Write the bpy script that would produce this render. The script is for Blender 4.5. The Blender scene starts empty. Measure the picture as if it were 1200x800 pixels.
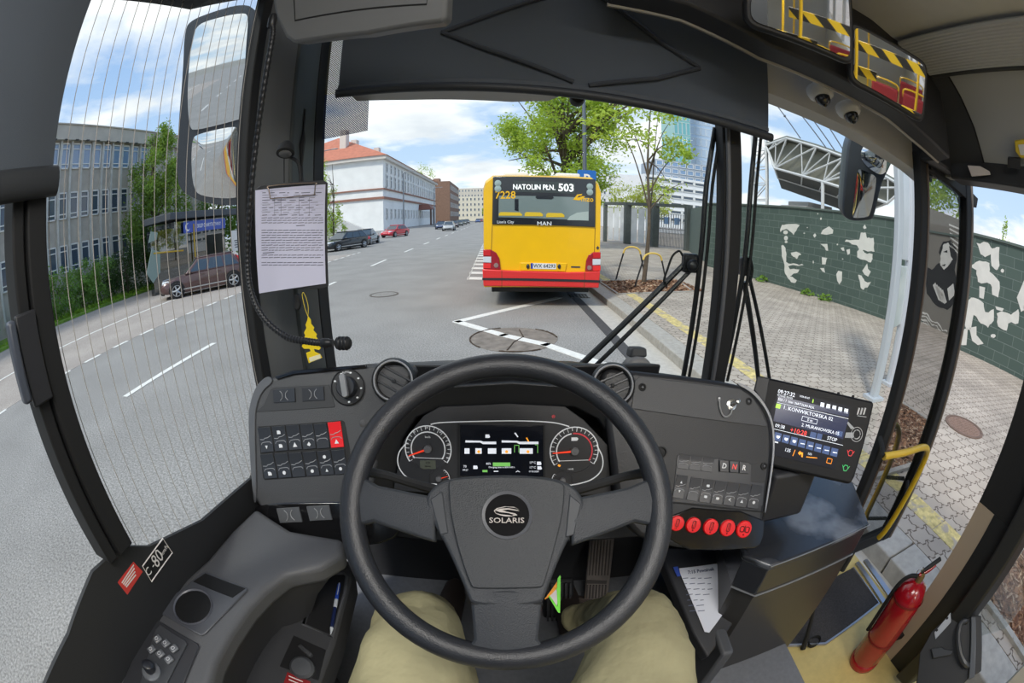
import bpy, bmesh, math, random
from math import sin, cos, pi, radians, hypot, asin, atan2, sqrt
from mathutils import Vector, Matrix, noise
# ------------------------------------------------------------------ basics
scene = bpy.context.scene
COL = scene.collection
H = 1.95                    # eye height above the road
F = 501.0                   # equisolid focal length in pixels of the 1200x800 frame
PITCH = radians(16.7)
RND = random.Random(7)
V = Vector

def W(x, y, z):             # z relative to the eye
    return V((x, y, z + H))

def ray(u, v):
    a = u - 600; b = 400 - v; r = max(hypot(a, b), 1e-9)
    th = 2 * asin(min(r / (2 * F), 1)); s = sin(th) / r
    x, z, y = a * s, b * s, cos(th)
    c, k = cos(PITCH), sin(PITCH)
    return V((x, c * y + k * z, -k * y + c * z))

def at(u, v, x=None, y=None, z=None, d=None):   # z = world height
    r = ray(u, v)
    if x is not None: t = x / r.x
    elif y is not None: t = y / r.y
    elif z is not None: t = (z - H) / r.z
    else: t = d
    return V((0, 0, H)) + r * t

RA = radians(-2.24)
RD = V((sin(RA), cos(RA), 0)); RN = V((cos(RA), -sin(RA), 0))
def road(p, a, z=0.0):      # metres across / along the road
    return RN * p + RD * a + V((0, 0, z))

class Pl:
    """a plane standing in the scene: origin, ex (to the right), ey (up), n (towards the viewer)"""
    def __init__(s, o, n, up=V((0, 0, 1))):
        s.o = V(o); s.n = V(n).normalized(); s.ex = V(up).cross(s.n).normalized(); s.ey = s.n.cross(s.ex).normalized()
    @staticmethod
    def three(tl, tr, bl):
        p = Pl(tl, (0, -1, 0)); p.ex = (tr - tl).normalized()
        p.n = (bl - tl).cross(tr - tl).normalized(); p.ey = p.n.cross(p.ex).normalized()
        return p
    def hit(s, u, v):
        r = ray(u, v); e = V((0, 0, H))
        return e + r * ((s.o - e).dot(s.n) / r.dot(s.n))
    def loc(s, u, v):
        d = s.hit(u, v) - s.o
        return d.dot(s.ex), d.dot(s.ey)
    def w(s, a, b, c=0.0):
        return s.o + s.ex * a + s.ey * b + s.n * c
    def mat(s, a, b, c=0.0, rot=0.0):
        R = Matrix((s.ex, s.ey, s.n)).transposed().to_4x4()
        R.translation = s.w(a, b, c)
        return R @ Matrix.Rotation(rot, 4, 'Z')

# ------------------------------------------------------------------ materials
MATS = {}
def lin(c):
    return tuple(((x / 255) / 12.92 if x / 255 <= .04045 else ((x / 255 + .055) / 1.055) ** 2.4) for x in c)
def M(name, rgb=(128, 128, 128), rough=.6, metal=0., spec=.5, noise_amt=0., nscale=20., bump=0., bscale=200., emit=0., coat=0., trans=0.):
    if name in MATS: return MATS[name]
    m = bpy.data.materials.new(name); m.use_nodes = True; MATS[name] = m
    nt = m.node_tree; b = nt.nodes['Principled BSDF']
    c = (*lin(rgb), 1)
    b.inputs['Base Color'].default_value = c; b.inputs['Roughness'].default_value = rough
    b.inputs['Metallic'].default_value = metal; b.inputs['Specular IOR Level'].default_value = spec
    if coat: b.inputs['Coat Weight'].default_value = coat; b.inputs['Coat Roughness'].default_value = .05
    if emit: b.inputs['Emission Color'].default_value = c; b.inputs['Emission Strength'].default_value = emit
    if trans: b.inputs['Transmission Weight'].default_value = trans
    tc = None
    if noise_amt or bump:
        tc = nt.nodes.new('ShaderNodeTexCoord')
    if noise_amt:
        n = nt.nodes.new('ShaderNodeTexNoise'); n.inputs['Scale'].default_value = nscale; n.inputs['Detail'].default_value = 6
        nt.links.new(tc.outputs['Object'], n.inputs['Vector'])
        r = nt.nodes.new('ShaderNodeMapRange'); r.inputs[1].default_value = .3; r.inputs[2].default_value = .7
        r.inputs[3].default_value = 1 - noise_amt; r.inputs[4].default_value = 1 + noise_amt
        nt.links.new(n.outputs['Fac'], r.inputs[0])
        mx = nt.nodes.new('ShaderNodeVectorMath'); mx.operation = 'SCALE'; mx.inputs[0].default_value = c[:3]
        nt.links.new(r.outputs[0], mx.inputs['Scale']); nt.links.new(mx.outputs[0], b.inputs['Base Color'])
    if bump:
        n2 = nt.nodes.new('ShaderNodeTexNoise'); n2.inputs['Scale'].default_value = bscale; n2.inputs['Detail'].default_value = 3
        nt.links.new(tc.outputs['Object'], n2.inputs['Vector'])
        bp = nt.nodes.new('ShaderNodeBump'); bp.inputs['Strength'].default_value = bump; bp.inputs['Distance'].default_value = .002
        nt.links.new(n2.outputs['Fac'], bp.inputs['Height']); nt.links.new(bp.outputs[0], b.inputs['Normal'])
    return m

def glass_mat(name, tint=(255, 255, 255), gloss=.06, rough=.0, facing=True):
    if name in MATS: return MATS[name]
    m = bpy.data.materials.new(name); m.use_nodes = True; MATS[name] = m
    nt = m.node_tree; nt.nodes.clear()
    o = nt.nodes.new('ShaderNodeOutputMaterial'); mix = nt.nodes.new('ShaderNodeMixShader')
    t = nt.nodes.new('ShaderNodeBsdfTransparent'); t.inputs[0].default_value = (*lin(tint), 1)
    g = nt.nodes.new('ShaderNodeBsdfGlossy'); g.inputs['Roughness'].default_value = rough
    nt.links.new(t.outputs[0], mix.inputs[1]); nt.links.new(g.outputs[0], mix.inputs[2])
    if facing:
        lw = nt.nodes.new('ShaderNodeLayerWeight'); lw.inputs[0].default_value = .12
        ml = nt.nodes.new('ShaderNodeMath'); ml.operation = 'MULTIPLY'; ml.inputs[1].default_value = gloss * 8
        nt.links.new(lw.outputs['Fresnel'], ml.inputs[0]); ml.use_clamp = True
        nt.links.new(ml.outputs[0], mix.inputs[0])
    else:
        mix.inputs[0].default_value = gloss
    nt.links.new(mix.outputs[0], o.inputs[0])
    return m

# ------------------------------------------------------------------ mesh builder
class MB:
    def __init__(s): s.bm = bmesh.new(); s.mi = 0
    def _f(s, vs):
        try:
            f = s.bm.faces.new(vs); f.material_index = s.mi; return f
        except ValueError: return None
    def prism(s, pts, vec):
        a = [s.bm.verts.new(p) for p in pts]; b = [s.bm.verts.new(V(p) + V(vec)) for p in pts]
        n = len(pts); s._f(a[::-1]); s._f(b)
        for i in range(n): s._f([a[i], a[(i + 1) % n], b[(i + 1) % n], b[i]])
        return s
    def loft(s, rings, cap=True, closed=True):
        vr = [[s.bm.verts.new(p) for p in r] for r in rings]
        n = len(vr[0])
        for i in range(len(vr) - 1):
            for j in range(n if closed else n - 1):
                s._f([vr[i][j], vr[i][(j + 1) % n], vr[i + 1][(j + 1) % n], vr[i + 1][j]])
        if cap and closed: s._f(vr[0][::-1]); s._f(vr[-1])
        return s
    def face(s, pts): s._f([s.bm.verts.new(p) for p in pts]); return s
    def box(s, c, d, R=None):
        x, y, z = d[0] / 2, d[1] / 2, d[2] / 2; c = V(c)
        q = [V(p) for p in ((-x, -y, -z), (x, -y, -z), (x, y, -z), (-x, y, -z))]
        if R is not None: return s.prism([c + R @ p for p in q], R @ V((0, 0, 2 * z)))
        return s.prism([c + p for p in q], (0, 0, 2 * z))
    def slab(s, pl, px, h, h0=0.):          # polygon of photo points on a plane, raised by h
        pts = [pl.w(*pl.loc(*p), h0) for p in px]
        return s.prism(pts, pl.n * h)
    def lslab(s, pl, ab, h, h0=0.):
        return s.prism([pl.w(a, b, h0) for a, b in ab], pl.n * h)
    def tube(s, pts, r, n=8, cap=True, closed=False):
        pts = [V(p) for p in pts]; k = len(pts)
        rr = r if isinstance(r, (list, tuple)) else [r] * k
        rings = []; prev = None
        for i, p in enumerate(pts):
            if closed: t = pts[(i + 1) % k] - pts[i - 1]
            else: t = pts[min(i + 1, k - 1)] - pts[max(i - 1, 0)]
            t = t.normalized() if t.length > 1e-9 else V((0, 0, 1))
            if prev is None:
                up = V((0, 0, 1)) if abs(t.z) < .9 else V((1, 0, 0))
                u = t.cross(up).normalized()
            else:
                u = prev - t * prev.dot(t)
                u = u.normalized() if u.length > 1e-6 else t.orthogonal().normalized()
            prev = u; w = t.cross(u)
            rings.append([p + (u * cos(2 * pi * j / n) + w * sin(2 * pi * j / n)) * rr[i] for j in range(n)])
        if closed:
            rings.append(rings[0]); return s.loft(rings, cap=False)
        return s.loft(rings, cap=cap)
    def cyl(s, p0, p1, r0, r1=None, n=20): return s.tube([p0, p1], [r0, r0 if r1 is None else r1], n)
    def lathe(s, o, ax, prof, n=28, cap=True):
        ax = V(ax).normalized(); u = ax.orthogonal().normalized(); w = ax.cross(u)
        rings = [[V(o) + ax * h + (u * cos(2 * pi * j / n) + w * sin(2 * pi * j / n)) * max(r, 1e-5) for j in range(n)] for r, h in prof]
        return s.loft(rings, cap=cap)
    def ball(s, c, r, n=12, sc=(1, 1, 1), R=None):
        m = Matrix.Translation(V(c)) @ (R.to_4x4() if R is not None else Matrix.Identity(4)) @ Matrix.Diagonal((*[q * r for q in sc], 1))
        g = bmesh.ops.create_uvsphere(s.bm, u_segments=n * 2, v_segments=n, radius=1, matrix=m)
        for v in g['verts']:
            for f in v.link_faces: f.material_index = s.mi
        return s
    def text(s, body, mat4, size, align='CENTER', ext=.0004, bold=0., sx=1.):
        cu = bpy.data.curves.new('t', 'FONT'); cu.body = body; cu.size = size * .78; cu.align_x = align; cu.align_y = 'CENTER'
        cu.extrude = ext; cu.offset = bold * size; cu.resolution_u = 2
        o = bpy.data.objects.new('t', cu); COL.objects.link(o)
        bpy.context.view_layer.update()
        dg = bpy.context.evaluated_depsgraph_get()
        me = bpy.data.meshes.new_from_object(o.evaluated_get(dg))
        mt = mat4 @ Matrix.Diagonal((sx, 1, 1, 1))
        vs = [s.bm.verts.new(mt @ v.co) for v in me.vertices]
        for p in me.polygons: s._f([vs[i] for i in p.vertices])
        bpy.data.objects.remove(o); bpy.data.curves.remove(cu); bpy.data.meshes.remove(me)
        return s
    def build(s, name, mat, parent=None, bevel=0., seg=2, smooth=38, tri=True, recalc=True, sub=0):
        if recalc: bmesh.ops.recalc_face_normals(s.bm, faces=s.bm.faces)
        if tri:
            big = [f for f in s.bm.faces if len(f.verts) > 4]
            if big and not bevel: bmesh.ops.triangulate(s.bm, faces=big)
        me = bpy.data.meshes.new(name); s.bm.to_mesh(me); s.bm.free()
        for m in (mat if isinstance(mat, (list, tuple)) else [mat]): me.materials.append(m)
        if smooth:
            me.polygons.foreach_set('use_smooth', [True] * len(me.polygons))
            me.set_sharp_from_angle(angle=radians(smooth))
        o = bpy.data.objects.new(name, me); COL.objects.link(o)
        if bevel:
            b = o.modifiers.new('edge', 'BEVEL'); b.width = bevel; b.segments = seg; b.limit_method = 'ANGLE'; b.angle_limit = radians(35)
        if sub:
            b = o.modifiers.new('sub', 'SUBSURF'); b.levels = sub; b.render_levels = sub
        if parent is not None: adopt(o, parent)
        return o

def build_each(mb, name, mat, parent, **k):      # every loose piece becomes a part of its own
    bm = mb.bm; bm.verts.index_update(); bm.verts.ensure_lookup_table(); seen = set(); out = []
    for v0 in bm.verts:
        if v0.index in seen: continue
        comp, st = [], [v0]; seen.add(v0.index)
        while st:
            v = st.pop(); comp.append(v)
            for e in v.link_edges:
                w = e.other_vert(v)
                if w.index not in seen: seen.add(w.index); st.append(w)
        q = MB(); mp = {v.index: q.bm.verts.new(v.co) for v in comp}
        for f in {f for v in comp for f in v.link_faces}: q._f([mp[v.index] for v in f.verts])
        out.append(q.build(name, mat, parent, **k))
    bm.free(); return out
def mw(o):
    m = o.matrix_basis.copy()
    return m if o.parent is None else mw(o.parent) @ o.matrix_parent_inverse @ m
def adopt(o, parent):                   # keeps the mesh where it is
    o.parent = parent; o.matrix_parent_inverse = mw(parent).inverted()
def thing(name, label, cat, loc=(0, 0, 0), group=None):
    o = bpy.data.objects.new(name, None); COL.objects.link(o); o.location = loc; o.empty_display_size = .05
    return tag(o, label, cat, group)
def tag(o, label, cat, group=None, kind=None):
    o['label'] = label; o['category'] = cat
    if group: o['group'] = group
    if kind: o['kind'] = kind
    return o
def struct(o, label=None):
    o['kind'] = 'structure'
    if label: o['label'] = label
    return o
def dup(root, label=None, loc=None, rotz=None):
    def cp(o, par):
        c = o.copy(); COL.objects.link(c)
        if par is not None: c.parent = par; c.matrix_parent_inverse = o.matrix_parent_inverse.copy()
        for ch in o.children: cp(ch, c)
        return c
    r = cp(root, None)
    if label: r['label'] = label
    if loc is not None: r.location = loc
    if rotz is not None: r.rotation_euler = (0, 0, rotz)
    return r

def rr(cx, cy, w, h, r, k=4):           # rounded rectangle outline
    out = []
    for sx, sy, a0 in ((1, 1, 0), (-1, 1, 90), (-1, -1, 180), (1, -1, 270)):
        for i in range(k + 1):
            a = radians(a0 + 90 * i / k)
            out.append((cx + sx * (w / 2 - r) + r * cos(a), cy + sy * (h / 2 - r) + r * sin(a)))
    return out
def circ(cx, cy, rx, ry=None, n=24, a0=0, a1=360):
    ry = rx if ry is None else ry
    return [(cx + rx * cos(radians(a0 + (a1 - a0) * i / n)), cy + ry * sin(radians(a0 + (a1 - a0) * i / n))) for i in range(n)]
def chaikin(pts, n=2):
    for _ in range(n):
        out = []
        for i in range(len(pts)):
            a, b = pts[i], pts[(i + 1) % len(pts)]
            out += [(a[0] * .75 + b[0] * .25, a[1] * .75 + b[1] * .25), (a[0] * .25 + b[0] * .75, a[1] * .25 + b[1] * .75)]
        pts = out
    return pts
def smooth_path(pts, k=6):
    pts = [V(p) for p in pts]; out = []
    for i in range(len(pts) - 1):
        p0, p1, p2, p3 = pts[max(i - 1, 0)], pts[i], pts[i + 1], pts[min(i + 2, len(pts) - 1)]
        for j in range(k):
            t = j / k
            out.append(.5 * ((2 * p1) + (p2 - p0) * t + (2 * p0 - 5 * p1 + 4 * p2 - p3) * t * t + (3 * p1 - p0 - 3 * p2 + p3) * t ** 3))
    out.append(pts[-1]); return out
# ------------------------------------------------------------------ world, sun, camera
def make_world():
    w = bpy.data.worlds.new('sky'); scene.world = w; w.use_nodes = True
    nt = w.node_tree; nt.nodes.clear(); L = nt.links.new
    def N(t): return nt.nodes.new('ShaderNode' + t)
    tc = N('TexCoord'); sep = N('SeparateXYZ'); L(tc.outputs['Generated'], sep.inputs[0])
    mx = N('Math'); mx.operation = 'MAXIMUM'; mx.inputs[1].default_value = .0; L(sep.outputs['Z'], mx.inputs[0])
    ad = N('Math'); ad.operation = 'ADD'; ad.inputs[1].default_value = .16; L(mx.outputs[0], ad.inputs[0])
    inv = N('Math'); inv.operation = 'DIVIDE'; inv.inputs[0].default_value = 1; L(ad.outputs[0], inv.inputs[1])
    sc = N('VectorMath'); sc.operation = 'SCALE'; L(tc.outputs['Generated'], sc.inputs[0]); L(inv.outputs[0], sc.inputs['Scale'])
    mp = N('Mapping'); mp.inputs['Location'].default_value = SKYOFF; mp.inputs['Scale'].default_value = (.55, .55, 1.3); L(sc.outputs[0], mp.inputs[0])
    n = N('TexNoise'); n.inputs['Scale'].default_value = 1.5; n.inputs['Detail'].default_value = 9; n.inputs['Roughness'].default_value = .55
    n.inputs['Distortion'].default_value = .25; L(mp.outputs[0], n.inputs['Vector'])
    cr = N('ValToRGB'); cr.color_ramp.elements[0].position = .475; cr.color_ramp.elements[1].position = .575
    L(n.outputs['Fac'], cr.inputs[0])
    sky = N('ValToRGB'); e = sky.color_ramp.elements
    e[0].position = 0; e[0].color = (*lin((196, 218, 240)), 1); e[1].position = .75; e[1].color = (*lin((88, 142, 210)), 1)
    L(mx.outputs[0], sky.inputs[0])
    n2 = N('TexNoise'); n2.inputs['Scale'].default_value = 2.6; n2.inputs['Detail'].default_value = 7; L(mp.outputs[0], n2.inputs['Vector'])
    cl = N('ValToRGB'); c = cl.color_ramp.elements
    c[0].position = .32; c[0].color = (.66, .70, .76, 1); c[1].position = .62; c[1].color = (1.0, 1.0, 1.0, 1)
    L(n2.outputs['Fac'], cl.inputs[0])
    mix = N('Mix'); mix.data_type = 'RGBA'; L(cr.outputs[0], mix.inputs[0]); L(sky.outputs[0], mix.inputs[6]); L(cl.outputs[0], mix.inputs[7])
    bg = N('Background'); bg.inputs[1].default_value = SKYSTR; L(mix.outputs[2], bg.inputs[0])
    o = N('OutputWorld'); L(bg.outputs[0], o.inputs[0])
SKYOFF = (.35, 1.1, 0.); SKYSTR = 1.06
make_world()
sd = bpy.data.lights.new('sun', 'SUN'); sd.energy = 2.3; sd.angle = radians(9); sd.color = (1., .95, .87)
so = bpy.data.objects.new('sun', sd); COL.objects.link(so)
so.rotation_euler = V((.42, .55, -.72)).to_track_quat('-Z', 'Y').to_euler()     # light travels this way

cam = bpy.data.cameras.new('camera'); co = bpy.data.objects.new('camera', cam); COL.objects.link(co); scene.camera = co
co.location = (0, 0, H); co.rotation_euler = (radians(90) - PITCH, 0, 0)
cam.type = 'PANO'; cam.sensor_width = 36; cam.sensor_height = 24; cam.clip_start = .01; cam.clip_end = 3000
for tgt in (cam, getattr(cam, 'cycles', None)):
    try:
        tgt.panorama_type = 'FISHEYE_EQUISOLID'; tgt.fisheye_lens = F / 1200 * 36; tgt.fisheye_fov = radians(210)
    except Exception: pass
vs = scene.view_settings; scene.display_settings.display_device = 'sRGB'
vs.view_transform = 'Standard'; vs.look = 'None'; vs.gamma = 1; vs.use_curve_mapping = False; vs.exposure = .3
cy = scene.cycles; cy.max_bounces = 10; cy.diffuse_bounces = 6; cy.glossy_bounces = 5; cy.transparent_max_bounces = 24
cy.transmission_bounces = 4; cy.caustics_reflective = False; cy.caustics_refractive = False; cy.sample_clamp_indirect = 6
cy.use_denoising = True

# ------------------------------------------------------------------ ground
def asphalt(name, rgb, amt=.42):
    m = M(name, rgb, .85, spec=.25, noise_amt=amt, nscale=42, bump=.8, bscale=60)
    nt = m.node_tree; b = nt.nodes['Principled BSDF']; tc = nt.nodes.new('ShaderNodeTexCoord')
    n = nt.nodes.new('ShaderNodeTexNoise'); n.inputs['Scale'].default_value = .8; n.inputs['Detail'].default_value = 5
    nt.links.new(tc.outputs['Object'], n.inputs['Vector'])
    r = nt.nodes.new('ShaderNodeMapRange'); r.inputs[1].default_value = .3; r.inputs[2].default_value = .7; r.inputs[3].default_value = .88; r.inputs[4].default_value = 1.1
    nt.links.new(n.outputs[0], r.inputs[0])
    old = b.inputs['Base Color'].links[0].from_socket
    mx = nt.nodes.new('ShaderNodeVectorMath'); mx.operation = 'SCALE'
    nt.links.new(old, mx.inputs[0]); nt.links.new(r.outputs[0], mx.inputs['Scale']); nt.links.new(mx.outputs[0], b.inputs['Base Color'])
    return m
ASPH = asphalt('asphalt', (148, 146, 143))
PARK = asphalt('parking_asphalt', (168, 160, 153))
def paver_mat(name, c1, c2, mortar, w=.22, h=.17, wave=.014):
    m = M(name, c1, .85, spec=.25)
    nt = m.node_tree; b = nt.nodes['Principled BSDF']; L = nt.links.new
    tc = nt.nodes.new('ShaderNodeTexCoord'); mp = nt.nodes.new('ShaderNodeMapping'); mp.inputs['Rotation'].default_value = (0, 0, radians(9.5))
    L(tc.outputs['Object'], mp.inputs[0])
    # toothed interlocking edges: shift the lookup by a zigzag of the coordinates
    sep = nt.nodes.new('ShaderNodeSeparateXYZ'); L(mp.outputs[0], sep.inputs[0])
    comb = nt.nodes.new('ShaderNodeCombineXYZ')
    for src, dst, per in (('Y', 'X', h), ('X', 'Y', w / 2)):
        k = nt.nodes.new('ShaderNodeMath'); k.operation = 'PINGPONG'; k.inputs[1].default_value = per / 2; L(sep.outputs[src], k.inputs[0])
        q = nt.nodes.new('ShaderNodeMapRange'); q.inputs[1].default_value = per * .19; q.inputs[2].default_value = per * .31; L(k.outputs[0], q.inputs[0])
        q2 = nt.nodes.new('ShaderNodeMath'); q2.operation = 'MULTIPLY_ADD'; q2.inputs[1].default_value = wave * 2; L(q.outputs[0], q2.inputs[0]); L(sep.outputs[dst], q2.inputs[2])
        L(q2.outputs[0], comb.inputs[dst])
    br = nt.nodes.new('ShaderNodeTexBrick'); br.inputs['Scale'].default_value = 1
    br.inputs['Brick Width'].default_value = w; br.inputs['Row Height'].default_value = h; br.inputs['Mortar Size'].default_value = .009
    br.inputs['Mortar Smooth'].default_value = .3
    br.inputs['Color1'].default_value = (*lin(c1), 1); br.inputs['Color2'].default_value = (*lin(c2), 1); br.inputs['Mortar'].default_value = (*lin(mortar), 1)
    L(comb.outputs[0], br.inputs['Vector'])
    n = nt.nodes.new('ShaderNodeTexNoise'); n.inputs['Scale'].default_value = 1.3; n.inputs['Detail'].default_value = 8; L(tc.outputs['Object'], n.inputs['Vector'])
    r = nt.nodes.new('ShaderNodeMapRange'); r.inputs[1].default_value = .3; r.inputs[2].default_value = .7; r.inputs[3].default_value = .82; r.inputs[4].default_value = 1.15
    L(n.outputs[0], r.inputs[0])
    mx = nt.nodes.new('ShaderNodeVectorMath'); mx.operation = 'SCALE'; L(br.outputs['Color'], mx.inputs[0]); L(r.outputs[0], mx.inputs['Scale']); L(mx.outputs[0], b.inputs['Base Color'])
    bp = nt.nodes.new('ShaderNodeBump'); bp.inputs['Strength'].default_value = .6; bp.inputs['Distance'].default_value = .006; bp.invert = True
    L(br.outputs['Fac'], bp.inputs['Height']); L(bp.outputs[0], b.inputs['Normal'])
    return m
PAVE = paver_mat('pavers', (184, 174, 161), (170, 160, 148), (112, 101, 91))
KERBM = M('kerb_concrete', (168, 164, 156), .9, noise_amt=.14, nscale=14, bump=.5, bscale=80)
GRASS = M('grass', (104, 138, 48), .9, noise_amt=.35, nscale=9, bump=1, bscale=60)
WHITEP = M('road_paint', (228, 227, 222), .75, noise_amt=.08, nscale=12)
YELP = M('worn_yellow_paint', (206, 188, 126), .85, noise_amt=.34, nscale=16)

_nt = YELP.node_tree; _b = _nt.nodes['Principled BSDF']; _tc = _nt.nodes.new('ShaderNodeTexCoord'); _n = _nt.nodes.new('ShaderNodeTexNoise'); _n.inputs['Scale'].default_value = 6.5; _n.inputs['Detail'].default_value = 9
_nt.links.new(_tc.outputs['Object'], _n.inputs[0]); _r = _nt.nodes.new('ShaderNodeMapRange'); _r.inputs[1].default_value = .53; _r.inputs[2].default_value = .62; _nt.links.new(_n.outputs[0], _r.inputs[0])
_m = _nt.nodes.new('ShaderNodeMix'); _m.data_type = 'RGBA'; _m.inputs[7].default_value = (*lin((172, 160, 144)), 1); _old = _b.inputs['Base Color'].links[0].from_socket
_nt.links.new(_r.outputs[0], _m.inputs[0]); _nt.links.new(_old, _m.inputs[6]); _nt.links.new(_m.outputs[2], _b.inputs['Base Color'])
def poly_obj(name, pts, thick, mat, **k):
    mb = MB(); mb.prism([V(p) - V((0, 0, thick)) for p in pts], (0, 0, thick)); return mb.build(name, mat, smooth=0, **k)
r_ = poly_obj('road', [road(-45, -120), road(2.5, -120), road(2.5, 330), road(-45, 330)], .3, ASPH); struct(r_)
r_ = poly_obj('ground', [V((-400, -300, -.06)), V((400, -300, -.06)), V((400, 600, -.06)), V((-400, 600, -.06))], .3, M('far_ground', (140, 138, 130), .95, noise_amt=.2, nscale=.3)); struct(r_)
r_ = poly_obj('pavement', [road(2.86, -60, .15), road(30, -60, .15), road(30, 120, .15), road(2.86, 120, .15)], .3, PAVE); struct(r_)
mb = MB()                                        # kerb stones
a = -24.
while a < 60:
    mb.box((0, 0, 0), (.01, .01, .01)) if False else None
    o = road(2.68, a + .49, .0)
    mb.prism([road(2.51, a, -.1), road(2.86, a, -.1), road(2.86, a + .985, -.1), road(2.51, a + .985, -.1)], (0, 0, .25)); a += 1.
struct(mb.build('kerb', KERBM, smooth=0, bevel=.012))
r_ = poly_obj('gutter_strip', [road(2.0, -60, .006), road(2.51, -60, .006), road(2.51, 60, .006), road(2.0, 60, .006)], .05, M('gutter', (186, 182, 174), .9, noise_amt=.1, nscale=12)); struct(r_)
r_ = poly_obj('asphalt_seam', [road(1.86, -60, .008), road(2.06, -60, .008), road(2.06, 60, .008), road(1.86, 60, .008)], .05, M('tar', (72, 71, 72), .8, noise_amt=.2, nscale=20)); struct(r_)
r_ = poly_obj('parking_strip', [road(-17.9, -60, .004), road(-8.95, -60, .004), road(-8.95, 26, .004), road(-17.9, 26, .004)], .05, PARK); struct(r_)
r_ = poly_obj('grass_verge', [road(-21.7, -40, .1), road(-18.2, -40, .1), road(-18.2, 27, .1), road(-21.7, 27, .1)], .2, GRASS); r_['kind'] = 'structure'
# painted lines: one object per line of the marking
def stripes(name, segs, mat=WHITEP, h=.004):
    mb = MB()
    for (p, a0, a1, w) in segs:
        mb.prism([road(p - w / 2, a0, .004), road(p + w / 2, a0, .004), road(p + w / 2, a1, .004), road(p - w / 2, a1, .004)], (0, 0, h))
    return struct(mb.build(name, mat, smooth=0))
stripes('parking_line', [(-12.3, -60, 26, .13)])
stripes('lane_edge_line', [(-8.93, 4.2 + 1.07 * i, 4.2 + 1.07 * i + .56, .13) for i in range(-30, 22)])
stripes('lane_centre_line', [(-5.5, 3.9 + 7.2 * i, 3.9 + 7.2 * i + 2.7, .13) for i in range(-9, 20)])
stripes('bus_lane_line', [(-.86, 13.2, 60, .02)] )
mb = MB()
for i in range(14):
    a0 = 13.3 + i * 1.35
    mb.prism([road(-.9, a0, .004), road(-.42, a0 - .1, .004), road(-.42, a0 + .45, .004), road(-.9, a0 + .55, .004)], (0, 0, .004))
struct(mb.build('ladder_marking', WHITEP, smooth=0))
mb = MB()                                        # zigzag marking
zg = [at(u, v, z=0) for u, v in ((654, 349), (536, 377), (590, 393), (640, 404), (706, 427), (800, 480))]
for i in range(len(zg) - 1):
    d = (zg[i + 1] - zg[i]).normalized(); s = V((-d.y, d.x, 0)) * .085
    mb.prism([zg[i] - s - d * .05, zg[i + 1] - s + d * .05, zg[i + 1] + s + d * .05, zg[i] + s - d * .05], (0, 0, .009))
struct(mb.build('zigzag_marking', WHITEP, smooth=0))
mb = MB(); k = -15.
while k < 26:                                     # worn yellow safety strip along the kerb
    mb.prism([road(3.17, k, .15), road(3.42, k, .15), road(3.42, k + .39, .15), road(3.17, k + .39, .15)], (0, 0, .004)); k += .4
struct(mb.build('safety_strip', YELP, smooth=0))
# manholes and the sunken patch
def manhole(name, label, c, r, rim, lid, ang=0):
    t = thing(name, label, 'manhole', c)
    mb = MB(); mb.lathe(c + V((0, 0, .001)), (0, 0, 1), [(r * .86, 0), (r, 0), (r, .012), (r * .86, .012), (r * .86, 0)], 40, cap=False); mb.build('rim', rim, t)
    mb = MB(); mb.lathe(c + V((0, 0, .001)), (0, 0, 1), [(0.001, 0), (r * .85, 0), (r * .85, .006), (.001, .006)], 40)
    for i in range(-5, 6):
        for j in range(-5, 6):
            if hypot(i, j) < 5.2: mb.box(c + V((i * r * .145, j * r * .145, .009)), (r * .08, r * .08, .006))
    mb.build('lid', lid, t); return t
IRON = M('cast_iron', (104, 98, 92), .7, metal=.3, noise_amt=.2, nscale=30)
manhole('manhole_cover', 'round manhole cover in the asphalt of the lane ahead', at(450, 345, z=0), .4, IRON, M('grey_lid', (150, 148, 145), .8, noise_amt=.2))
manhole('manhole_cover', 'round rusty manhole cover set in the paving by the mural wall', at(1130, 500, z=.15), .36, M('rusty_rim', (112, 92, 80), .8, noise_amt=.2), M('rusty_lid', (136, 112, 98), .8, noise_amt=.25, nscale=40))
pc = at(602, 397, z=0)
t = thing('sunken_patch', 'cracked round asphalt patch sunk in the road behind the yellow bus', 'patch', pc)
mb = MB(); mb.prism([pc + V((.72 * cos(q) * (1 + .05 * sin(3 * q)), .70 * sin(q), .001)) for q in [2 * pi * i / 40 for i in range(40)]], (0, 0, .004)); mb.build('patch_surface', M('patch_asphalt', (128, 120, 112), .9, noise_amt=.28, nscale=7), t)
mb = MB()
for a0, a1 in ((1.9, 3.9), (.1, 1.0), (4.4, 5.3)):
    mb.tube([pc + V((.71 * cos(a0 + (a1 - a0) * i / 12), .69 * sin(a0 + (a1 - a0) * i / 12), .006)) for i in range(13)], [.01 + .012 * RND.random() for i in range(13)], 5)
mb.tube([pc + V((-.1, -.62, .006)), pc + V((.0, -.2, .006)), pc + V((.16, .1, .006)), pc + V((.1, .55, .006))], .012, 5)
mb.build('crack', M('crack', (70, 58, 48), .95), t)
dr = at(678, 347, z=0)
t = thing('storm_drain', 'small slotted storm drain grate at the kerb behind the yellow bus', 'drain', dr)
mb = MB()
for i in range(6): mb.box(dr + V((-.2 + i * .08, 0, .01)), (.035, .5, .02))
mb.box(dr + V((0, .26, .01)), (.5, .03, .02)); mb.box(dr + V((0, -.26, .01)), (.5, .03, .02)); mb.build('grate', IRON, t)
mb = MB(); mb.box(dr + V((0, 0, .003)), (.46, .5, .004)); mb.build('sump', M('sump', (92, 92, 60), .9), t)

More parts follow.
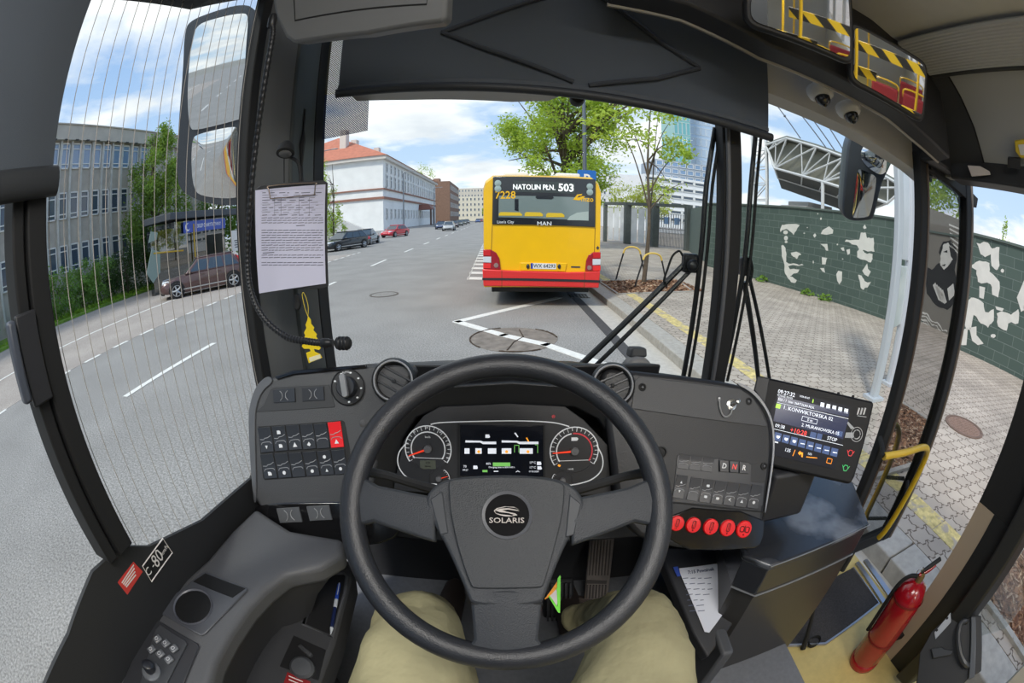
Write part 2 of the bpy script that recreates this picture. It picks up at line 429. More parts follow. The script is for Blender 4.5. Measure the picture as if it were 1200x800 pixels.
# ------------------------------------------------------------------ plants
BARK = M('bark', (92, 82, 70), .95, noise_amt=.3, nscale=8, bump=1, bscale=25)
def leaf_mat(name, rgb):
    if name in MATS: return MATS[name]
    m = M(name, rgb, .65, spec=.3, noise_amt=.28, nscale=1.7)
    nt = m.node_tree; b = nt.nodes['Principled BSDF']; out = nt.nodes['Material Output']
    tr = nt.nodes.new('ShaderNodeBsdfTranslucent'); tr.inputs[0].default_value = (*lin((min(255, rgb[0] + 40), min(255, rgb[1] + 40), rgb[2])), 1)
    mx = nt.nodes.new('ShaderNodeMixShader'); mx.inputs[0].default_value = .35
    nt.links.new(b.outputs[0], mx.inputs[1]); nt.links.new(tr.outputs[0], mx.inputs[2]); nt.links.new(mx.outputs[0], out.inputs[0])
    return m
LEAF1 = leaf_mat('spring_leaf', (160, 184, 78)); LEAF2 = leaf_mat('dense_leaf', (88, 122, 52)); LEAF3 = leaf_mat('shrub_leaf', (116, 152, 78)); LEAF4 = leaf_mat('fresh_leaf', (150, 176, 66)); LEAF5 = leaf_mat('conifer_leaf', (58, 84, 50))
def leaves(blobs, n, size, seed, shell=.55):
    r = random.Random(seed); vs, fs = [], []
    vol = [b[1][0] * b[1][1] * b[1][2] for b in blobs]; tot = sum(vol)
    for (c, rad), vv in zip(blobs, vol):
        # clumps inside each blob give an uneven outline
        clumps = []
        for _ in range(max(6, int(26 * (vv / tot) ** .5))):
            while True:
                p = V((r.uniform(-1, 1), r.uniform(-1, 1), r.uniform(-1, 1)))
                if shell < p.length < 1: break
            clumps.append(p)
        for _ in range(int(n * vv / tot)):
            p = r.choice(clumps) + V((r.gauss(0, .17), r.gauss(0, .17), r.gauss(0, .15)))
            p = V(c) + V((p.x * rad[0], p.y * rad[1], p.z * rad[2]))
            u = V((r.gauss(0, 1), r.gauss(0, 1), r.gauss(0, .7))).normalized(); w = u.orthogonal().normalized()
            w = (w * cos(r.random() * 6) + u.cross(w) * sin(r.random() * 6)).normalized()
            s = size * r.uniform(.6, 1.3); i = len(vs)
            vs += [p - u * s, p + w * s * .45 - u * s * .1, p + u * s, p - w * s * .45 - u * s * .1]
            fs.append((i, i + 1, i + 2, i + 3))
    return vs, fs
def leaf_obj(name, blobs, n, size, seed, mat, parent=None, shell=.55):
    vs, fs = leaves(blobs, n, size, seed, shell)
    me = bpy.data.meshes.new(name); me.from_pydata(vs, [], fs); me.materials.append(mat)
    o = bpy.data.objects.new(name, me); COL.objects.link(o)
    if parent is not None: adopt(o, parent)
    return o
def tree(name, label, base, h, tr, blobs, n, size, seed, mat=None, group=None, cat='tree', bark=None, shell=.55, nb=2):
    base = V(base); t = thing(name, label, cat, base, group); r = random.Random(seed + 99)
    mb = MB(); top = base + V((r.uniform(-.3, .3), r.uniform(-.3, .3), h * .93))
    trunk = smooth_path([base - V((0, 0, .1)), base.lerp(top, .3) + V((r.uniform(-.1, .1), 0, 0)), base.lerp(top, .65) + V((r.uniform(-.2, .2), r.uniform(-.2, .2), 0)), top], 4)
    m = len(trunk); mb.tube(trunk, [tr * (1 - .85 * i / (m - 1)) for i in range(m)], 10)
    for c, rad in blobs:
        for _ in range(nb):
            s = trunk[min(m - 2, int(m * r.uniform(.3, .75)))]
            e = V(c) + V((rad[0] * r.uniform(-.8, .8), rad[1] * r.uniform(-.8, .8), rad[2] * r.uniform(-.2, .7)))
            mid = s.lerp(e, .5) + V((0, 0, .12 * (e - s).length))
            pth = smooth_path([s, mid, e], 4); q = len(pth)
            mb.tube(pth, [tr * .38 * (1 - .85 * i / (q - 1)) for i in range(q)], 6)
    mb.build('trunk', bark or BARK, t)
    leaf_obj('foliage', [(V(c), rad) for c, rad in blobs], n, size, seed, mat or LEAF1, t, shell)
    return t
def blobs_at(base, lst): return [(V(base) + V(c), rad) for c, rad in lst]
b = V((3.05, 24.5, .15))
tree('linden_tree', 'large spring-green tree rising behind the yellow bus roof', b, 11, .3,
     blobs_at(b, [((0, 0, 6.6), (3.2, 2.5, 2.6)), ((-2.4, -.5, 5.2), (1.9, 2, 2.1)), ((-1.7, 0, 8.2), (2.2, 2, 2.0)), ((2.0, -.3, 5.6), (2.0, 2, 1.9)), ((.6, 0, 9.3), (3.0, 2.5, 1.8)), ((3.6, -1, 8.6), (2.2, 2, 1.3)), ((2.2, 0, 3.8), (.7, .8, 1.2)), ((-.6, -.8, 3.6), (1.6, 1.2, 1.2)), ((6.2, -2, 9.4), (2.2, 1.5, .6))]), 30000, .098, 3, LEAF1, nb=4)
b = at(754, 331, z=.15)
tree('young_tree', 'slim young street tree growing in the mulch between the bike stands', b, 6.0, .075,
     blobs_at(b, [((.1, .2, 4.2), (1.0, 1, .6)), ((-1.0, .1, 4.7), (.9, .9, .5)), ((1.0, .2, 4.0), (.7, .7, .6)), ((.8, 0, 2.9), (.45, .4, .3)), ((.2, 0, 5.3), (1.5, 1, .45))]), 1500, .08, 5, LEAF1, nb=2)
b = road(-19.3, 18.2, .1)
tree('leafy_street_tree', 'tall dense tree beside the concrete office block', b, 9.5, .22,
     blobs_at(b, [((0, 0, 3.4), (1.7, 1.7, 2.6)), ((.1, 0, 6.4), (1.7, 1.6, 2.1)), ((-.3, .5, 8.2), (1.2, 1.2, 1.2)), ((1.2, 1.0, 5.2), (1.2, 1.1, 2.0))]), 15000, .1, 8, leaf_mat('mid_leaf', (112, 142, 66)))
for i, (pp, al, hh, lb) in enumerate([(-19.5, 25.5, 6.5, 'green tree behind the kiosk and the notice board'), (-19.5, 29.5, 7, 'green tree farther along the verge past the kiosk'), (-19.3, -9, 8, 'verge tree behind the bus, first in the driver side mirror'), (-19.5, -16, 9, 'verge tree behind the bus, second in the driver side mirror'), (-19.3, -24, 9, 'verge tree behind the bus, third in the driver side mirror'), (-19.5, -34, 10, 'verge tree behind the bus, fourth in the driver side mirror'), (-19.3, -46, 11, 'verge tree behind the bus, last in the driver side mirror')]):
    b = road(pp, al, .1); tree('verge_tree', lb, b, hh, .18, blobs_at(b, [((0, 0, hh * .45), (2, 2, hh * .32)), ((.3, .5, hh * .75), (1.7, 1.7, hh * .25))]), 5500, .12, 120 + i, LEAF2, 'trees along the grass verge')
b = road(-19.4, 15.6, .1)
tree('conifer_hedge', 'dark evergreen bush at the foot of the tall dense tree', b, 3, .1, blobs_at(b, [((0, .6, 1.4), (1.3, 2.0, 1.5)), ((-.2, 2, 1.6), (1.2, 1.4, 1.6))]), 7000, .08, 9, LEAF5, cat='bush')
shr = [(5.5, .8, 1.3, 'small leafy shrub seen past the side window frame before the office'), (8.6, .9, 1.7, 'low pale green shrub in front of the lower office windows'), (10.6, 1.1, 2.0, 'bushy green shrub spreading under the office windows'), (12.2, 1.0, 2.0, 'taller shrub climbing to the office ground floor sills'), (13.8, 1.0, 2.1, 'darker shrub next to the evergreen bush')]
for i, (al, rd, hh, lb) in enumerate(shr):
    b = road(-19.8 + .15 * (i % 2), al, .1)
    tree('shrub', lb, b, hh * .8, .05, blobs_at(b, [((0, 0, hh * .5), (rd, rd * 1.1, hh * .55)), ((-.2, .5, hh * .7), (rd * .7, rd * .8, hh * .4))]), 3200, .075, 20 + i, LEAF3, 'shrubs below the office windows', cat='shrub', nb=2)
leaf_obj('verge_grass', [(road(-18.6, 12, .13), (.35, 14, .12))], 2500, .07, 44, leaf_mat('grass_blade', (122, 158, 52)), shell=.0)['kind'] = 'stuff'
b = at(385, 285, z=0); b = V((-15.5, 35, 0))
tree('birch_tree', 'light green young tree in front of the white gable wall', b, 8, .1, blobs_at(b, [((-.8, 0, 3.2), (1.1, 1, 2.2)), ((-.9, 0, 5.6), (1.0, 1, 2.0)), ((.4, 0, 2.2), (.8, .8, 1.4))]), 3600, .1, 31, LEAF4, nb=4)
for i, (u, v, y, s, lb) in enumerate([(497, 205, 252, 12, 'bare-topped tree rising over the red roof edge'), (576, 246, 240, 4.4, 'small round street tree at the far end of the street'), (569, 248, 230, 4, 'small green street tree before the pale far building')]):
    c = at(u, v, y=y); b = V((c.x, y, 0))
    tree('distant_tree', lb, b, c.z, .25, [(c, (s * .5, s * .5, s * .5))], 500, .45, 50 + i, LEAF4, 'trees far down the street')
for i, (u, v, y, rx, rz, lb) in enumerate([(735, 228, 48, 3.4, 2.0, 'yellow-green bush showing above the dark gateway'), (768, 226, 47, 3.0, 2.2, 'yellow-green bush above the gateway near the office tower')]):
    c = at(u, v, y=y); b = V((c.x, y, .15))
    tree('garden_bush', lb, b, c.z, .12, [(c, (rx * .7, 1.5, rz * .8)), (c - V((0, 0, 1.6)), (rx * .7, 1.5, 1.6))], 2600, .13, 60 + i, leaf_mat('olive_leaf', (168, 178, 84)), cat='bush')
# mulch beds with their chips
MUL = M('mulch', (120, 84, 62), .95, noise_amt=.45, nscale=26, bump=1, bscale=60)
def mulch_bed(name, label, pts, n, seed, chip):
    t = thing(name, label, 'mulch bed', pts[0]); r = random.Random(seed)
    mb = MB(); mb.prism([p + V((0, 0, -.05)) for p in pts], (0, 0, .062)); mb.build('mulch_soil', MUL, t, smooth=0)
    vs, fs = [], []
    o, e1, e2 = pts[0], pts[1] - pts[0], pts[3] - pts[0]
    for _ in range(n):
        p = o + e1 * r.random() + e2 * r.random() + V((0, 0, .02)); a = r.random() * 6.3; l = r.uniform(.5, 1.2) * chip; w = l * r.uniform(.2, .45)
        u = V((cos(a), sin(a), r.uniform(-.3, .5))) * l; q = V((-sin(a), cos(a), r.uniform(-.4, .4))) * w; i = len(vs)
        vs += [p - u - q, p + u - q, p + u + q, p - u + q]; fs.append((i, i + 1, i + 2, i + 3))
    me = bpy.data.meshes.new('bark_chips'); me.from_pydata(vs, [], fs)
    for m in (M('chip_a', (150, 112, 84), .95), M('chip_b', (112, 78, 58), .95), M('chip_c', (186, 160, 134), .95)): me.materials.append(m)
    for p in me.polygons: p.material_index = r.choice((0, 1, 1, 0, 2))
    c = bpy.data.objects.new('bark_chips', me); COL.objects.link(c); adopt(c, t); c['kind'] = 'stuff'
    mb = MB()
    for i in range(4):
        p, q = pts[i], pts[(i + 1) % 4]; d = (q - p).normalized(); s = V((-d.y, d.x, 0)) * .03
        mb.prism([p - s, q - s, q + s, p + s], (0, 0, .03))
    mb.build('edging', KERBM, t, smooth=0)
    return t
z = .15
mulch_bed('mulch_bed', 'bark mulch bed under the young tree and bike stands', [at(702, 330, z=z), at(724, 345, z=z), at(812, 342, z=z), at(793, 328, z=z)], 2600, 4, .06)
mulch_bed('mulch_bed', 'bark mulch bed by the open rear door leaf', [V((3.02, .22, z)), V((5.05, .3, z)), V((5.0, -4.2, z)), V((2.98, -4.2, z))][::-1], 9000, 5, .035)
# weeds along the wall foot are part of the pavement stuff
# ------------------------------------------------------------------ mural wall
WA = radians(-9.55); WD = V((sin(WA), cos(WA), 0)); WN = V((cos(WA), -sin(WA), 0))   # wall runs along WD, WN points away from the road
WP = 11.74
wall_pl = Pl(WN * WP + V((0, 0, .15)), -WN)      # ex runs towards... see below
def wall_pt(al, z, off=0.): return WN * (WP + off) + WD * al + V((0, 0, z))
def block_mat():
    m = M('mural_blocks', (84, 98, 92), .85, spec=.25); nt = m.node_tree; b = nt.nodes['Principled BSDF']; L = nt.links.new
    tc = nt.nodes.new('ShaderNodeTexCoord'); vm = nt.nodes.new('ShaderNodeVectorMath'); vm.operation = 'DOT_PRODUCT'; vm.inputs[1].default_value = WD
    L(tc.outputs['Object'], vm.inputs[0]); sp = nt.nodes.new('ShaderNodeSeparateXYZ'); L(tc.outputs['Object'], sp.inputs[0])
    cb = nt.nodes.new('ShaderNodeCombineXYZ'); L(vm.outputs['Value'], cb.inputs[0]); L(sp.outputs['Z'], cb.inputs[1])
    br = nt.nodes.new('ShaderNodeTexBrick'); br.inputs['Scale'].default_value = 1; br.inputs['Brick Width'].default_value = .55; br.inputs['Row Height'].default_value = .25
    br.inputs['Mortar Size'].default_value = .009; br.inputs['Color1'].default_value = (*lin((76, 91, 85)), 1); br.inputs['Color2'].default_value = (*lin((84, 99, 92)), 1); br.inputs['Mortar'].default_value = (*lin((112, 124, 118)), 1)
    L(cb.outputs[0], br.inputs[0]); L(br.outputs[0], b.inputs['Base Color'])
    bp = nt.nodes.new('ShaderNodeBump'); bp.inputs['Strength'].default_value = .5; bp.inputs['Distance'].default_value = .01; bp.invert = True; L(br.outputs['Fac'], bp.inputs['Height']); L(bp.outputs[0], b.inputs['Normal'])
    return m
t = thing('mural_wall', 'long dark green block wall painted with white stencil portraits', 'wall', wall_pt(5, .15))
mb = MB(); AE = 16.4
mb.prism([wall_pt(-14, 0), wall_pt(AE, 0), wall_pt(AE, 0, .3), wall_pt(-14, 0, .3)], (0, 0, 3.02)); mb.build('wall_body', block_mat(), t, smooth=0)
mb = MB(); mb.prism([wall_pt(-14, 3.02, -.05), wall_pt(AE + .05, 3.02, -.05), wall_pt(AE + .05, 3.02, .35), wall_pt(-14, 3.02, .35)], (0, 0, .06)); mb.build('coping', M('coping', (92, 104, 98), .8), t, smooth=0)
MURW = M('mural_white', (214, 213, 205), .85, noise_amt=.06, nscale=5); MURB = M('mural_black', (42, 42, 44), .85); MURG = M('mural_grey', (128, 124, 116), .85)
def hitwall(u, v, off=.004, mirror_y=None):
    r = ray(u, v); e = V((0, 0, H))
    if mirror_y is not None:                       # seen by way of the open door leaf's glass
        p = e + r * (mirror_y / r.y); e = p; r = V((r.x, -r.y, r.z))
    return e + r * ((WN * (WP - off) - e).dot(WN) / r.dot(WN))
def crop(ox, oy, s, pts): return [(ox + x / s, oy + y / s) for x, y in pts]
def patch(mb, px, off=.004, mirror_y=None):
    pts = [hitwall(u, v, off, mirror_y) for u, v in px]
    if len(pts) > 6:                               # wobbly painted edge
        sp = []
        k = len(pts)
        for i in range(k):
            p0, p1, p2, p3 = pts[i - 1], pts[i], pts[(i + 1) % k], pts[(i + 2) % k]
            e_ = (p2 - p1); sp.append(p1.copy())
            for q_ in (.33, .67): sp.append(p1 + e_ * q_ + (WD * RND.uniform(-1, 1) + V((0, 0, RND.uniform(-1, 1)))) * min(.03, e_.length * .09))
        pts = sp
    mb.prism(pts, -WN * .003)
mb = MB()
for c in [[(255, 185), (265, 157), (300, 153), (362, 158), (350, 175), (330, 213), (312, 195), (290, 180), (268, 185), (258, 200)], circ(285, 198, 13, 11, 10), circ(287, 230, 11, 13, 10), circ(288, 251, 8, 7, 8),
          [(262, 270), (272, 268), (285, 285), (290, 320), (288, 360), (300, 370), (345, 372), (385, 378), (300, 385), (310, 402), (362, 403), (355, 418), (330, 425), (310, 440), (325, 445), (347, 462), (340, 475), (315, 472), (295, 445), (280, 415), (278, 370), (265, 330)],
          [(315, 310), (345, 305), (372, 320), (355, 330), (348, 345), (335, 335), (318, 325)]]:
    patch(mb, crop(860, 230, 4.705, c))
mb.build('painted_face', MURW, t, smooth=0)
mb = MB()
for c in [[(480, 207), (490, 185), (525, 165), (548, 185), (545, 205), (510, 212)], [(437, 215), (447, 203), (455, 215), (445, 228)], [(477, 262), (515, 262), (520, 300), (508, 298), (500, 280)],
          [(485, 335), (515, 340), (510, 350), (505, 375), (487, 375)], [(475, 395), (497, 395), (503, 420), (490, 415)], [(565, 430), (575, 410), (597, 415), (595, 465), (582, 485), (570, 465)],
          [(588, 285), (605, 280), (610, 300), (600, 300)], [(620, 295), (640, 290), (640, 315), (628, 323)],
          [(612, 250), (620, 238), (690, 240), (700, 200), (725, 198), (735, 230), (770, 228), (775, 305), (750, 303), (710, 295), (720, 310), (765, 318), (765, 345), (755, 365), (720, 350), (680, 335), (680, 305), (690, 290), (675, 268)],
          [(708, 410), (735, 370), (740, 400), (755, 415), (740, 443), (720, 430)], [(685, 432), (705, 437), (720, 465), (735, 475), (755, 470), (745, 490), (715, 515), (700, 505), (695, 470)], [(712, 170), (722, 155), (732, 175), (718, 180)],
          circ(480, 123, 5, 7, 7), circ(463, 96, 3, 4, 6), circ(388, 203, 5, 3, 6), circ(405, 172, 3, 3, 6), circ(571, 265, 4, 5, 6), circ(438, 362, 3, 9, 6), circ(600, 345, 4, 3, 6)]:
    patch(mb, crop(860, 230, 4.705, c))
mb.build('painted_profile', MURW, t, smooth=0)
mb = MB()
for c in [[(1020, 250), (1060, 250), (1075, 270), (1100, 265), (1100, 330), (1090, 345), (1072, 330), (1070, 290), (1050, 300), (1035, 290)], [(1000, 330), (1030, 312), (1065, 320), (1065, 350), (1100, 385), (1095, 440), (1075, 430), (1070, 395), (1025, 385), (1020, 345)],
          [(1030, 400), (1050, 405), (1045, 445), (1030, 440)], [(985, 450), (1010, 440), (1045, 460), (1050, 490), (1080, 480), (1080, 520), (1060, 545), (1035, 530), (1010, 500), (1000, 550), (985, 550), (975, 500)],
          [(1090, 495), (1115, 490), (1140, 500), (1165, 480), (1165, 530), (1130, 530), (1125, 555), (1095, 540)], [(965, 590), (975, 550), (990, 545), (985, 605), (968, 605)], [(995, 545), (1020, 540), (1020, 570), (1045, 600), (1025, 605), (1005, 590)],
          [(1160, 440), (1185, 380), (1195, 400), (1190, 480), (1175, 490)], circ(1110, 347, 6, 7, 8), circ(1078, 573, 9, 7, 8), [(1085, 470), (1115, 478), (1110, 488), (1090, 482)], [(1180, 470), (1220, 440), (1240, 500), (1200, 540)]]:
    patch(mb, crop(800, 200, 2.9625, c))
mb.build('painted_blotches', MURW, t, smooth=0)
# the hooded figure further back along the wall (seen in the glass of the door leaf)
MY = 1.1
mb = MB(); patch(mb, [(1078, 240), (1136, 262), (1112, 408), (1062, 356)], .002, MY); mb.build('painted_panel', MURG, t, smooth=0)
mb = MB()
patch(mb, [(1083, 310), (1092, 316), (1100, 308), (1117, 312), (1122, 330), (1122, 352), (1110, 363), (1097, 358), (1086, 344)], .007, MY)
patch(mb, [(1100, 296), (1105, 283), (1114, 281), (1120, 290), (1121, 305), (1117, 318), (1110, 322)], .007, MY)
mb.build('painted_coat', MURB, t, smooth=0)
mb = MB()
patch(mb, [(1102, 300), (1105, 287), (1111, 284), (1117, 291), (1117, 303), (1112, 310), (1106, 316), (1102, 311)], .011, MY)
for i in range(5):
    patch(mb, [(1093 + i * 2.2, 334 + i * 2), (1096 + i * 2.2, 331 + i * 2), (1103 + i * 1.6, 350 + i), (1100 + i * 1.6, 352 + i)], .011, MY)
patch(mb, [(1110, 338), (1117, 332), (1119, 345), (1112, 352)], .011, MY)
for i in range(6):
    patch(mb, [(1112 + i * .5, 262 + i * 5), (1124, 267 + i * 6), (1124, 269 + i * 6), (1112 + i * .5, 264 + i * 5)], .007, MY)
for i in range(7):
    q = [(1074 + k * 6.0, 358 + i * 4.2 + k * 5.2 + (2 if k % 2 else -2)) for k in range(7)]
    patch(mb, q + [(a, b_ + 1.7) for a, b_ in q[::-1]], .007, MY)
mb.build('painted_highlights', MURW, t, smooth=0)
mb = MB()
patch(mb, [(1105, 295), (1110, 293), (1110, 296)], .015, MY); patch(mb, [(1103, 311), (1108, 309), (1107, 312)], .015, MY); patch(mb, [(1112, 288), (1118, 292), (1118, 306), (1114, 300)], .015, MY)
mb.build('painted_features', MURB, t, smooth=0)
# trees and a red railing behind the wall, further back
mb = MB()
for i in range(44): mb.cyl(wall_pt(-13.5 + i * .28, 3.08, .15), wall_pt(-13.5 + i * .28, 3.55, .15), .018, n=6)
mb.cyl(wall_pt(-13.5, 3.5, .15), wall_pt(-1.4, 3.5, .15), .02, n=6)
tag(mb.build('red_railing', M('red_iron', (158, 66, 50), .6)), 'rusty red railing on top of the mural wall behind the bus stop', 'railing')
for i, (al, lb) in enumerate([(-4, 'bushy tree behind the red railing, next to its end'), (-8.5, 'bushy tree behind the middle of the red railing'), (-13, 'bushy tree behind the far end of the red railing')]):
    b = wall_pt(al, .0, 2.6); tree('park_tree', lb, b, 6, .14, blobs_at(b, [((0, 0, 4.4), (1.8, 2.2, 1.6)), ((.3, .5, 5.6), (1.3, 1.4, 1.1))]), 4200, .11, 70 + i, LEAF4, 'trees behind the red railing')
c = at(1178, 275, x=16.5)
tree('cypress', 'slender pointed green tree rising above the mural wall', V((c.x, c.y, 0)), c.z + .1, .06, [(c - V((0, 0, .3)), (.22, .22, .75)), (c - V((0, 0, 1.3)), (.3, .3, .9))], 1500, .05, 77, LEAF1)
for i, u in enumerate((893, 946, 966)):
    p = hitwall(u, {893: 329, 946: 347, 966: 354}[u], .3); p.z = .17
    o = leaf_obj('weed_tuft', [(p + V((0, 0, .08)), (.22, .22, .12))], 130, .06, 80 + i, GRASS)
    tag(o, ['small weed tuft at the wall foot before the painted face', 'bigger weed tuft at the wall foot below the painted face', 'weed tuft at the wall foot beside the bigger tuft'][i], 'weed', 'weeds along the wall foot')
# ------------------------------------------------------------------ gateway at the wall's end
DKC = M('dark_concrete', (84, 90, 88), .8, noise_amt=.12, nscale=4); PALEP = M('pale_panel', (208, 210, 212), .6, noise_amt=.12, nscale=1.5)
t = thing('gateway', 'dark concrete gateway with pale panels and bars beyond the bike stands', 'gate', at(767, 290, z=.15))
posts = [at(709, 277, z=.15), at(735, 280, z=.15), at(767, 290, z=.15), at(806, 293, z=.15)]
posts[0] = V((at(709, 277, y=34).x, 34, .15)); posts[1] = V((at(735, 277, y=32).x, 32, .15)); posts[2] = V((at(767, 277, y=30).x, 30, .15)); posts[3] = V((at(806, 277, y=28).x, 28, .15))
for i, p in enumerate(posts):
    mb = MB(); w = (.25, .5, .5, .45)[i]; mb.box(p + V((0, 0, 1.6)), (w, .5, 3.2)); mb.build('post', DKC, t, bevel=.02)
mb = MB()
for i in range(3):
    p, q = posts[i], posts[i + 1]; d = (q - p).normalized(); s = V((-d.y, d.x, 0)) * .22
    mb.prism([p - s + V((0, 0, 3.0)), q - s + V((0, 0, 3.0)), q + s + V((0, 0, 3.0)), p + s + V((0, 0, 3.0))], (0, 0, .22))
mb.build('beam', DKC, t)
for i in range(2):
    p, q = posts[i], posts[i + 1]; d = (q - p)
    for k in range(3):
        a_, b_ = p + d * (.14 + k * .27), p + d * (.14 + k * .27 + .22)
        mb = MB(); mb.prism([a_ + V((0, 0, .2)), b_ + V((0, 0, .2)), b_ + V((0, .05, .2)), a_ + V((0, .05, .2))], (0, 0, 2.6)); mb.build('panel', PALEP, t, smooth=0)
mb = MB(); p, q = posts[2], posts[3]
for k in range(26):
    c = p.lerp(q, .06 + k * .036); mb.cyl(c + V((0, 0, .1)), c + V((0, 0, 1.5 if k % 2 else 2.5)), .03, n=6)
mb.tube([p + V((0, 0, 1.4)), q + V((0, 0, 1.4))], .03, 6); mb.build('bars', M('gate_bars', (122, 122, 124), .5, metal=.4), t)
for i, (u, v) in enumerate([(780, 262), (795, 262)]):
    c = p.lerp(q, .35 + .3 * i) + V((0, -.12, 2.0)); mb = MB(); mb.box(c, (.4, .03, .5)); mb.build('notice', M('blue_notice', (120, 150, 186), .6), t)
cr = wall_pt(AE, 0, .35)
mb = MB(); _p = posts[3] - V((0, .3, .15))
mb.prism([cr, _p, _p + V((.25, 0, 0)), cr + V((.3, .1, 0))], (0, 0, 3.1)); tag(mb.build('return_wall', M('return_wall_green', (88, 102, 97), .85)), 'short dark green wall joining the mural wall to the gateway', 'wall')
# ------------------------------------------------------------------ buildings
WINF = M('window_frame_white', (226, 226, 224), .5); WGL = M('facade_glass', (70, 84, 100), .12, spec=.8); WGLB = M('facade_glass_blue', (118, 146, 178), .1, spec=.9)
def window_mesh(name, w, h, fr, bars, mats, depth=.1):
    """one window in the xz plane, facing -y: frame bars around a pane"""
    mb = MB(); mb.mi = 1; mb.box((0, .03, 0), (w, .04, h)); mb.mi = 0
    f = fr
    for x in (-w / 2 + f / 2, w / 2 - f / 2): mb.box((x, 0, 0), (f, depth, h))
    for z in (-h / 2 + f / 2, h / 2 - f / 2): mb.box((0, 0, z), (w, depth, f))
    for z in bars: mb.box((0, 0, z * h / 2), (w, depth * .8, f * .8))
    o = mb.build(name, mats, smooth=0); me = o.data; bpy.data.objects.remove(o); return me
def put(me, name, parent, loc, ang):
    o = bpy.data.objects.new(name, me); COL.objects.link(o); o.location = loc; o.rotation_euler = (0, 0, ang)
    o.parent = parent; o.matrix_parent_inverse = mw(parent).inverted(); return o
# concrete office
OP = -22.0
CONC = M('office_concrete', (176, 170, 160), .9, noise_amt=.1, nscale=2, bump=.4, bscale=30); PIL = M('office_rib', (190, 188, 182), .85, noise_amt=.12, nscale=3)
t = thing('office_block', 'grey concrete office block with three rows of white framed windows', 'building', road(OP, 10))
mb = MB(); mb.prism([road(OP, -14), road(OP, 27), road(OP - 9, 27), road(OP - 9, -14)], (0, 0, 9.85)); mb.build('wall', CONC, t, smooth=0)
mb = MB(); mb.prism([road(OP + .35, -14, 8.98), road(OP + .35, 27, 8.98), road(OP - 9, 27, 8.98), road(OP - 9, -14, 8.98)], (0, 0, .87)); mb.prism([road(OP + .42, -14, 9.8), road(OP + .42, 27, 9.8), road(OP - 9, 27, 9.8), road(OP - 9, -14, 9.8)], (0, 0, .07)); mb.build('roof_parapet', M('office_parapet', (186, 180, 170), .9, noise_amt=.08, nscale=2), t, smooth=0)
ang = atan2(RD.y, RD.x)                      # local +x along the road, local -y... facing the road
def oface(al, z, off=0.): return road(OP + off, al, z)
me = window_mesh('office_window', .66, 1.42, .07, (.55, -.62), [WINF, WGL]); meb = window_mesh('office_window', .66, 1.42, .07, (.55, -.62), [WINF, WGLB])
n = 0
for k in range(46):
    al = -13 + k * .88
    for fl, z in enumerate((2.75, 5.5, 8.16)):
        if al < 3 and fl != 0 and k % 2: continue
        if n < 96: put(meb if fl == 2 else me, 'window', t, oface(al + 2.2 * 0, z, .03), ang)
        n += 1
n = 0
for k in range(47):
    al = -13.44 + k * .88
    mb = MB(); mb.prism([oface(al - .07, .5, 0), oface(al + .07, .5, 0), oface(al + .07, .5, .2), oface(al - .07, .5, .2)], (0, 0, 8.6)); mb.build('rib', PIL, t, smooth=0)
for k in range(40):
    mb = MB(); al = -13.44 + k * .88; mb.prism([oface(al + .1, 9.0 - .05, .3), oface(al + .34, 8.95, .3), oface(al + .34, 8.95, .42), oface(al + .1, 8.95, .42)], (0, 0, .05)); mb.build('drip_hook', M('dark_metal', (62, 60, 58), .6), t, smooth=0)
# white building with the red roof
WB = -23.9
WHITE = M('white_render', (236, 236, 234), .85, noise_amt=.05, nscale=.6); RTILE = M('red_roof_tiles', (190, 120, 96), .85, noise_amt=.14, nscale=1.2, bump=.6, bscale=12); BRN = M('brown_trim', (150, 106, 90), .8)
c0 = road(WB, 90); c1 = road(WB, 172); c2 = road(WB - 34, 172); c3 = road(WB - 34, 90)
t = thing('white_building', 'long white three storey building with a red tiled hip roof', 'building', c0)
mb = MB(); mb.prism([c0, c1, c2, c3], (0, 0, 16.3)); mb.build('wall', WHITE, t, smooth=0)
ea = [p + V((0, 0, 16.5)) for p in (c0 + V((1.2, -1.2, 0)), c1 + V((1.2, 1, 0)), c2 + V((-1, 1, 0)), c3 + V((-1, -1.2, 0)))]
r0 = (road(WB - 17, 107, 25.5)); r1 = road(WB - 17, 160, 25.5)
mb = MB(); mb.face([ea[0], ea[1], r1, r0]); mb.face([ea[1], ea[2], r1]); mb.face([ea[2], ea[3], r0, r1]); mb.face([ea[3], ea[0], r0]); mb.face(ea[::-1]); mb.build('roof', RTILE, t, smooth=0)
mb = MB(); mb.prism([c0 + V((.9, -.9, 15.7)), c1 + V((.9, .9, 15.7)), c2 + V((-.9, .9, 15.7)), c3 + V((-.9, -.9, 15.7))], (0, 0, .8)); mb.build('eaves', M('eaves', (214, 208, 200), .8), t, smooth=0)
for z, h in ((6.9, .5), (9.0, .28)):
    mb = MB(); mb.prism([c0 + V((.35, -.35, z)), c1 + V((.35, .35, z)), c2 + V((-.3, .3, z)), c3 + V((-.3, -.35, z))], (0, 0, h)); mb.build('string_course', BRN, t, smooth=0)
me = window_mesh('street_window', 1.6, 3.0, .2, (.3,), [WINF, WGL], .3)
for k in range(20):
    for z in (3.6, 11.0, 14.0):
        h = put(me, 'window', t, road(WB + .05, 93 + k * 4.0, z), ang)
        if z == 3.6: h.scale = (.85, 1, .8)
        if z == 14.0: h.scale = (.9, 1, .7)
for (al, p) in ((98, 12), (112, 14), (128, 12), (145, 14)):
    mb = MB(); mb.box(road(WB - p, al, 22.5), (1.6, 2.2, 5.5)); mb.build('chimney', M('chimney', (214, 206, 198), .85), t, smooth=0)
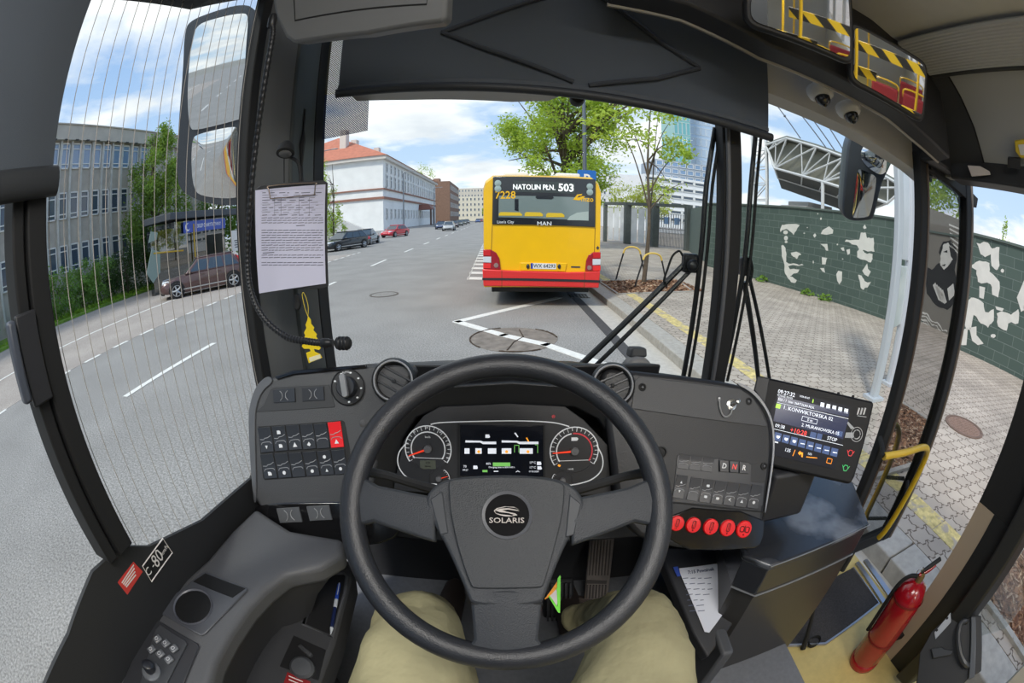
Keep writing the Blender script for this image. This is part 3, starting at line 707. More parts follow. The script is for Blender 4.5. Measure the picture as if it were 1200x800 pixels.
mb = MB(); g0 = c0 + V((0, -.4, 0)); mb.prism([road(WB - 3, 88.5), road(WB - 20, 88.5), road(WB - 20, 88.5, 8.2)], RD * 1.2); mb.build('ramp_wall', M('ramp_grey', (196, 196, 196), .8), t, smooth=0)
# entrance canopy
p = road(WB + 1.5, 136)
t = thing('entrance_canopy', 'brown canopy on posts over the white building entrance', 'canopy', p)
mb = MB(); o = p + V((0, 0, 5.0)); q = [o + V((-2, -3, 0)), o + V((3, -3, 0)), o + V((3, 3, 0)), o + V((-2, 3, 0))]; ap = [o + V((-1.4, -1.6, 1.7)), o + V((1.6, -1.6, 1.7)), o + V((1.6, 1.6, 1.7)), o + V((-1.4, 1.6, 1.7))]
mb.loft([q, ap]); mb.build('canopy_roof', M('canopy_brown', (128, 84, 74), .7), t, smooth=0)
for dx, dy in ((2.5, -2.5), (2.5, 2.5)):
    mb = MB(); mb.box(p + V((dx, dy, 2.5)), (.5, .5, 5)); mb.build('post', M('post_brown', (98, 78, 70), .7), t)
def block(name, label, c, d, mat, rows, cols, wmat, wz, fr=.55, z0=2., rot=0., extra=None):
    """a box building facing the viewer (-y) with a grid of windows on its front"""
    t = thing(name, label, 'building', (c[0], c[1], 0)); mb = MB(); R = Matrix.Rotation(rot, 3, 'Z'); o = V((c[0], c[1], 0))
    q = [o + R @ V(p) for p in ((-d[0] / 2, 0, 0), (d[0] / 2, 0, 0), (d[0] / 2, d[1], 0), (-d[0] / 2, d[1], 0))]
    mb.prism(q, (0, 0, d[2])); mb.build('wall', mat, t, smooth=0)
    w, h = d[0] / cols, (d[2] - z0) / rows
    me = window_mesh('w', w * fr, h * wz, w * .05, (), [WINF, wmat], .15)
    n = 0
    for i in range(rows):
        for j in range(cols):
            if n < 99: put(me, 'window', t, o + R @ V((-d[0] / 2 + (j + .5) * w, -.06, z0 + (i + .5) * h)), rot)
            n += 1
    if extra: extra(t, o, R)
    return t
def span(u0, u1, v, y): a, b = at(u0, v, y=y), at(u1, v, y=y); return (a.x + b.x) / 2, b.x - a.x, a.z
x, w, z = span(706, 741, 205, 110); block('apartment_tower', 'white apartment block with small square windows beyond the gateway', (x, 110), (w, 14, z + .5), M('tower_white', (222, 222, 224), .8), 6, 6, WGL, .42, .42, rot=radians(-8))
x, w, z = span(752, 830, 204, 84); block('office_building', 'white banded office building with long window rows beyond the gateway', (x, 84), (w, 16, z), M('band_white', (232, 233, 235), .7), 6, 5, WGL, .5, .9, rot=radians(10))
x, w, z = span(768, 830, 186, 100); block('glass_office', 'grey glass upper office volume behind the banded building', (x, 100), (w, 12, z), M('grey_cladding', (150, 160, 172), .4), 9, 7, WGLB, .7, .8)
x, w, z = span(787, 806, 100, 150); block('glass_tower', 'teal glass skyscraper behind the street tree branches', (x, 150), (w, 14, z + 14), M('teal_glass', (132, 186, 184), .12, spec=.8), 12, 4, M('teal_pane', (112, 172, 176), .08, spec=.9), .86, .9)
x, w, z = span(806, 850, 120, 165); block('blue_tower', 'pale blue glass tower behind the divider post', (x, 165), (w, 14, z + 14), M('blue_cladding', (176, 196, 220), .2, spec=.7), 14, 7, M('blue_pane', (176, 192, 212), .15, spec=.8), .7, .85)
x, w, z = span(527, 600, 231, 255); block('pale_terrace', 'pale cream terrace with rows of windows closing the street', (x, 255), (w, 14, z), M('cream_render', (222, 214, 196), .85), 4, 16, WGL, .5, .4)
x, w, z = span(533, 566, 221, 290); block('cream_tenement', 'taller cream roofline behind the pale terrace', (x, 290), (w, 14, z), M('cream_dark', (204, 196, 184), .85), 6, 9, WGL, .45, .4)
t = thing('brown_tenement', 'brown brick tenement after the white building', 'building', road(-18.5, 190))
mb = MB(); mb.prism([road(-19.5, 186), road(-19.5, 232), road(-34, 232), road(-34, 186)], (0, 0, 18.5)); mb.build('wall', M('brown_brick', (136, 108, 92), .9, noise_amt=.2, nscale=2), t, smooth=0)
me = window_mesh('t', 1.6, 2.2, .15, (), [WINF, WGL], .2)
for k in range(9):
    for z in (4, 8, 12, 15.8): put(me, 'window', t, road(-19.42, 189 + k * 4.8, z), ang)
for q_, d_ in ((road(-27, 200, 19.5), (3, 4, 3)), (road(-24, 222, 19.2), (2, 3, 2.4))):
    mb = MB(); mb.box(q_, d_); mb.build('chimney', M('brick_chimney', (150, 120, 104), .9), t, smooth=0)
# ------------------------------------------------------------------ steel canopy beyond the wall
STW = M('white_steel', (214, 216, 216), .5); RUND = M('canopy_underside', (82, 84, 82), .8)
CP = Pl(RN * 25, -RN)
t = thing('market_canopy', 'big white steel truss canopy with a dark underside behind the mural wall', 'canopy', CP.hit(930, 240) * V((1, 1, 0)) if False else V((CP.hit(930, 240).x, CP.hit(930, 240).y, 0)))
top = [CP.hit(*p) for p in ((897, 170), (922, 162), (957, 172), (990, 184), (1022, 198), (1060, 220))]
bot = [CP.hit(*p) for p in ((900, 176), (908, 197), (940, 206), (965, 213), (990, 221), (1040, 238))]
back = V((.62, .785, 0)) * 17
mb = MB()
for i in range(len(top) - 1): mb.prism([top[i], top[i + 1], top[i + 1] + back, top[i] + back], (0, 0, .25))
mb.build('roof_slab', M('canopy_roof', (132, 136, 130), .7), t, smooth=0)
mb = MB(); s_ = back * .06
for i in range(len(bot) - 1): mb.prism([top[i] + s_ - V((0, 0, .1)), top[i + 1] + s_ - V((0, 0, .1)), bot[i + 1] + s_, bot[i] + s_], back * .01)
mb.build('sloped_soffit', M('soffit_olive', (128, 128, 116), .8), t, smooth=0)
mb = MB()
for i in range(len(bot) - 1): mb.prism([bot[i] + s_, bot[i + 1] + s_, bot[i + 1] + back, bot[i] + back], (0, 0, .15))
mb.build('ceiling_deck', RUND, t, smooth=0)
mb = MB()
for off in (V((0, 0, 0)), back * .4):
    mb.tube([p + off for p in top], .11, 6); mb.tube([p + off for p in bot], .13, 6)
    for i in range(len(top)):
        mb.tube([top[i] + off, bot[i] + off], .09, 6)
        if i < len(top) - 1:
            mb.tube([bot[i] + off, top[i + 1] + off], .08, 6); m_ = (top[i] + top[i + 1]) / 2 + off; mb.tube([bot[i] + off, m_], .06, 6); mb.tube([bot[i + 1] + off, m_], .06, 6)
for i in range(len(top)): mb.tube([top[i], bot[i] + back * .4], .07, 6); mb.tube([bot[i], bot[i] + back * .4], .08, 6)
mb.build('roof_truss', STW, t)
mb = MB(); c = CP.hit(964, 245); mb.cyl(V((c.x, c.y, 0)), CP.hit(964, 212), .16, n=10); mb.build('column', STW, t)
t = thing('lattice_tower', 'white steel lattice tower at the end of the market canopy', 'tower', V((CP.hit(889, 245).x, CP.hit(889, 245).y, 0)))
l0, l1 = CP.hit(882, 245), CP.hit(898, 245); zt = CP.hit(890, 120).z
mb = MB(); s = back.normalized() * 1.8
for b_ in (l0, l1, l0 + s, l1 + s): mb.cyl(V((b_.x, b_.y, 0)), V((b_.x, b_.y, zt)), .12, n=8)
mb.build('corner_tubes', STW, t)
mb = MB(); k = 0; z = 0.5
while z < zt - 1.6:
    for a_, b_ in ((l0, l1), (l0 + s, l1 + s), (l0, l0 + s), (l1, l1 + s)):
        p0 = V((a_.x, a_.y, z)); p1 = V((b_.x, b_.y, z)); p2 = V((a_.x, a_.y, z + 1.6)); p3 = V((b_.x, b_.y, z + 1.6))
        mb.tube([p0, p1], .06, 5); mb.tube([p0, p3] if k % 2 else [p1, p2], .06, 5)
    z += 1.6; k += 1
mb.build('lattice_bracing', STW, t)
# roofs seen under the canopy
p = CP.hit(945, 238)
mb = MB(); mb.box(V((p.x + 3, p.y + 3, 2.2)), (4.5, 4, 5.4)); mb.box(V((p.x + 3, p.y + 3, 5.1)), (3.2, 3.2, .5)); tag(mb.build('plant_room', M('plant_room', (150, 150, 146), .8), bevel=.05), 'small grey roof cabin seen above the mural wall', 'cabin')
cab = M('cable', (88, 90, 98), .6)
QP = Pl(RN * 22, -RN)
for i, (a_, b_, c_) in enumerate([((892, 100), (938, 162), 'lowest'), ((896, 85), (968, 173), 'second'), ((905, 82), (978, 176), 'third'), ((925, 85), (992, 182), 'topmost')]):
    mb = MB(); p, q = QP.hit(*a_), QP.hit(*b_); mb.tube([p, q], .045, 6)
    for k in (.35, .62): mb.ball(p.lerp(q, k), .11, 5)
    tag(mb.build('stay_cable', cab), f'dark stay cable in the sky beside the blind, {c_} of four', 'cable', 'stay cables over the canopy')
# ------------------------------------------------------------------ cars
TYRE = M('tyre', (34, 34, 36), .85); RIM = M('alloy', (186, 190, 194), .35, metal=.7); CGL = M('car_glass', (62, 74, 84), .06, spec=.9); TRIMB = M('car_trim', (30, 31, 33), .6)
LAMPR = M('tail_red', (206, 30, 36), .25, coat=.5); LAMPW = M('head_lamp', (214, 220, 226), .12, spec=.9); PLATE = M('number_plate', (228, 228, 226), .5)
def car(label, loc, heading, col, L=4.6, Wd=1.86, Ht=1.5, kind='suv', scale=1., group='cars parked along the street', detail=True):
    """heading: direction the bonnet points to"""
    ang = atan2(heading[1], heading[0])
    t = thing('car', label, 'car', (0, 0, 0), group)
    paint = M('paint_%d_%d_%d' % col, col, .3, metal=.15, coat=.8)
    hw = Wd / 2; gc = .2 if kind == 'suv' else .15; wr = .36 if kind == 'suv' else .31
    belt = Ht * .62; xf, xr = L / 2, -L / 2
    prof = [(xr, .5, belt * .82, .80), (xr + .1, .28, belt * .96, .94), (xr + .45, gc, belt * 1.0, 1.), (xr + 1.2, gc, belt, 1.), (0, gc, belt * .98, 1.), (xf - 1.55, gc, belt * .95, 1.), (xf - .9, gc + .02, belt * .88, .98), (xf - .35, gc + .05, belt * .80, .92), (xf - .08, gc + .1, belt * .68, .8), (xf, gc + .18, belt * .55, .7)]
    mb = MB(); rings = []
    for x, zl, zb, k in prof:
        w = hw * k; zm = zl + (zb - zl) * .55
        rings.append([V((x, -w * .9, zl)), V((x, -w, zl + .12)), V((x, -w * 1.0, zm)), V((x, -w * .93, zb - .03)), V((x, -w * .82, zb)), V((x, 0, zb + .03)), V((x, w * .82, zb)), V((x, w * .93, zb - .03)), V((x, w, zm)), V((x, w, zl + .12)), V((x, w * .9, zl))])
    mb.loft(rings); mb.build('body', paint, t, smooth=50)
    gb = {'suv': (xr + .25, xf - 1.35), 'estate': (xr + .2, xf - 1.35), 'hatch': (xr + .25, xf - 1.15), 'sedan': (xr + .9, xf - 1.4)}[kind]
    gt = {'suv': (xr + .75, xf - 2.05), 'estate': (xr + .65, xf - 2.1), 'hatch': (xr + .85, xf - 1.95), 'sedan': (xr + 1.45, xf - 2.15)}[kind]
    b0, b1, t0, t1 = gb[0], gb[1], gt[0], gt[1]; zb, zt = belt - .04, Ht - .05; wb, wt = hw * .93, hw * .70
    mb = MB(); mb.loft([[V((b0, -wb, zb)), V((b1, -wb, zb)), V((b1, wb, zb)), V((b0, wb, zb))], [V((t0, -wt, zt)), V((t1, -wt, zt)), V((t1, wt, zt)), V((t0, wt, zt))]])
    mb.build('cabin', paint, t, bevel=.05)
    mb = MB(); mb.prism([V((t0 - .06, -wt * .97, zt - .005)), V((t1 + .05, -wt * .97, zt - .005)), V((t1 + .05, wt * .97, zt - .005)), V((t0 - .06, wt * .97, zt - .005))], (0, 0, .055)); mb.build('roof', paint, t, bevel=.025)
    def side(fx, fz, s, off=.012):
        z = zb + (zt - zb) * fz; y = wb + (wt - wb) * fz
        x = (b0 + (t0 - b0) * fz) + ((b1 + (t1 - b1) * fz) - (b0 + (t0 - b0) * fz)) * fx
        return V((x, s * (y + off), z))
    for s in (-1, 1):
        for f0, f1 in ((.06, .30), (.33, .62), (.65, .94)):
            mb = MB(); q = [side(f0, .12, s), side(f1, .12, s), side(f1 - (.03 if f1 > .9 else 0), .88, s), side(f0 + (.03 if f0 < .1 else 0), .88, s)]
            mb.prism(q, (0, -s * .02, 0)); mb.build('side_window', CGL, t, smooth=0)
        mb = MB(); c = V((b1 - .28, s * (hw + .06), zb + .08)); mb.ball(c, .1, 6, (.7, 1, .7)); mb.build('door_mirror', paint, t)
        for k in (.42, .70):
            mb = MB(); mb.box(V((b0 + (b1 - b0) * k, s * (hw * .985), belt * .86)), (.2, .04, .035)); mb.build('door_handle', paint, t)
    def endq(front, fy, fz, off):
        bx, tx = (b1, t1) if front else (b0, t0); z = zb + (zt - zb) * fz; y = (wb + (wt - wb) * fz) * fy
        return V((bx + (tx - bx) * fz + (off if front else -off), y, z))
    for fr, nm in ((True, 'windscreen'), (False, 'rear_window')):
        mb = MB(); q = [endq(fr, -.88, .1, .012), endq(fr, .88, .1, .012), endq(fr, .88, .92, .012), endq(fr, -.88, .92, .012)]; mb.prism(q, (-.02 if fr else .02, 0, 0)); mb.build(nm, CGL, t, smooth=0)
    wx = (xf - .86, xr + .82)
    for x in wx:
        for s in (-1, 1):
            mb = MB(); mb.lathe(V((x, s * (hw - .02), wr + .02)), (0, s, 0), [(.02, -.02), (wr + .06, -.02), (wr + .06, .025), (.02, .025)], 28); mb.build('wheel_arch', TRIMB, t)
            mb = MB(); c = V((x, s * (hw - .19), wr)); mb.lathe(c, (0, s, 0), [(wr * .6, 0), (wr * .97, 0), (wr, .04), (wr, .19), (wr * .95, .24), (wr * .72, .25), (wr * .72, .2)], 28); w_ = mb.build('wheel', TYRE, t)
            mb = MB(); mb.lathe(c, (0, s, 0), [(wr * .6, .2), (wr * .72, .2), (wr * .72, .243), (wr * .64, .243), (wr * .62, .2)], 24, cap=False)
            for q in range(5):
                a = 2 * pi * q / 5; d = V((cos(a), 0, sin(a))); mb.tube([c + V((0, s * .235, 0)) + d * .03, c + V((0, s * .235, 0)) + d * wr * .68], [.05, .035], 6)
            mb.ball(c + V((0, s * .235, 0)), .06, 6); mb.build('rim', RIM, w_)
    for s in (-1, 1):
        mb = MB(); mb.prism([V((xf - .5, s * hw * .9, belt * .74)), V((xf - .12, s * hw * .72, belt * .66)), V((xf - .1, s * hw * .45, belt * .62)), V((xf - .14, s * hw * .5, belt * .74))], (0, 0, .1)); mb.build('headlight', LAMPW, t, bevel=.02)
        z0, z1 = (belt * .75, Ht * .86) if kind == 'suv' else (belt * .72, belt * .98)
        x1 = xr + (.42 if kind == 'suv' else .12)
        mb = MB(); mb.prism([V((xr + .02, s * hw * .97, z0)), V((xr + .32, s * hw * 1.0, z0)), V((x1 + .12, s * hw * .88, z1)), V((x1 - .1, s * hw * .86, z1))], (0, -s * .12, 0)); mb.build('tail_light', LAMPR, t, bevel=.02)
        mb = MB(); mb.box(V((.0, s * (hw + .005), gc + .17)), (L * .5, .03, .045)); mb.build('sill_strip', M('chrome_strip', (206, 208, 210), .3, metal=.8), t)
    for x, s in ((xf + .005, 1), (xr - .005, -1)):
        mb = MB(); mb.box(V((x - s * .05, 0, .52)), (.05, .5, .11)); mb.build('number_plate', PLATE, t)
    mb = MB(); mb.prism([V((xf - .2, -hw * .8, .22)), V((xf + .0, -hw * .6, .24)), V((xf + .0, hw * .6, .24)), V((xf - .2, hw * .8, .22))], (0, 0, .2)); mb.build('front_bumper', TRIMB, t, bevel=.04)
    t.location = loc; t.rotation_euler = (0, 0, ang); t.scale = (scale,) * 3
    return t
def between(a, b, z=0.):
    a, b = at(*a, z=0), at(*b, z=0); return (a + b) / 2, (a - b)
# far side of each car's wheels line: shift the body half a width away from the viewer
def park(label, f, r, col, **k):
    c, h = between(f, r); h.z = 0; h.normalize(); s = V((-h.y, h.x, 0)); away = s if s.dot(c) > 0 else -s
    return car(label, c + away * (k.get('Wd', 1.86) / 2) * k.get('scale', 1.), h, col, **k)
park('dark brown metallic estate-like SUV parked across the road before the blue kiosk sign', (211, 349.5), (271.5, 336.8), (92, 66, 64), L=4.63, Ht=1.66, kind='suv', scale=.86)
park('black estate car parked ahead of the white gable wall', (393, 295), (430, 289.5), (38, 43, 50), L=4.5, Wd=1.8, Ht=1.42, kind='estate')
c, h = between((425, 289), (444, 284)); car('black car mostly hidden behind the black estate car', c + V((-.9, .8, 0)), h, (34, 38, 46), L=4.4, kind='sedan', Ht=1.4)
park('bright red hatchback parked by the white building', (458, 278.5), (481, 275.8), (198, 34, 52), L=4.2, Wd=1.75, Ht=1.45, kind='hatch')
car('silver car driving towards the viewer in the oncoming lane', at(524, 270.5, z=0) + V((0, 2, 0)), (.06, -1, 0), (176, 178, 180), L=4.3, Wd=1.78, Ht=1.5, kind='hatch', group='cars further down the street')
car('dark blue car parked just behind the silver car', V((at(517, 262, y=78).x, 78, 0)), (.1, -1, 0), (44, 62, 100), Ht=1.45, kind='sedan', group='cars further down the street')
for i, (u, y, col, lb) in enumerate([(532, 88, (70, 50, 50), 'dark maroon parked car after the silver car'), (538, 104, (84, 90, 84), 'grey-green parked car further down the street'), (543, 120, (92, 96, 88), 'olive grey parked car near the street end'), (547, 140, (60, 60, 64), 'dark parked car before the pale terrace'), (560, 170, (40, 80, 150), 'small blue car at the street end by the yellow bus'), (564, 185, (150, 44, 50), 'tiny red car at the street end beside the yellow bus')]):
    car(lb, V((at(u, 262, y=y).x, y, 0)), (.1, -1, 0), col, Ht=1.5, kind='hatch', group='cars further down the street')
# a white van and two cars behind the bus, seen in the door mirror
car('white van-like car parked behind, reflected in the driver side mirror', road(-9.9, -26), (0, 1, 0), (226, 226, 226), L=4.9, Ht=1.9, kind='estate', group='cars behind the bus')
# ------------------------------------------------------------------ street furniture
GREYP = M('lamp_post_grey', (104, 112, 122), .5, metal=.4)
def lamp_post(label, base, h, r=.09, arm=0):
    t = thing('lamp_post', label, 'lamp post', base, 'street lamp posts'); mb = MB(); mb.tube([base, base + V((0, 0, h))], [r, r * .6], 10); mb.build('pole', GREYP, t)
    mb = MB(); top = base + V((0, 0, h)); mb.tube(smooth_path([top, top + V((.4, 0, .25)), top + V((1.3, 0, .3))], 4), r * .5, 8); mb.build('bracket', GREYP, t)
    mb = MB(); mb.box(top + V((1.6, 0, .3)), (.7, .22, .1)); mb.build('lantern', M('lantern', (150, 154, 158), .4, metal=.4), t, bevel=.03)
    mb = MB(); mb.cyl(base, base + V((0, 0, .9)), r * 1.5, n=12); mb.build('base_sleeve', GREYP, t); return t
lamp_post('grey street lamp post behind the blue parking sign', V((2.42, 14.3, .15)), 8.5, .085)
lamp_post('tall dark lamp post before the white building facade', V((at(473, 250, y=62).x, 62, 0)), 9, .12)
lamp_post('thin lamp post beyond the entrance canopy', V((at(509, 250, y=98).x, 98, 0)), 9, .14)
lamp_post('slim lamp post beside the windscreen pillar over the red roof', V((at(375.5, 200, y=40).x, 40, 0)), 9.5, .09)
t = thing('parking_sign', 'blue square parking sign with a white letter P', 'sign', V((2.42, 14.1, .15)))
sp = Pl(at(687.5, 210, y=14.0), (0, -1, 0))
mb = MB(); mb.lslab(sp, rr(0, 0, .62, .62, .05), .02); mb.build('plate', M('sign_blue', (34, 108, 196), .4), t)
mb = MB(); mb.lslab(sp, rr(0, 0, .56, .56, .04), .003, .02); mb.lslab(sp, rr(0, 0, .53, .53, .04), .003, .0205); mb.build('border', WHITEP, t) if False else mb.bm.free()
mb = MB(); mb.text('P', sp.mat(0, 0, .024), .56, bold=.02); mb.build('letter', M('sign_white', (240, 240, 240), .5), t, smooth=0)
mb = MB(); mb.box(V((2.42, 14.09, sp.o.z)), (.06, .14, .5)); mb.build('clamp', GREYP, t)
# bike stands
BLK = M('black_steel', (40, 42, 46), .45, metal=.2); YEL = M('yellow_band', (222, 190, 92), .5)
def bike_stand(label, p, q, h):
    t = thing('bike_stand', label, 'bike stand', (p + q) / 2, 'bike stands at the mulch bed')
    m = (p + q) / 2 + V((0, 0, h)); d = (q - p)
    arc = [p + d * .22 + V((0, 0, h * .8)), p + d * .27 + V((0, 0, h * .92)), p + d * .38 + V((0, 0, h * .985)), m, p + d * .62 + V((0, 0, h * .985)), p + d * .73 + V((0, 0, h * .92)), p + d * .78 + V((0, 0, h * .8))]
    for a_, b_ in ((p, arc[0]), (q, arc[-1])):
        mb = MB(); mb.tube([a_ - V((0, 0, .05)), a_.lerp(b_, .25) , b_], .024, 8); mb.build('leg', BLK, t)
    mb = MB(); mb.tube(smooth_path(arc, 4), .027, 8); mb.build('top_band', YEL, t)
bike_stand('tall black bike stand with a yellow top, further of the two', at(721.5, 327.5, z=.15), at(757, 330, z=.15), 1.02)
bike_stand('black bike stand with a yellow top, closer to the wiper', at(743.3, 336.8, z=.15), at(782, 336.8, z=.15), .95)
# white pylon built in place of a pale windscreen reflection
PYL = M('reflection_pylon_white', (184, 190, 196), .45)
t = thing('reflection_pylon', 'tall white panel on two posts by the open door, standing in for a windscreen reflection', 'pylon', at(1022, 467, z=.15))
p1, p2 = at(1023, 467, z=.15), at(1060, 432, z=.15); p2 = p1 + (p2 - p1) * .42
for p in (p1, p2):
    mb = MB(); mb.box(p + V((0, 0, 2.)), (.13, .1, 4.)); mb.build('post', PYL, t, bevel=.02)
    mb = MB(); mb.box(p + V((0, 0, .02)), (.26, .22, .04)); mb.build('reflection_foot_plate', PYL, t)
d = (p2 - p1); mb = MB(); mb.prism([p1 + d * .06 + V((0, 0, 1.8)), p2 - d * .06 + V((0, 0, 1.8)), p2 - d * .06 + V((0, .05, 1.8)), p1 + d * .06 + V((0, .05, 1.8))], (0, 0, 2.0)); mb.build('panel', M('reflection_pylon_panel', (212, 216, 220), .35), t, bevel=.01)
mb = MB(); mb.prism([p1 + d * .06 + V((0, 0, .9)), p2 - d * .06 + V((0, 0, .9)), p2 - d * .06 + V((0, .05, .9)), p1 + d * .06 + V((0, .05, .9))], (0, 0, .82)); mb.build('lower_pane', M('reflection_lower_pane_white', (206, 214, 212), .2), t, bevel=.01)
# kiosk with the blue sign
t = thing('kiosk', 'dark glazed kiosk with a blue charity shop sign behind the SUV', 'kiosk', road(-15.4, 18, 0))
KG = glass_mat('kiosk_glass', (120, 128, 128), .22, facing=False); KF = M('kiosk_roof', (66, 72, 80), .6)
mb = MB(); mb.prism([road(-15.3, 16), road(-15.3, 20.6), road(-17, 20.6), road(-17, 16)], (0, 0, 3.2)); mb.build('walls', KG, t, smooth=0)
mb = MB(); mb.prism([road(-15.0, 15.4, 3.3), road(-15.0, 22, 3.3), road(-17.3, 22, 3.3), road(-17.3, 15.4, 3.3)], (0, 0, .35)); mb.build('roof', KF, t, bevel=.03)
kp = Pl(road(-15.24, 18.6, 2.86), RN); kp.ex = RD; kp.ey = V((0, 0, 1)); kp.n = RN
mb = MB(); mb.lslab(kp, rr(0, 0, 3.9, .56, .03), .05); mb.build('sign_board', M('shop_blue', (56, 84, 178), .4), t)
mb = MB(); mb.text('SKLEP CHARYTATYWNY', kp.mat(.35, 0, .055), .36, sx=.72, bold=.01); mb.build('sign_lettering', M('sign_white', (240, 240, 240), .5), t, smooth=0)
mb = MB(); mb.lslab(kp, circ(-1.62, 0, .2, .2), .006, .05); mb.build('sign_roundel', M('sign_white'), t, smooth=0)
mb = MB(); mb.lslab(kp, circ(-1.56, .02, .15, .15), .004, .056); mb.build('sign_crescent', M('shop_blue'), t, smooth=0)
mb = MB(); mb.cyl(road(-15.18, 17.5, 0), road(-15.18, 17.5, 3.), .04); mb.tube([road(-15.18, 14.2, 1.9), road(-15.18, 16.5, 1.75)], .04, 6); mb.build('yellow_rail', M('kiosk_yellow', (206, 168, 40), .5), t)
kp2 = Pl(road(-15.2, 15.1, 1.6), RN); kp2.ex = RD; kp2.ey = V((0, 0, 1)); kp2.n = RN
mb = MB(); mb.lslab(kp2, [(-1.5, -.5), (-1.1, -1.), (-.5, -.6), (-.4, .3), (-1.0, .5)], .02); mb.lslab(kp2, [(-1.2, .8), (-.6, .9), (-.5, 1.2), (-1.0, 1.3)], .02); mb.build('poster_shapes', M('poster_grey', (142, 160, 152), .7), t, smooth=0)
mb = MB(); mb.prism([road(-15.25, 14.1), road(-15.25, 16), road(-15.5, 16), road(-15.5, 14.1)], (0, 0, 2.9)); mb.build('side_screen', KG, t, smooth=0)
kp3 = Pl(at(281, 281, x=-15.1), RN); kp3.ex = RD; kp3.ey = V((0, 0, 1)); kp3.n = RN
t = thing('notice_board', 'white notice board on a post behind the brown SUV', 'sign', V((kp3.o.x, kp3.o.y, 0)))
mb = MB(); mb.lslab(kp3, rr(0, 0, 1.75, 1.15, .02), .04); mb.build('board', M('board_white', (226, 224, 220), .6), t)
mb = MB(); mb.lslab(kp3, [(-.3, .25), (-.05, .12), (.05, .25), (-.05, .42), (-.2, .4)], .005, .04)
for k in range(4): mb.lslab(kp3, rr(0, .0 - k * .12, 1.3 - .1 * (k % 2), .05, .01), .005, .04)
mb.build('printed_lines', M('ink', (60, 60, 66), .7), t, smooth=0)
mb = MB(); mb.cyl(V((kp3.o.x, kp3.o.y, 0)) - RN * .06, kp3.o - RN * .06, .05); mb.build('post', GREYP, t)
# ------------------------------------------------------------------ the yellow city bus
BY = 9.0; BC = (at(566, 300, y=BY).x + at(704, 300, y=BY).x) / 2; BW = 2.5
t = thing('city_bus', 'yellow and red city bus on line 503 stopped directly ahead', 'bus', (BC, BY + 6, 0))
BYEL = M('bus_yellow', (246, 190, 0), .35, coat=.4, noise_amt=.03, nscale=3); BRED = M('bus_red', (222, 46, 44), .38, coat=.3); BDARK = M('bus_dark_glass', (36, 40, 46), .12, spec=.7)
bz0, bz1 = .46, 2.86
def bring(y, k, ztop): # cross section
    w = BW / 2 * k; pts = [(-w, bz0), (-w, ztop - .28), (-w + .05, ztop - .12), (-w + .2, ztop), (w - .2, ztop), (w - .05, ztop - .12), (w, ztop - .28), (w, bz0)]
    return [V((BC + x, y, z)) for x, z in pts]
mb = MB(); mb.loft([bring(BY, .985, bz1 - .06), bring(BY + .12, 1, bz1), bring(BY + 11.8, 1, bz1), bring(BY + 12, .97, bz1 - .1)]); mb.build('body', BYEL, t, smooth=30)
bp = Pl((BC, BY, 0), (0, -1, 0))
def bq(lst): return [bp.loc(*p) for p in lst]
c4 = lambda l: crop(540, 180, 4.706, l)
mb = MB(); mb.slab(bp, c4([(178, 126), (742, 142), (740, 405), (173, 390)]), .03); mb.build('rear_glass_panel', BDARK, t, bevel=.01)
mb = MB(); mb.slab(bp, c4([(292, 150), (628, 160), (628, 222), (292, 212)]), .006, .03); disp = mb.build('destination_display', M('display_glass', (58, 66, 66), .15), t)
mb = MB(); mb.text('NATOLIN PŁN.', bp.mat(*bp.loc(*c4([(404, 186)])[0]), .038), .2, bold=.012, sx=.85); mb.text('503', bp.mat(*bp.loc(*c4([(580, 190)])[0]), .038), .29, bold=.018); mb.build('display_lettering', M('led_white', (250, 250, 250), .5, emit=.6), disp, smooth=0)
mb = MB(); mb.slab(bp, c4([(210, 232), (705, 244), (704, 370), (208, 350)]), .004, .03); win = mb.build('rear_window', M('bus_rear_pane', (122, 136, 134), .1, spec=.8), t)
for a_, b_ in (((210, 322), (338, 342)), ((352, 322), (452, 345)), ((470, 326), (570, 350))):
    (u0, v0), (u1, v1) = a_, b_
    mb = MB(); mb.slab(bp, c4([(u0, v1), (u0, v0 + 8), (u0 + 10, v0), (u1 - 14, v0 + 2), (u1, v0 + 12), (u1, v1)]), .004, .035); mb.build('seat_back', M('seat_yellow', (222, 186, 40), .6), win)
mb = MB(); mb.slab(bp, c4([(585, 366), (600, 345), (640, 325), (702, 318), (702, 368)]), .004, .035); mb.build('rear_shelf', M('shelf_pale', (172, 184, 178), .5), win)
mb = MB(); mb.slab(bp, c4([(410, 240), (428, 222), (500, 222), (512, 244), (500, 252), (420, 250)]), .004, .035); mb.build('camera_hood', BDARK, win)
mb = MB(); mb.slab(bp, c4([(297, 250), (318, 250), (318, 318), (297, 312)]), .004, .035); mb.build('pole_silhouette', BDARK, win)
mb = MB(); mb.text('7228', bp.mat(*bp.loc(*c4([(246, 230)])[0]), .036), .29, bold=.012, sx=.95); mb.build('fleet_number', M('mark_yellow', (248, 190, 20), .5), t, smooth=0)
mb = MB(); mb.slab(bp, c4([(618, 254), (640, 226), (668, 222), (664, 232), (648, 232), (640, 244), (672, 234), (684, 236), (668, 252), (650, 258)]), .004, .034); mb.text('mzo', bp.mat(*bp.loc(*c4([(696, 252)])[0]), .036), .2, bold=.012)
mb.build('operator_logo', M('mark_yellow'), t, smooth=0)
mb = MB(); mb.text("Lion's City", bp.mat(*bp.loc(*c4([(246, 377)])[0]), .036), .105, bold=.012); mb.build('model_lettering', M('letter_silver', (222, 226, 228), .35), t, smooth=0); mb = MB(); mb.text('MAN', bp.mat(*bp.loc(*c4([(460, 386)])[0]), .036), .15, bold=.012, sx=1.2); mb.build('maker_lettering', M('letter_silver', (222, 226, 228), .35), t, smooth=0)
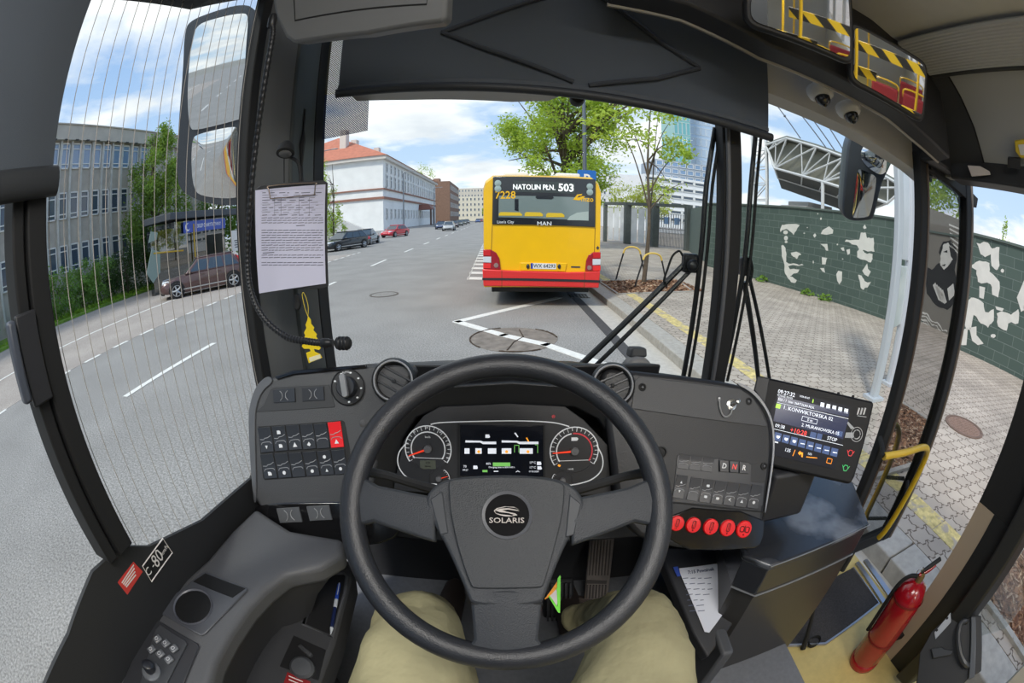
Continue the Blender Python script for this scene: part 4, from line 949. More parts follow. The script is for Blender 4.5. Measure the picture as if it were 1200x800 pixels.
for (u, v) in ((205, 164), (205, 194), (710, 182), (710, 213)):
    mb = MB(); c = bp.w(*bp.loc(*c4([(u, v)])[0]), .03); mb.lathe(c, (0, -1, 0), [(.07, 0), (.07, .015), (.04, .025), (.001, .028)], 18); mb.build('upper_lamp', M('lamp_pale', (160, 176, 172), .2), t)
for s, q in ((0, [(124, 528), (165, 528), (195, 545), (212, 575), (220, 638), (124, 634)]), (1, [(770, 542), (730, 542), (703, 560), (690, 590), (684, 645), (768, 645)])):
    mb = MB(); mb.slab(bp, c4(q), .03, .004); tl = mb.build('tail_light', M('tail_dark_red', (158, 26, 40), .2, coat=.6), t, bevel=.008)
    for k, m_ in (([(124, 530), (165, 530), (165, 562), (124, 560)], LAMPR), ([(124, 567), (168, 567), (168, 600), (124, 598)], LAMPW), ([(124, 604), (166, 604), (166, 632), (124, 630)], M('stop_red', (236, 46, 46), .2, coat=.5))):
        k2 = k if s == 0 else [(893 - u, v + 13) for u, v in k]
        mb = MB(); mb.slab(bp, c4(k2), .012, .032); mb.build('lamp_lens', m_, tl, bevel=.006)
    mb = MB(); c = bp.w(*bp.loc(*c4([(195, 614) if s == 0 else (707, 627)])[0]), .034); mb.lathe(c, (0, -1, 0), [(.05, 0), (.05, .012), (.001, .014)], 16); mb.build('round_lens', M('lens_grey', (150, 120, 116), .2), tl)
mb = MB(); mb.slab(bp, c4([(120, 634), (225, 640), (325, 645), (585, 652), (682, 650), (766, 645), (758, 738), (126, 728)]), .07, -.0); mb.build('bumper', BRED, t, bevel=.02)
mb = MB(); mb.slab(bp, c4([(121, 682), (765, 695), (764, 708), (121, 694)]), .012, .068); mb.build('bumper_stripe', M('stripe_black', (40, 40, 44), .5), t)
for q_, h_ in (([(225, 640), (228, 640), (228, 732), (225, 732)], .07), ([(680, 650), (683, 650), (678, 738), (675, 738)], .07), ([(173, 392), (176, 392), (170, 530), (167, 530)], .001), ([(739, 407), (742, 407), (738, 545), (735, 545)], .001)):
    mb = MB(); mb.slab(bp, c4(q_), .003, h_); mb.build('panel_gap', M('gap_dark', (120, 70, 20), .7), t, smooth=0)
mb = MB(); mb.slab(bp, c4([(325, 600), (585, 604), (575, 650), (330, 645)]), .03, -.005); mb.build('plate_recess', M('bus_yellow'), t, bevel=.01)
mb = MB(); mb.slab(bp, c4([(385, 602), (526, 605), (524, 636), (385, 633)]), .008, .025); pl_ = mb.build('number_plate', PLATE, t)
mb = MB(); mb.slab(bp, c4([(385, 602), (397, 602), (397, 633), (385, 633)]), .002, .033); mb.build('plate_band', M('plate_blue', (30, 60, 160), .5), pl_, smooth=0)
mb = MB(); mb.text('WX 64293', bp.mat(*bp.loc(*c4([(461, 619)])[0]), .035), .14, bold=.012, sx=.95); mb.build('plate_characters', M('ink', (60, 60, 66)), pl_, smooth=0)
for u in (370, 542):
    mb = MB(); mb.ball(bp.w(*bp.loc(*c4([(u, 621)])[0]), .03), .045, 6, (.8, .6, 1.2)); mb.build('plate_lamp', BDARK, t)
mb = MB(); mb.slab(bp, c4([(755, 508), (764, 519), (755, 530), (746, 519)]), .003, .005); mb.build('hazard_diamond', M('ink'), t, smooth=0)
mb = MB(); mb.slab(bp, c4([(608, 620), (658, 621), (658, 629), (608, 628)]), .003, .005); mb.build('model_plate', M('ink'), t, smooth=0)
for x in (-.55, .6):
    mb = MB(); c = V((BC + x, BY + 1.0, bz1 + .04)); mb.box(c, (.55, .9, .16)); mb.build('roof_hatch', M('hatch_white', (224, 224, 222), .5), t, bevel=.04)
for x in (-BW / 2 + .05, BW / 2 - .38):
    for y in (3.2, 9.2):
        mb = MB(); mb.lathe(V((BC + x, BY + y, .48)), (1, 0, 0), [(.2, 0), (.47, 0), (.48, .05), (.48, .28), (.47, .33), (.2, .33)], 28); mb.build('wheel', TYRE, t)
mb = MB(); mb.box(V((BC, BY + 6, .42)), (2.2, 11, .3)); mb.build('underframe', TRIMB, t)
for s, y0, y1 in ((-1, 1.2, 11), (1, 1.2, 11)):
    mb = MB(); mb.box(V((BC + s * (BW / 2 + .002), BY + (y0 + y1) / 2, 1.95)), (.02, y1 - y0, 1.05)); mb.build('side_glazing', BDARK, t)
    mb = MB(); mb.box(V((BC + s * (BW / 2 + .002), BY + 6, .72)), (.02, 11.6, .5)); mb.build('side_red_band', BRED, t)
# ------------------------------------------------------------------ our own bus: shell around the driver's place
BLACKP = M('black_plastic', (48, 49, 53), .42, spec=.4, bump=.25, bscale=700)
DARKP = M('dark_grey_plastic', (66, 67, 70), .55, spec=.4, bump=.3, bscale=600)
GREYPL = M('grey_plastic', (104, 105, 108), .5, spec=.4, bump=.2, bscale=600)
PILP = M('pillar_trim', (112, 113, 112), .55, spec=.4); RUB = M('rubber', (26, 27, 29), .7); SILV = M('edge_silver', (150, 152, 156), .35, metal=.5)
CEIL = M('ceiling_grey', (206, 206, 204), .7, noise_amt=.02); CEIL2 = M('panel_grey', (176, 178, 180), .65); YELLOWM = M('handrail_yellow', (232, 190, 40), .35, coat=.3)
GLS = glass_mat('clear_glass', (250, 252, 251), .05); GLT = glass_mat('tinted_mirror_glass', (168, 172, 170), .62, facing=False); BODYY = M('own_yellow', (244, 188, 0), .4); BODYR = M('own_red', (214, 44, 44), .4)
XL = -.64
def P3(lst): return [W(*p) for p in lst]
# floors
PLZ = -1.33
mb = MB(); mb.prism(P3([(-.66, -.6, PLZ - .3), (1.0, -.6, PLZ - .3), (1.0, 1.3, PLZ - .3), (-.66, 1.3, PLZ - .3)]), (0, 0, .3)); struct(mb.build('floor_driver', M('floor_grey', (116, 118, 122), .7, noise_amt=.08, nscale=60), smooth=0, bevel=.01))
FLY = M('floor_yellow', (206, 186, 120), .6, noise_amt=.06, nscale=30)
mb = MB(); mb.prism(P3([(1.0, -11, -1.68), (1.95, -11, -1.68), (1.95, 1.2, -1.68), (1.0, 1.2, -1.68)]), (0, 0, .08)); mb.prism(P3([(-.62, -11, -1.68), (.999, -11, -1.68), (.999, -.62, -1.68), (-.62, -.62, -1.68)]), (0, 0, .08)); struct(mb.build('floor', FLY, smooth=0))
mb = MB()
mq = [at(*p, z=H - 1.598) for p in ((1000, 666), (1029, 706), (972, 752), (925, 752))]
mq = [at(*p, z=H - 1.6) for p in ((999, 666), (1029, 708), (966, 755), (905, 757), (950, 690))]; mb.prism(mq, (0, 0, .008)); mat_ = mb.build('entrance_mat', M('mat_fibre', (62, 60, 60), .95, noise_amt=.25, nscale=90, bump=1, bscale=160), smooth=0)
tag(mat_, 'dark ribbed entrance mat on the yellow floor by the driver partition', 'mat')
mb = MB(); mb.tube([p + V((0, 0, .006)) for p in mq[:4]], .009, 6); tag(mb.build('mat_edging', M('alu', (170, 172, 176), .35, metal=.7)), 'aluminium edging strip around the entrance mat', 'strip')
for nm_, q_ in (('trim_door_sill', ((1002, 661), (1005.5, 659), (1037, 705), (1033, 708))), ('trim_door_sill_edge', ((1011, 658), (1015, 656), (1047, 700), (1043, 704)))):
    mb = MB(); mb.prism([at(*p, z=H - 1.599) for p in q_], (0, 0, .012)); struct(mb.build(nm_, M('alu'), smooth=0))
# side wall under the driver's window, with the sill line of the photo
mb = MB()
sill = [(-1.2, -.45), (-.1, -.47), (.05, -.455), (.18, -.42), (.27, -.43), (.33, -.475), (.50, -.535), (.72, -.565), (.88, -.50), (.95, -.40)]
for i in range(len(sill) - 1):
    (y0, z0), (y1, z1) = sill[i], sill[i + 1]
    mb.prism(P3([(XL - .006, y0, -1.75), (XL + .003, y0, -1.75), (XL + .003, y0, z0), (XL - .006, y0, z0)]), V((0, y1 - y0, 0))) if abs(z0 - z1) < 1e-6 else mb.loft([P3([(XL - .006, y0, -1.75), (XL + .003, y0, -1.75), (XL + .003, y0, z0), (XL - .006, y0, z0)]), P3([(XL - .006, y1, -1.75), (XL + .003, y1, -1.75), (XL + .003, y1, z1), (XL - .006, y1, z1)])])
struct(mb.build('wall_left', M('side_trim_black', (44, 45, 47), .6, bump=.2, bscale=500), smooth=0))
mb = MB()
for (y0, y1, z0, z1, x) in ((-11, -1.2, -1.75, -.62, XL), ): mb.prism(P3([(x - .03, y0, z0), (x + .03, y0, z0), (x + .03, y1, z0), (x - .03, y1, z0)]), (0, 0, z1 - z0))
for y in (-1.2, -2.8, -4.4, -6, -7.6, -9.2, -10.9): mb.prism(P3([(XL - .03, y, -.62), (XL + .03, y, -.62), (XL + .03, y + .1, -.62), (XL - .03, y + .1, -.62)]), (0, 0, 1.3))
mb.prism(P3([(XL - .03, -11, .5), (XL + .03, -11, .5), (XL + .03, .9, .5), (XL - .03, .9, .5)]), (0, 0, .3)) if False else mb.prism(P3([(XL - .03, -11, .56), (XL + .03, -11, .56), (XL + .03, .1, .56), (XL - .03, .1, .56)]), (0, 0, .3))
struct(mb.build('wall_left_rear', M('inner_wall', (176, 176, 174), .7), smooth=0))
mb = MB(); XR = 1.9
mb.prism(P3([(XR - .03, -11, -1.7), (XR + .03, -11, -1.7), (XR + .03, -.35, -1.7), (XR - .03, -.35, -1.7)]), (0, 0, 1.08))
mb.prism(P3([(XR - .03, -11, .42), (XR + .03, -11, .42), (XR + .03, 1.2, .42), (XR - .03, 1.2, .42)]), (0, 0, .48))
for y in (-.45, -2.2, -4.0, -5.8, -7.6, -9.4, -10.9): mb.prism(P3([(XR - .03, y, -.7), (XR + .03, y, -.7), (XR + .03, y + .1, -.7), (XR - .03, y + .1, -.7)]), (0, 0, 1.2))
struct(mb.build('wall_right', M('inner_wall'), smooth=0))
mb = MB(); mb.prism(P3([(XL, -11.1, -1.7), (XR, -11.1, -1.7), (XR, -11, -1.7), (XL, -11, -1.7)]), (0, 0, 2.6)); struct(mb.build('wall_back', M('inner_wall'), smooth=0))
mb = MB(); n = 12
rings = []
for y in (-11, .98):
    top = [(XL - .03, .72), (XL + .12, .77), (-.35, .82), (1.16, .82), (1.27, .80), (1.52, .80), (1.93, .80)]
    rings.append(P3([(x, y, z) for x, z in top] + [(x, y, z + .08) for x, z in top[::-1]]))
mb.loft(rings); struct(mb.build('ceiling', CEIL, smooth=60))
# outer skin strips (seen in the door mirrors)
mb = MB(); mb.prism(P3([(XL - .06, -11, -1.6), (XL - .035, -11, -1.6), (XL - .035, .8, -1.6), (XL - .06, .8, -1.6)]), (0, 0, .9)); struct(mb.build('outer_skin_left', BODYY, smooth=0))
mb = MB(); mb.prism(P3([(XL - .065, -11, -1.62), (XL - .06, -11, -1.62), (XL - .06, .8, -1.62), (XL - .065, .8, -1.62)]), (0, 0, .3)); struct(mb.build('outer_skin_stripe', BODYR, smooth=0))
# mullion between the two side panes
mb = MB(); mb.prism(P3([(XL - .03, .218, -.425), (XL + .025, .218, -.425), (XL + .025, .242, -.425), (XL - .03, .242, -.425)]), (0, 0, 1.12)); mb.prism(P3([(XL - .03, .246, -.425), (XL + .03, .246, -.425), (XL + .03, .285, -.425), (XL - .03, .285, -.425)]), (0, 0, 1.12)); struct(mb.build('trim_mullion', RUB, bevel=.004))
hpl = [(12, 380), (38, 373)]
t = thing('window_latch', 'black pull handle on the sliding side window frame', 'handle', W(XL + .04, .22, -.08))
mb = MB(); mb.prism(P3([(XL + .028, .205, -.15), (XL + .028, .245, -.15), (XL + .028, .245, -.03), (XL + .028, .205, -.03)]), (.012, 0, 0)); mb.build('plate', BLACKP, t, bevel=.003)
mb = MB(); mb.prism(P3([(XL + .028, .186, -.138), (XL + .05, .186, -.138), (XL + .05, .202, -.138), (XL + .028, .202, -.138)]), (0, 0, .105)); mb.build('grip', M('latch_grip', (74, 80, 92), .35), t, bevel=.005)
# side panes
mb = MB(); mb.prism(P3([(XL - .012, .28, -.60), (XL - .006, .28, -.60), (XL - .006, .88, -.60), (XL - .012, .88, -.60)]), (0, 0, 1.3)); w3 = struct(mb.build('window_1', GLS, smooth=0))
mb = MB()
for i in range(18):
    y = .305 + i * .0325
    mb.tube(P3([(XL - .004, y, -.60), (XL - .004, y, .7)]), .00085, 5)
mb.build('heating_wires', M('heating_wire', (176, 170, 164), .5), w3)
mb = MB(); mb.prism(P3([(XL - .02, -1.1, -.5), (XL - .014, -1.1, -.5), (XL - .014, .25, -.5), (XL - .02, .25, -.5)]), (0, 0, 1.1)); struct(mb.build('window_2', GLS, smooth=0))
# window head (above the side panes) and front left pillar
mb = MB(); mb.loft([P3([(XL - .03, -.6, .47), (XL + .03, -.6, .47), (XL + .03, -.6, .85), (XL - .03, -.6, .85)]), P3([(XL - .03, .30, .47), (XL + .03, .30, .47), (XL + .03, .30, .85), (XL - .03, .30, .85)]), P3([(XL - .03, .62, .535), (XL + .03, .62, .535), (XL + .03, .62, .9), (XL - .03, .62, .9)]), P3([(XL - .03, .95, .72), (XL + .03, .95, .72), (XL + .03, .95, .95), (XL - .03, .95, .95)])]); struct(mb.build('wall_left_header', RUB, smooth=0))
def vpost(name, prof, z0, z1, mat, lean=(0, 0), bevel=.004, parent=None):
    a_ = P3([(x, y, z0) for x, y in prof]); b_ = P3([(x + lean[0], y + lean[1], z1) for x, y in prof])
    mb = MB(); mb.loft([a_, b_]); return mb.build(name, mat, parent, bevel=bevel)
pil = struct(vpost('pillar_left', [(-.66, .875), (-.625, .875), (-.60, .93), (-.60, .96), (-.575, 1.0), (-.572, 1.17), (-.585, 1.22), (-.66, 1.22)], -.62, .9, PILP))
vpost('edge_seal', [(-.655, .862), (-.622, .862), (-.61, .885), (-.63, .9)], -.62, .9, RUB, parent=pil)
vpost('inner_panel', [(-.577, 1.0), (-.566, 1.005), (-.562, 1.12), (-.568, 1.14), (-.58, 1.14)], -.55, .65, M('pillar_panel', (70, 75, 74), .6), parent=pil)
vpost('front_seal', [(-.59, 1.14), (-.566, 1.14), (-.562, 1.205), (-.59, 1.215)], -.55, .7, RUB, parent=pil)
mb = MB(); mb.tube(smooth_path(P3([(-.5615, 1.06, .34), (-.5615, 1.055, .25), (-.5615, 1.05, .22), (-.5615, 1.06, .08), (-.5615, 1.05, .04)]), 3), [.002, .003, .003, .008, .009, .009, .008, .003, .003, .003, .003, .003, .002], 6); mb.build('panel_slot', RUB, pil)
# windscreens
WY = 1.2
mb = MB(); mb.prism(P3([(-.60, WY, -.75), (.66, WY, -.75), (.66, WY + .006, -.75), (-.60, WY + .006, -.75)]), (0, 0, 1.6)); struct(mb.build('window_3', GLS, smooth=0))
mb = MB(); mb.loft([P3([(.70, WY, -.9), (1.2, WY + .01, -.9), (1.66, WY - .02, -.9), (1.66, WY - .014, -.9), (1.2, WY + .016, -.9), (.70, WY + .006, -.9)]), P3([(.70, WY, .8), (1.2, WY + .01, .8), (1.66, WY - .02, .8), (1.66, WY - .014, .8), (1.2, WY + .016, .8), (.70, WY + .006, .8)])]); struct(mb.build('window_4', GLS, smooth=0))
dv_ = struct(vpost('trim_windscreen_divider', [(.632, 1.175), (.655, 1.17), (.66, 1.17), (.70, 1.175), (.71, 1.20), (.70, 1.235), (.635, 1.235)], -.95, .8, RUB))
vpost('divider_strip', [(.640, 1.160), (.652, 1.160), (.655, 1.172), (.638, 1.172)], -.9, .75, M('divider_grey', (96, 98, 102), .45), parent=dv_)
# front wall below the windscreen (outside nose and inside bulkhead)
mb = MB(); mb.prism(P3([(-.66, 1.18, -1.6), (.66, 1.18, -1.6), (.66, 1.3, -1.6), (-.66, 1.3, -1.6)]), (0, 0, .98)); mb.prism(P3([(.66, 1.18, -1.6), (1.62, 1.18, -1.6), (1.62, 1.26, -1.6), (.66, 1.26, -1.6)]), (0, 0, .55)); struct(mb.build('wall_front', BLACKP, smooth=0))
# windscreen head: grey lining with the dark beam in front of it
mb = MB()
q = [(-.60, .68), (-.47, .68), (-.455, .388), (-.3, .37), (0, .347), (.1, .352), (.3, .45), (.75, .463), (1.17, .436), (1.6, .392), (1.78, .36)]
mb.loft([P3([(x, 1.12, z), (x, 1.19, z - .01), (x, 1.19, .95), (x, 1.10, .95)]) for x, z in q]); struct(mb.build('wall_front_header', M('header_lining', (190, 190, 188), .65), smooth=25))
mb = MB(); q = [(.23, .565), (.42, .555), (.65, .498), (.95, .487), (1.22, .476), (1.36, .452), (1.6, .42)]
mb.loft([P3([(x, .88, z + .012), (x, .955, z - .004), (x, .965, z + .03), (x, .96, .95), (x, .88, .95)]) for x, z in q]); bm_ = struct(mb.build('wall_header_beam', BLACKP, bevel=.008))
mb = MB(); mb.tube(P3([(x, .955, z - .002) for x, z in q]), .007, 6); mb.build('beam_highlight_strip', M('beam_edge', (150, 146, 138), .4), bm_)
# door header, cover panel and its hardware
mb = MB(); mb.prism(P3([(1.62, .98, .43), (1.98, 1.0, .43), (1.98, 1.22, .43), (1.62, 1.22, .43)]), (0, 0, .5)); struct(mb.build('trim_door_corner', BLACKP, bevel=.01))
mb = MB(); mb.prism(P3([(1.80, -.4, .385), (1.93, -.4, .385), (1.93, 1.0, .40), (1.80, 1.0, .40)]), (0, 0, .09)); struct(mb.build('trim_door_header', M('door_header', (54, 55, 58), .5), bevel=.01))
t = thing('door_cover', 'large grey cover panel over the front door drive', 'panel', W(1.75, .4, .6))
mb = MB(); mb.loft([P3([(1.52, y, .745), (1.62, y, .69), (1.72, y, .60), (1.795, y, .48), (1.84, y, .47), (1.84, y, .79), (1.52, y, .79)]) for y in (-.6, .78)] ) ; mb.build('cover_plate', CEIL2, t, smooth=60)
mb = MB(); mb.loft([P3([(1.52, y, .74 - k), (1.62, y, .685 - k), (1.72, y, .595 - k), (1.795, y, .472 - k), (1.86, y, .46), (1.86, y, .79), (1.52, y, .79)]) for y, k in ((.784, 0), (.90, .0), (1.05, .01))]); mb.build('end_cheek', DARKP, t, smooth=60)
mb = MB(); mb.tube(P3([(1.52, .78, .742), (1.62, .782, .687), (1.72, .782, .598), (1.795, .782, .475)]), .005, 6); mb.build('seam', RUB, t)
mb = MB(); mb.lathe(W(1.785, .58, .53), (-.97, 0, -.25), [(.012, -.01), (.012, .006), (.006, .01), (.001, .01)], 14); mb.build('lock', M('alu'), t)
t = thing('roof_duct', 'ribbed grey duct panel with slotted vents below the ceiling', 'duct', W(1.35, .2, .85))
mb = MB()
for i in range(13):
    x = 1.285 + i * .0165; z = .778 - .003 * i; mb.tube(P3([(x, -.6, z), (x, .86, z - .004)]), .0095, 6)
mb.build('ribbed_panel', M('ribbed_grey', (196, 198, 200), .5), t)
mb = MB(); mb.prism(P3([(1.49, -.6, .728), (1.525, -.6, .728), (1.525, .86, .728), (1.49, .86, .728)]), (0, 0, .05)); mb.build('vent_rail', M('vent_rail', (58, 60, 60), .5), t, bevel=.01)
for i in range(7):
    mb = MB(); y = .78 - i * .17; mb.prism(P3([(1.483, y - .065, .735), (1.492, y - .065, .735), (1.492, y + .065, .735), (1.483, y + .065, .735)]), (0, 0, .03)); mb.build('vent_slot', RUB, t, bevel=.01)
t = thing('hinge_bracket', 'white metal hinge bracket at the door header', 'bracket', W(1.79, .62, .43))
hp = Pl(W(1.795, .7, .44), (-1, -.25, -.1))
mb = MB(); mb.slab(hp, [(1134, 194), (1149, 195), (1160, 201), (1161, 205), (1150, 206), (1139, 207)], .012); mb.build('bracket_plate', M('bracket_white', (214, 206, 202), .4), t, bevel=.003)
t = thing('emergency_unit', 'yellow rimmed emergency release unit at the ceiling edge', 'switch', W(1.7, .35, .55))
ep = Pl(at(1196, 172, x=1.74), (-.85, -.2, -.5))
mb = MB(); mb.slab(ep, [(1189, 164), (1204, 162), (1206, 184), (1196, 184), (1190, 176)], .02); mb.build('cover', M('unit_yellow', (226, 196, 60), .4), t, bevel=.004)
mb = MB(); mb.slab(ep, [(1193, 168), (1203, 167), (1204, 180), (1196, 180)], .004, .02); mb.build('face', M('board_white'), t, bevel=.001)
mb = MB(); mb.slab(ep, [(1181, 183), (1196, 184), (1196, 196), (1181, 194)], .03); mb.build('lower_box', BLACKP, t, bevel=.004)
# front door leaf: stands open across the line of sight, its glass reflects what is behind us
t = struct(thing('door_1', 'open front door leaf with a grab rail', 'door', W(1.9, 1.1, -.5))); t['kind'] = 'structure'
DY = 1.1
dp = Pl(W(1.9, DY, 0), (0, -1, 0))
def leafpost(name, x0, x1, dep, mat, z0=-1.52, z1=.47):
    mb = MB(); mb.prism(P3([(x0, DY - dep, z0), (x1, DY - dep, z0), (x1, DY + .02, z0), (x0, DY + .02, z0)]), (0, 0, z1 - z0)); return mb.build(name, mat, t, bevel=.008)
leafpost('inner_stile', 1.615, 1.675, .03, RUB); leafpost('inner_edge_strip', 1.676, 1.69, .035, M('stile_edge', (96, 84, 76), .4))
leafpost('outer_stile', 2.13, 2.20, .035, RUB); leafpost('outer_edge_strip', 2.201, 2.225, .04, M('stile_edge2', (128, 116, 106), .35, metal=.3))
mb = MB(); mb.prism(P3([(1.66, DY - .03, -1.52), (2.15, DY - .03, -1.52), (2.15, DY + .02, -1.52), (1.66, DY + .02, -1.52)]), (0, 0, .08)); mb.build('bottom_rail', RUB, t, bevel=.005)
mb = MB(); mb.slab(dp, [(1085, 185), (1088, 182), (1142, 232), (1140, 243), (1128, 232), (1086, 198)], .03); mb.build('top_rail', RUB, t, bevel=.004)
mb = MB(); mb.prism(P3([(1.66, DY - .003, -1.45), (2.16, DY - .003, -1.45), (2.16, DY + .003, -1.45), (1.66, DY + .003, -1.45)]), (0, 0, 1.90)); mb.build('glass_pane', GLT, t, smooth=0)
rail = smooth_path([W(1.56, .99, -.80), W(1.72, .965, -.795), W(1.90, .965, -.80), W(1.985, .97, -.84), W(2.01, .98, -.93), W(1.99, .99, -1.15), W(1.965, 1.0, -1.33), W(1.96, 1.02, -1.40)], 5)
mb = MB(); mb.tube(rail, .0175, 12); rl = mb.build('grab_rail', YELLOWM, t)
for a_, b_ in (((1.56, .99, -.80), (1.60, 1.08, -.76)), ((1.99, .985, -1.12), (2.1, 1.08, -1.10)), ((1.965, 1.01, -1.38), (2.1, 1.08, -1.37))):
    mb = MB(); mb.cyl(W(*a_), W(*b_), .012, n=10); mb.build('rail_mount', RUB, rl)
t = struct(thing('door_2', 'rear door leaf folded open beside the extinguisher', 'door', W(1.8, .2, -.6)))
# jamb panel, black frame band and glass of the second leaf
mb = MB(); mb.prism(P3([(1.70, .44, -1.6), (1.708, .335, -1.6), (1.738, .335, -1.6), (1.73, .44, -1.6)]), (0, 0, .86)); mb.build('jamb_panel', M('jamb_floor_bounce_beige', (176, 160, 140), .45), t, smooth=0)  # beige stands in for light bounced off the yellow floor
mb = MB(); mb.prism(P3([(1.704, .334, -1.6), (1.715, .23, -1.6), (1.745, .23, -1.6), (1.734, .334, -1.6)]), (0, 0, .86)); mb.build('jamb_frame', M('stile_black', (34, 36, 38), .45), t, smooth=0)
mb = MB(); mb.prism(P3([(1.70, .44, -.74), (1.715, .23, -.74), (1.745, .23, -.74), (1.73, .44, -.74)]), (0, 0, 1.2)); mb.build('jamb_upper', RUB, t, smooth=0)
mb = MB(); mb.prism(P3([(1.722, .36, -.95), (1.728, .29, -.95), (1.75, .29, -.95), (1.75, .36, -.95)]), (0, 0, .22)); mb.build('jamb_bracket', M('alu'), t) if False else mb.bm.free()
mb = MB(); mb.prism(P3([(1.62, .225, -1.55), (1.74, .195, -1.55), (1.76, .10, -1.55), (1.64, .13, -1.55)]), (0, 0, 2.0)); mb.build('hinge_stile', M('stile_black', (34, 36, 38), .45), t, bevel=.012)
mb = MB(); mb.prism(P3([(1.615, .20, -1.55), (1.625, .215, -1.55), (1.745, .19, -1.55), (1.735, .175, -1.55)]), (0, 0, 2.0)); mb.build('stile_seam', M('stile_grey', (112, 104, 96), .35), t) if False else mb.bm.free()
mb = MB(); mb.prism(P3([(1.70, .10, -1.55), (1.75, .10, -1.55), (1.86, -.33, -1.55), (1.80, -.33, -1.55)]), (0, 0, .62)); mb.build('lower_panel', BLACKP, t, bevel=.01) if False else mb.bm.free()
mb = MB(); mb.prism(P3([(1.76, .12, -1.3), (1.766, .12, -1.3), (2.2, -.1, -1.3), (2.19, -.1, -1.3)]), (0, 0, 1.7)); mb.build('glass_pane', GLS, t, smooth=0)
lp = Pl(at(1120, 740, x=1.62), -ray(1120, 740))
mb = MB(); mb.slab(lp, crop(1040, 600, 4, [(205, 560), (300, 470), (325, 500), (400, 480), (440, 485), (440, 745), (380, 780), (330, 830), (130, 830), (150, 660)]), .02, -.02); fr = mb.build('lock_panel', M('lock_panel_black', (36, 37, 40), .5), t, bevel=.005)
mb = MB(); mb.slab(lp, crop(1040, 600, 4, [(220, 562), (296, 470), (298, 515), (225, 595)]), .006, 0); br = mb.build('steel_plate', M('alu'), fr, bevel=.001)
mb = MB()
for q in ((232, 553), (280, 497)): mb.lathe(lp.w(*lp.loc(*crop(1040, 600, 4, [q])[0]), .006), lp.n, [(.006, 0), (.006, .003), (.001, .004)], 10)
mb.build('screws', RUB, br)
mb = MB(); pth = smooth_path([lp.w(*lp.loc(*crop(1040, 600, 4, [q])[0]), c) for q, c in (((375, 510), 0), ((345, 520), .03), ((330, 580), .04), ((340, 660), .04), ((365, 710), .03), ((385, 720), 0))], 4); mb.tube(pth, .013, 8); mb.build('pull_handle', M('handle_black', (52, 54, 58), .35), fr)
mb = MB(); mb.slab(lp, crop(1040, 600, 4, [(390, 490), (412, 490), (408, 770), (378, 785)]), .02, 0); mb.build('vertical_bar', M('bar_dark', (78, 82, 88), .3), fr, bevel=.004)
mb = MB(); mb.slab(lp, crop(1040, 600, 4, [(205, 640), (255, 630), (270, 640), (310, 645), (300, 668), (215, 685)]), .02, 0); mb.build('latch_lever', M('handle_black'), fr, bevel=.004)
# two interior mirrors
def facing(p, a_, b_): return ((V(a_) - V(p)).normalized() + (V(b_) - V(p)).normalized()).normalized()
MIR = M('mirror', (225, 228, 230), .02, metal=1.); MFR = M('mirror_frame', (30, 31, 34), .45)
E0 = V((0, 0, H))
def cab_mirror(label, px, ctr, dpt, target, fr_px=4):
    c = at(*ctr, y=dpt); n = facing(c, E0, target); pl = Pl(c, n); t = thing('interior_mirror', label, 'mirror', c, 'interior mirrors on the header')
    ab = [pl.loc(*p) for p in px]; cx = sum(a for a, b in ab) / 4; cyy = sum(b for a, b in ab) / 4
    def rnd(ab, r):   # round the corners
        out = []
        for i in range(len(ab)):
            p0, p1, p2 = V((*ab[i - 1], 0)), V((*ab[i], 0)), V((*ab[(i + 1) % len(ab)], 0)); d0 = (p0 - p1).normalized() * r; d1 = (p2 - p1).normalized() * r
            for k in range(5): s = k / 4; q = p1 + d0 * (1 - s) ** 2 + d1 * s ** 2; out.append((q.x, q.y))
        return out
    gl = rnd(ab, .025); big = rnd([(cx + (a - cx) * 1.06 + (.008 if a > cx else -.008), cyy + (b - cyy) * 1.05 + (.012 if b > cyy else -.012)) for a, b in ab], .035)
    mb = MB(); mb.lslab(pl, big, .03, -.035); mb.build('housing', MFR, t, bevel=.008)
    mb = MB(); mb.lslab(pl, gl, .003, -.004); mb.build('mirror_glass', MIR, t, smooth=0)
    e = pl.w(cx, cyy, -.035); mb = MB(); mb.tube([e, e + V((-.02, .12, .02))], .015, 8); mb.build('bracket_arm', RUB, t)
cab_mirror('wide interior mirror on the header, closer to the windscreen blind', [(880, -4), (992, -30), (996, 70), (880, 24)], (937, 30), .72, (.9, -6, H - .4))
cab_mirror('wide interior mirror beside the ceiling duct', [(1001, 30), (1085, 78), (1080, 139), (1000, 92)], (1042, 84), .72, (1.2, -6, H - .5))
# dome cameras
def dome(label, u, v, tilt):
    c = at(u, v - 6, y=1.02); t = thing('dome_camera', label, 'camera', c, 'white dome cameras on the header'); ax = V(tilt).normalized()
    mb = MB(); mb.lathe(c - ax * .02, ax, [(.001, 0), (.048, 0), (.05, .012), (.046, .026), (.034, .036), (.001, .036)], 28); mb.build('base', M('camera_white', (214, 214, 214), .4), t)
    mb = MB(); mb.ball(c + ax * .016, .029, 10); mb.build('dome', M('dome_dark', (44, 46, 50), .08, spec=.8), t)
    mb = MB(); mb.ball(c + ax * .038, .011, 8); mb.build('lens', M('lens_dark', (14, 14, 16), .05), t)
dome('white dome camera on the header, next to the blind', 962, 116, (.05, -.3, -1)); dome('white dome camera on the header above the outside mirror', 995, 136, (.1, -.35, -1))
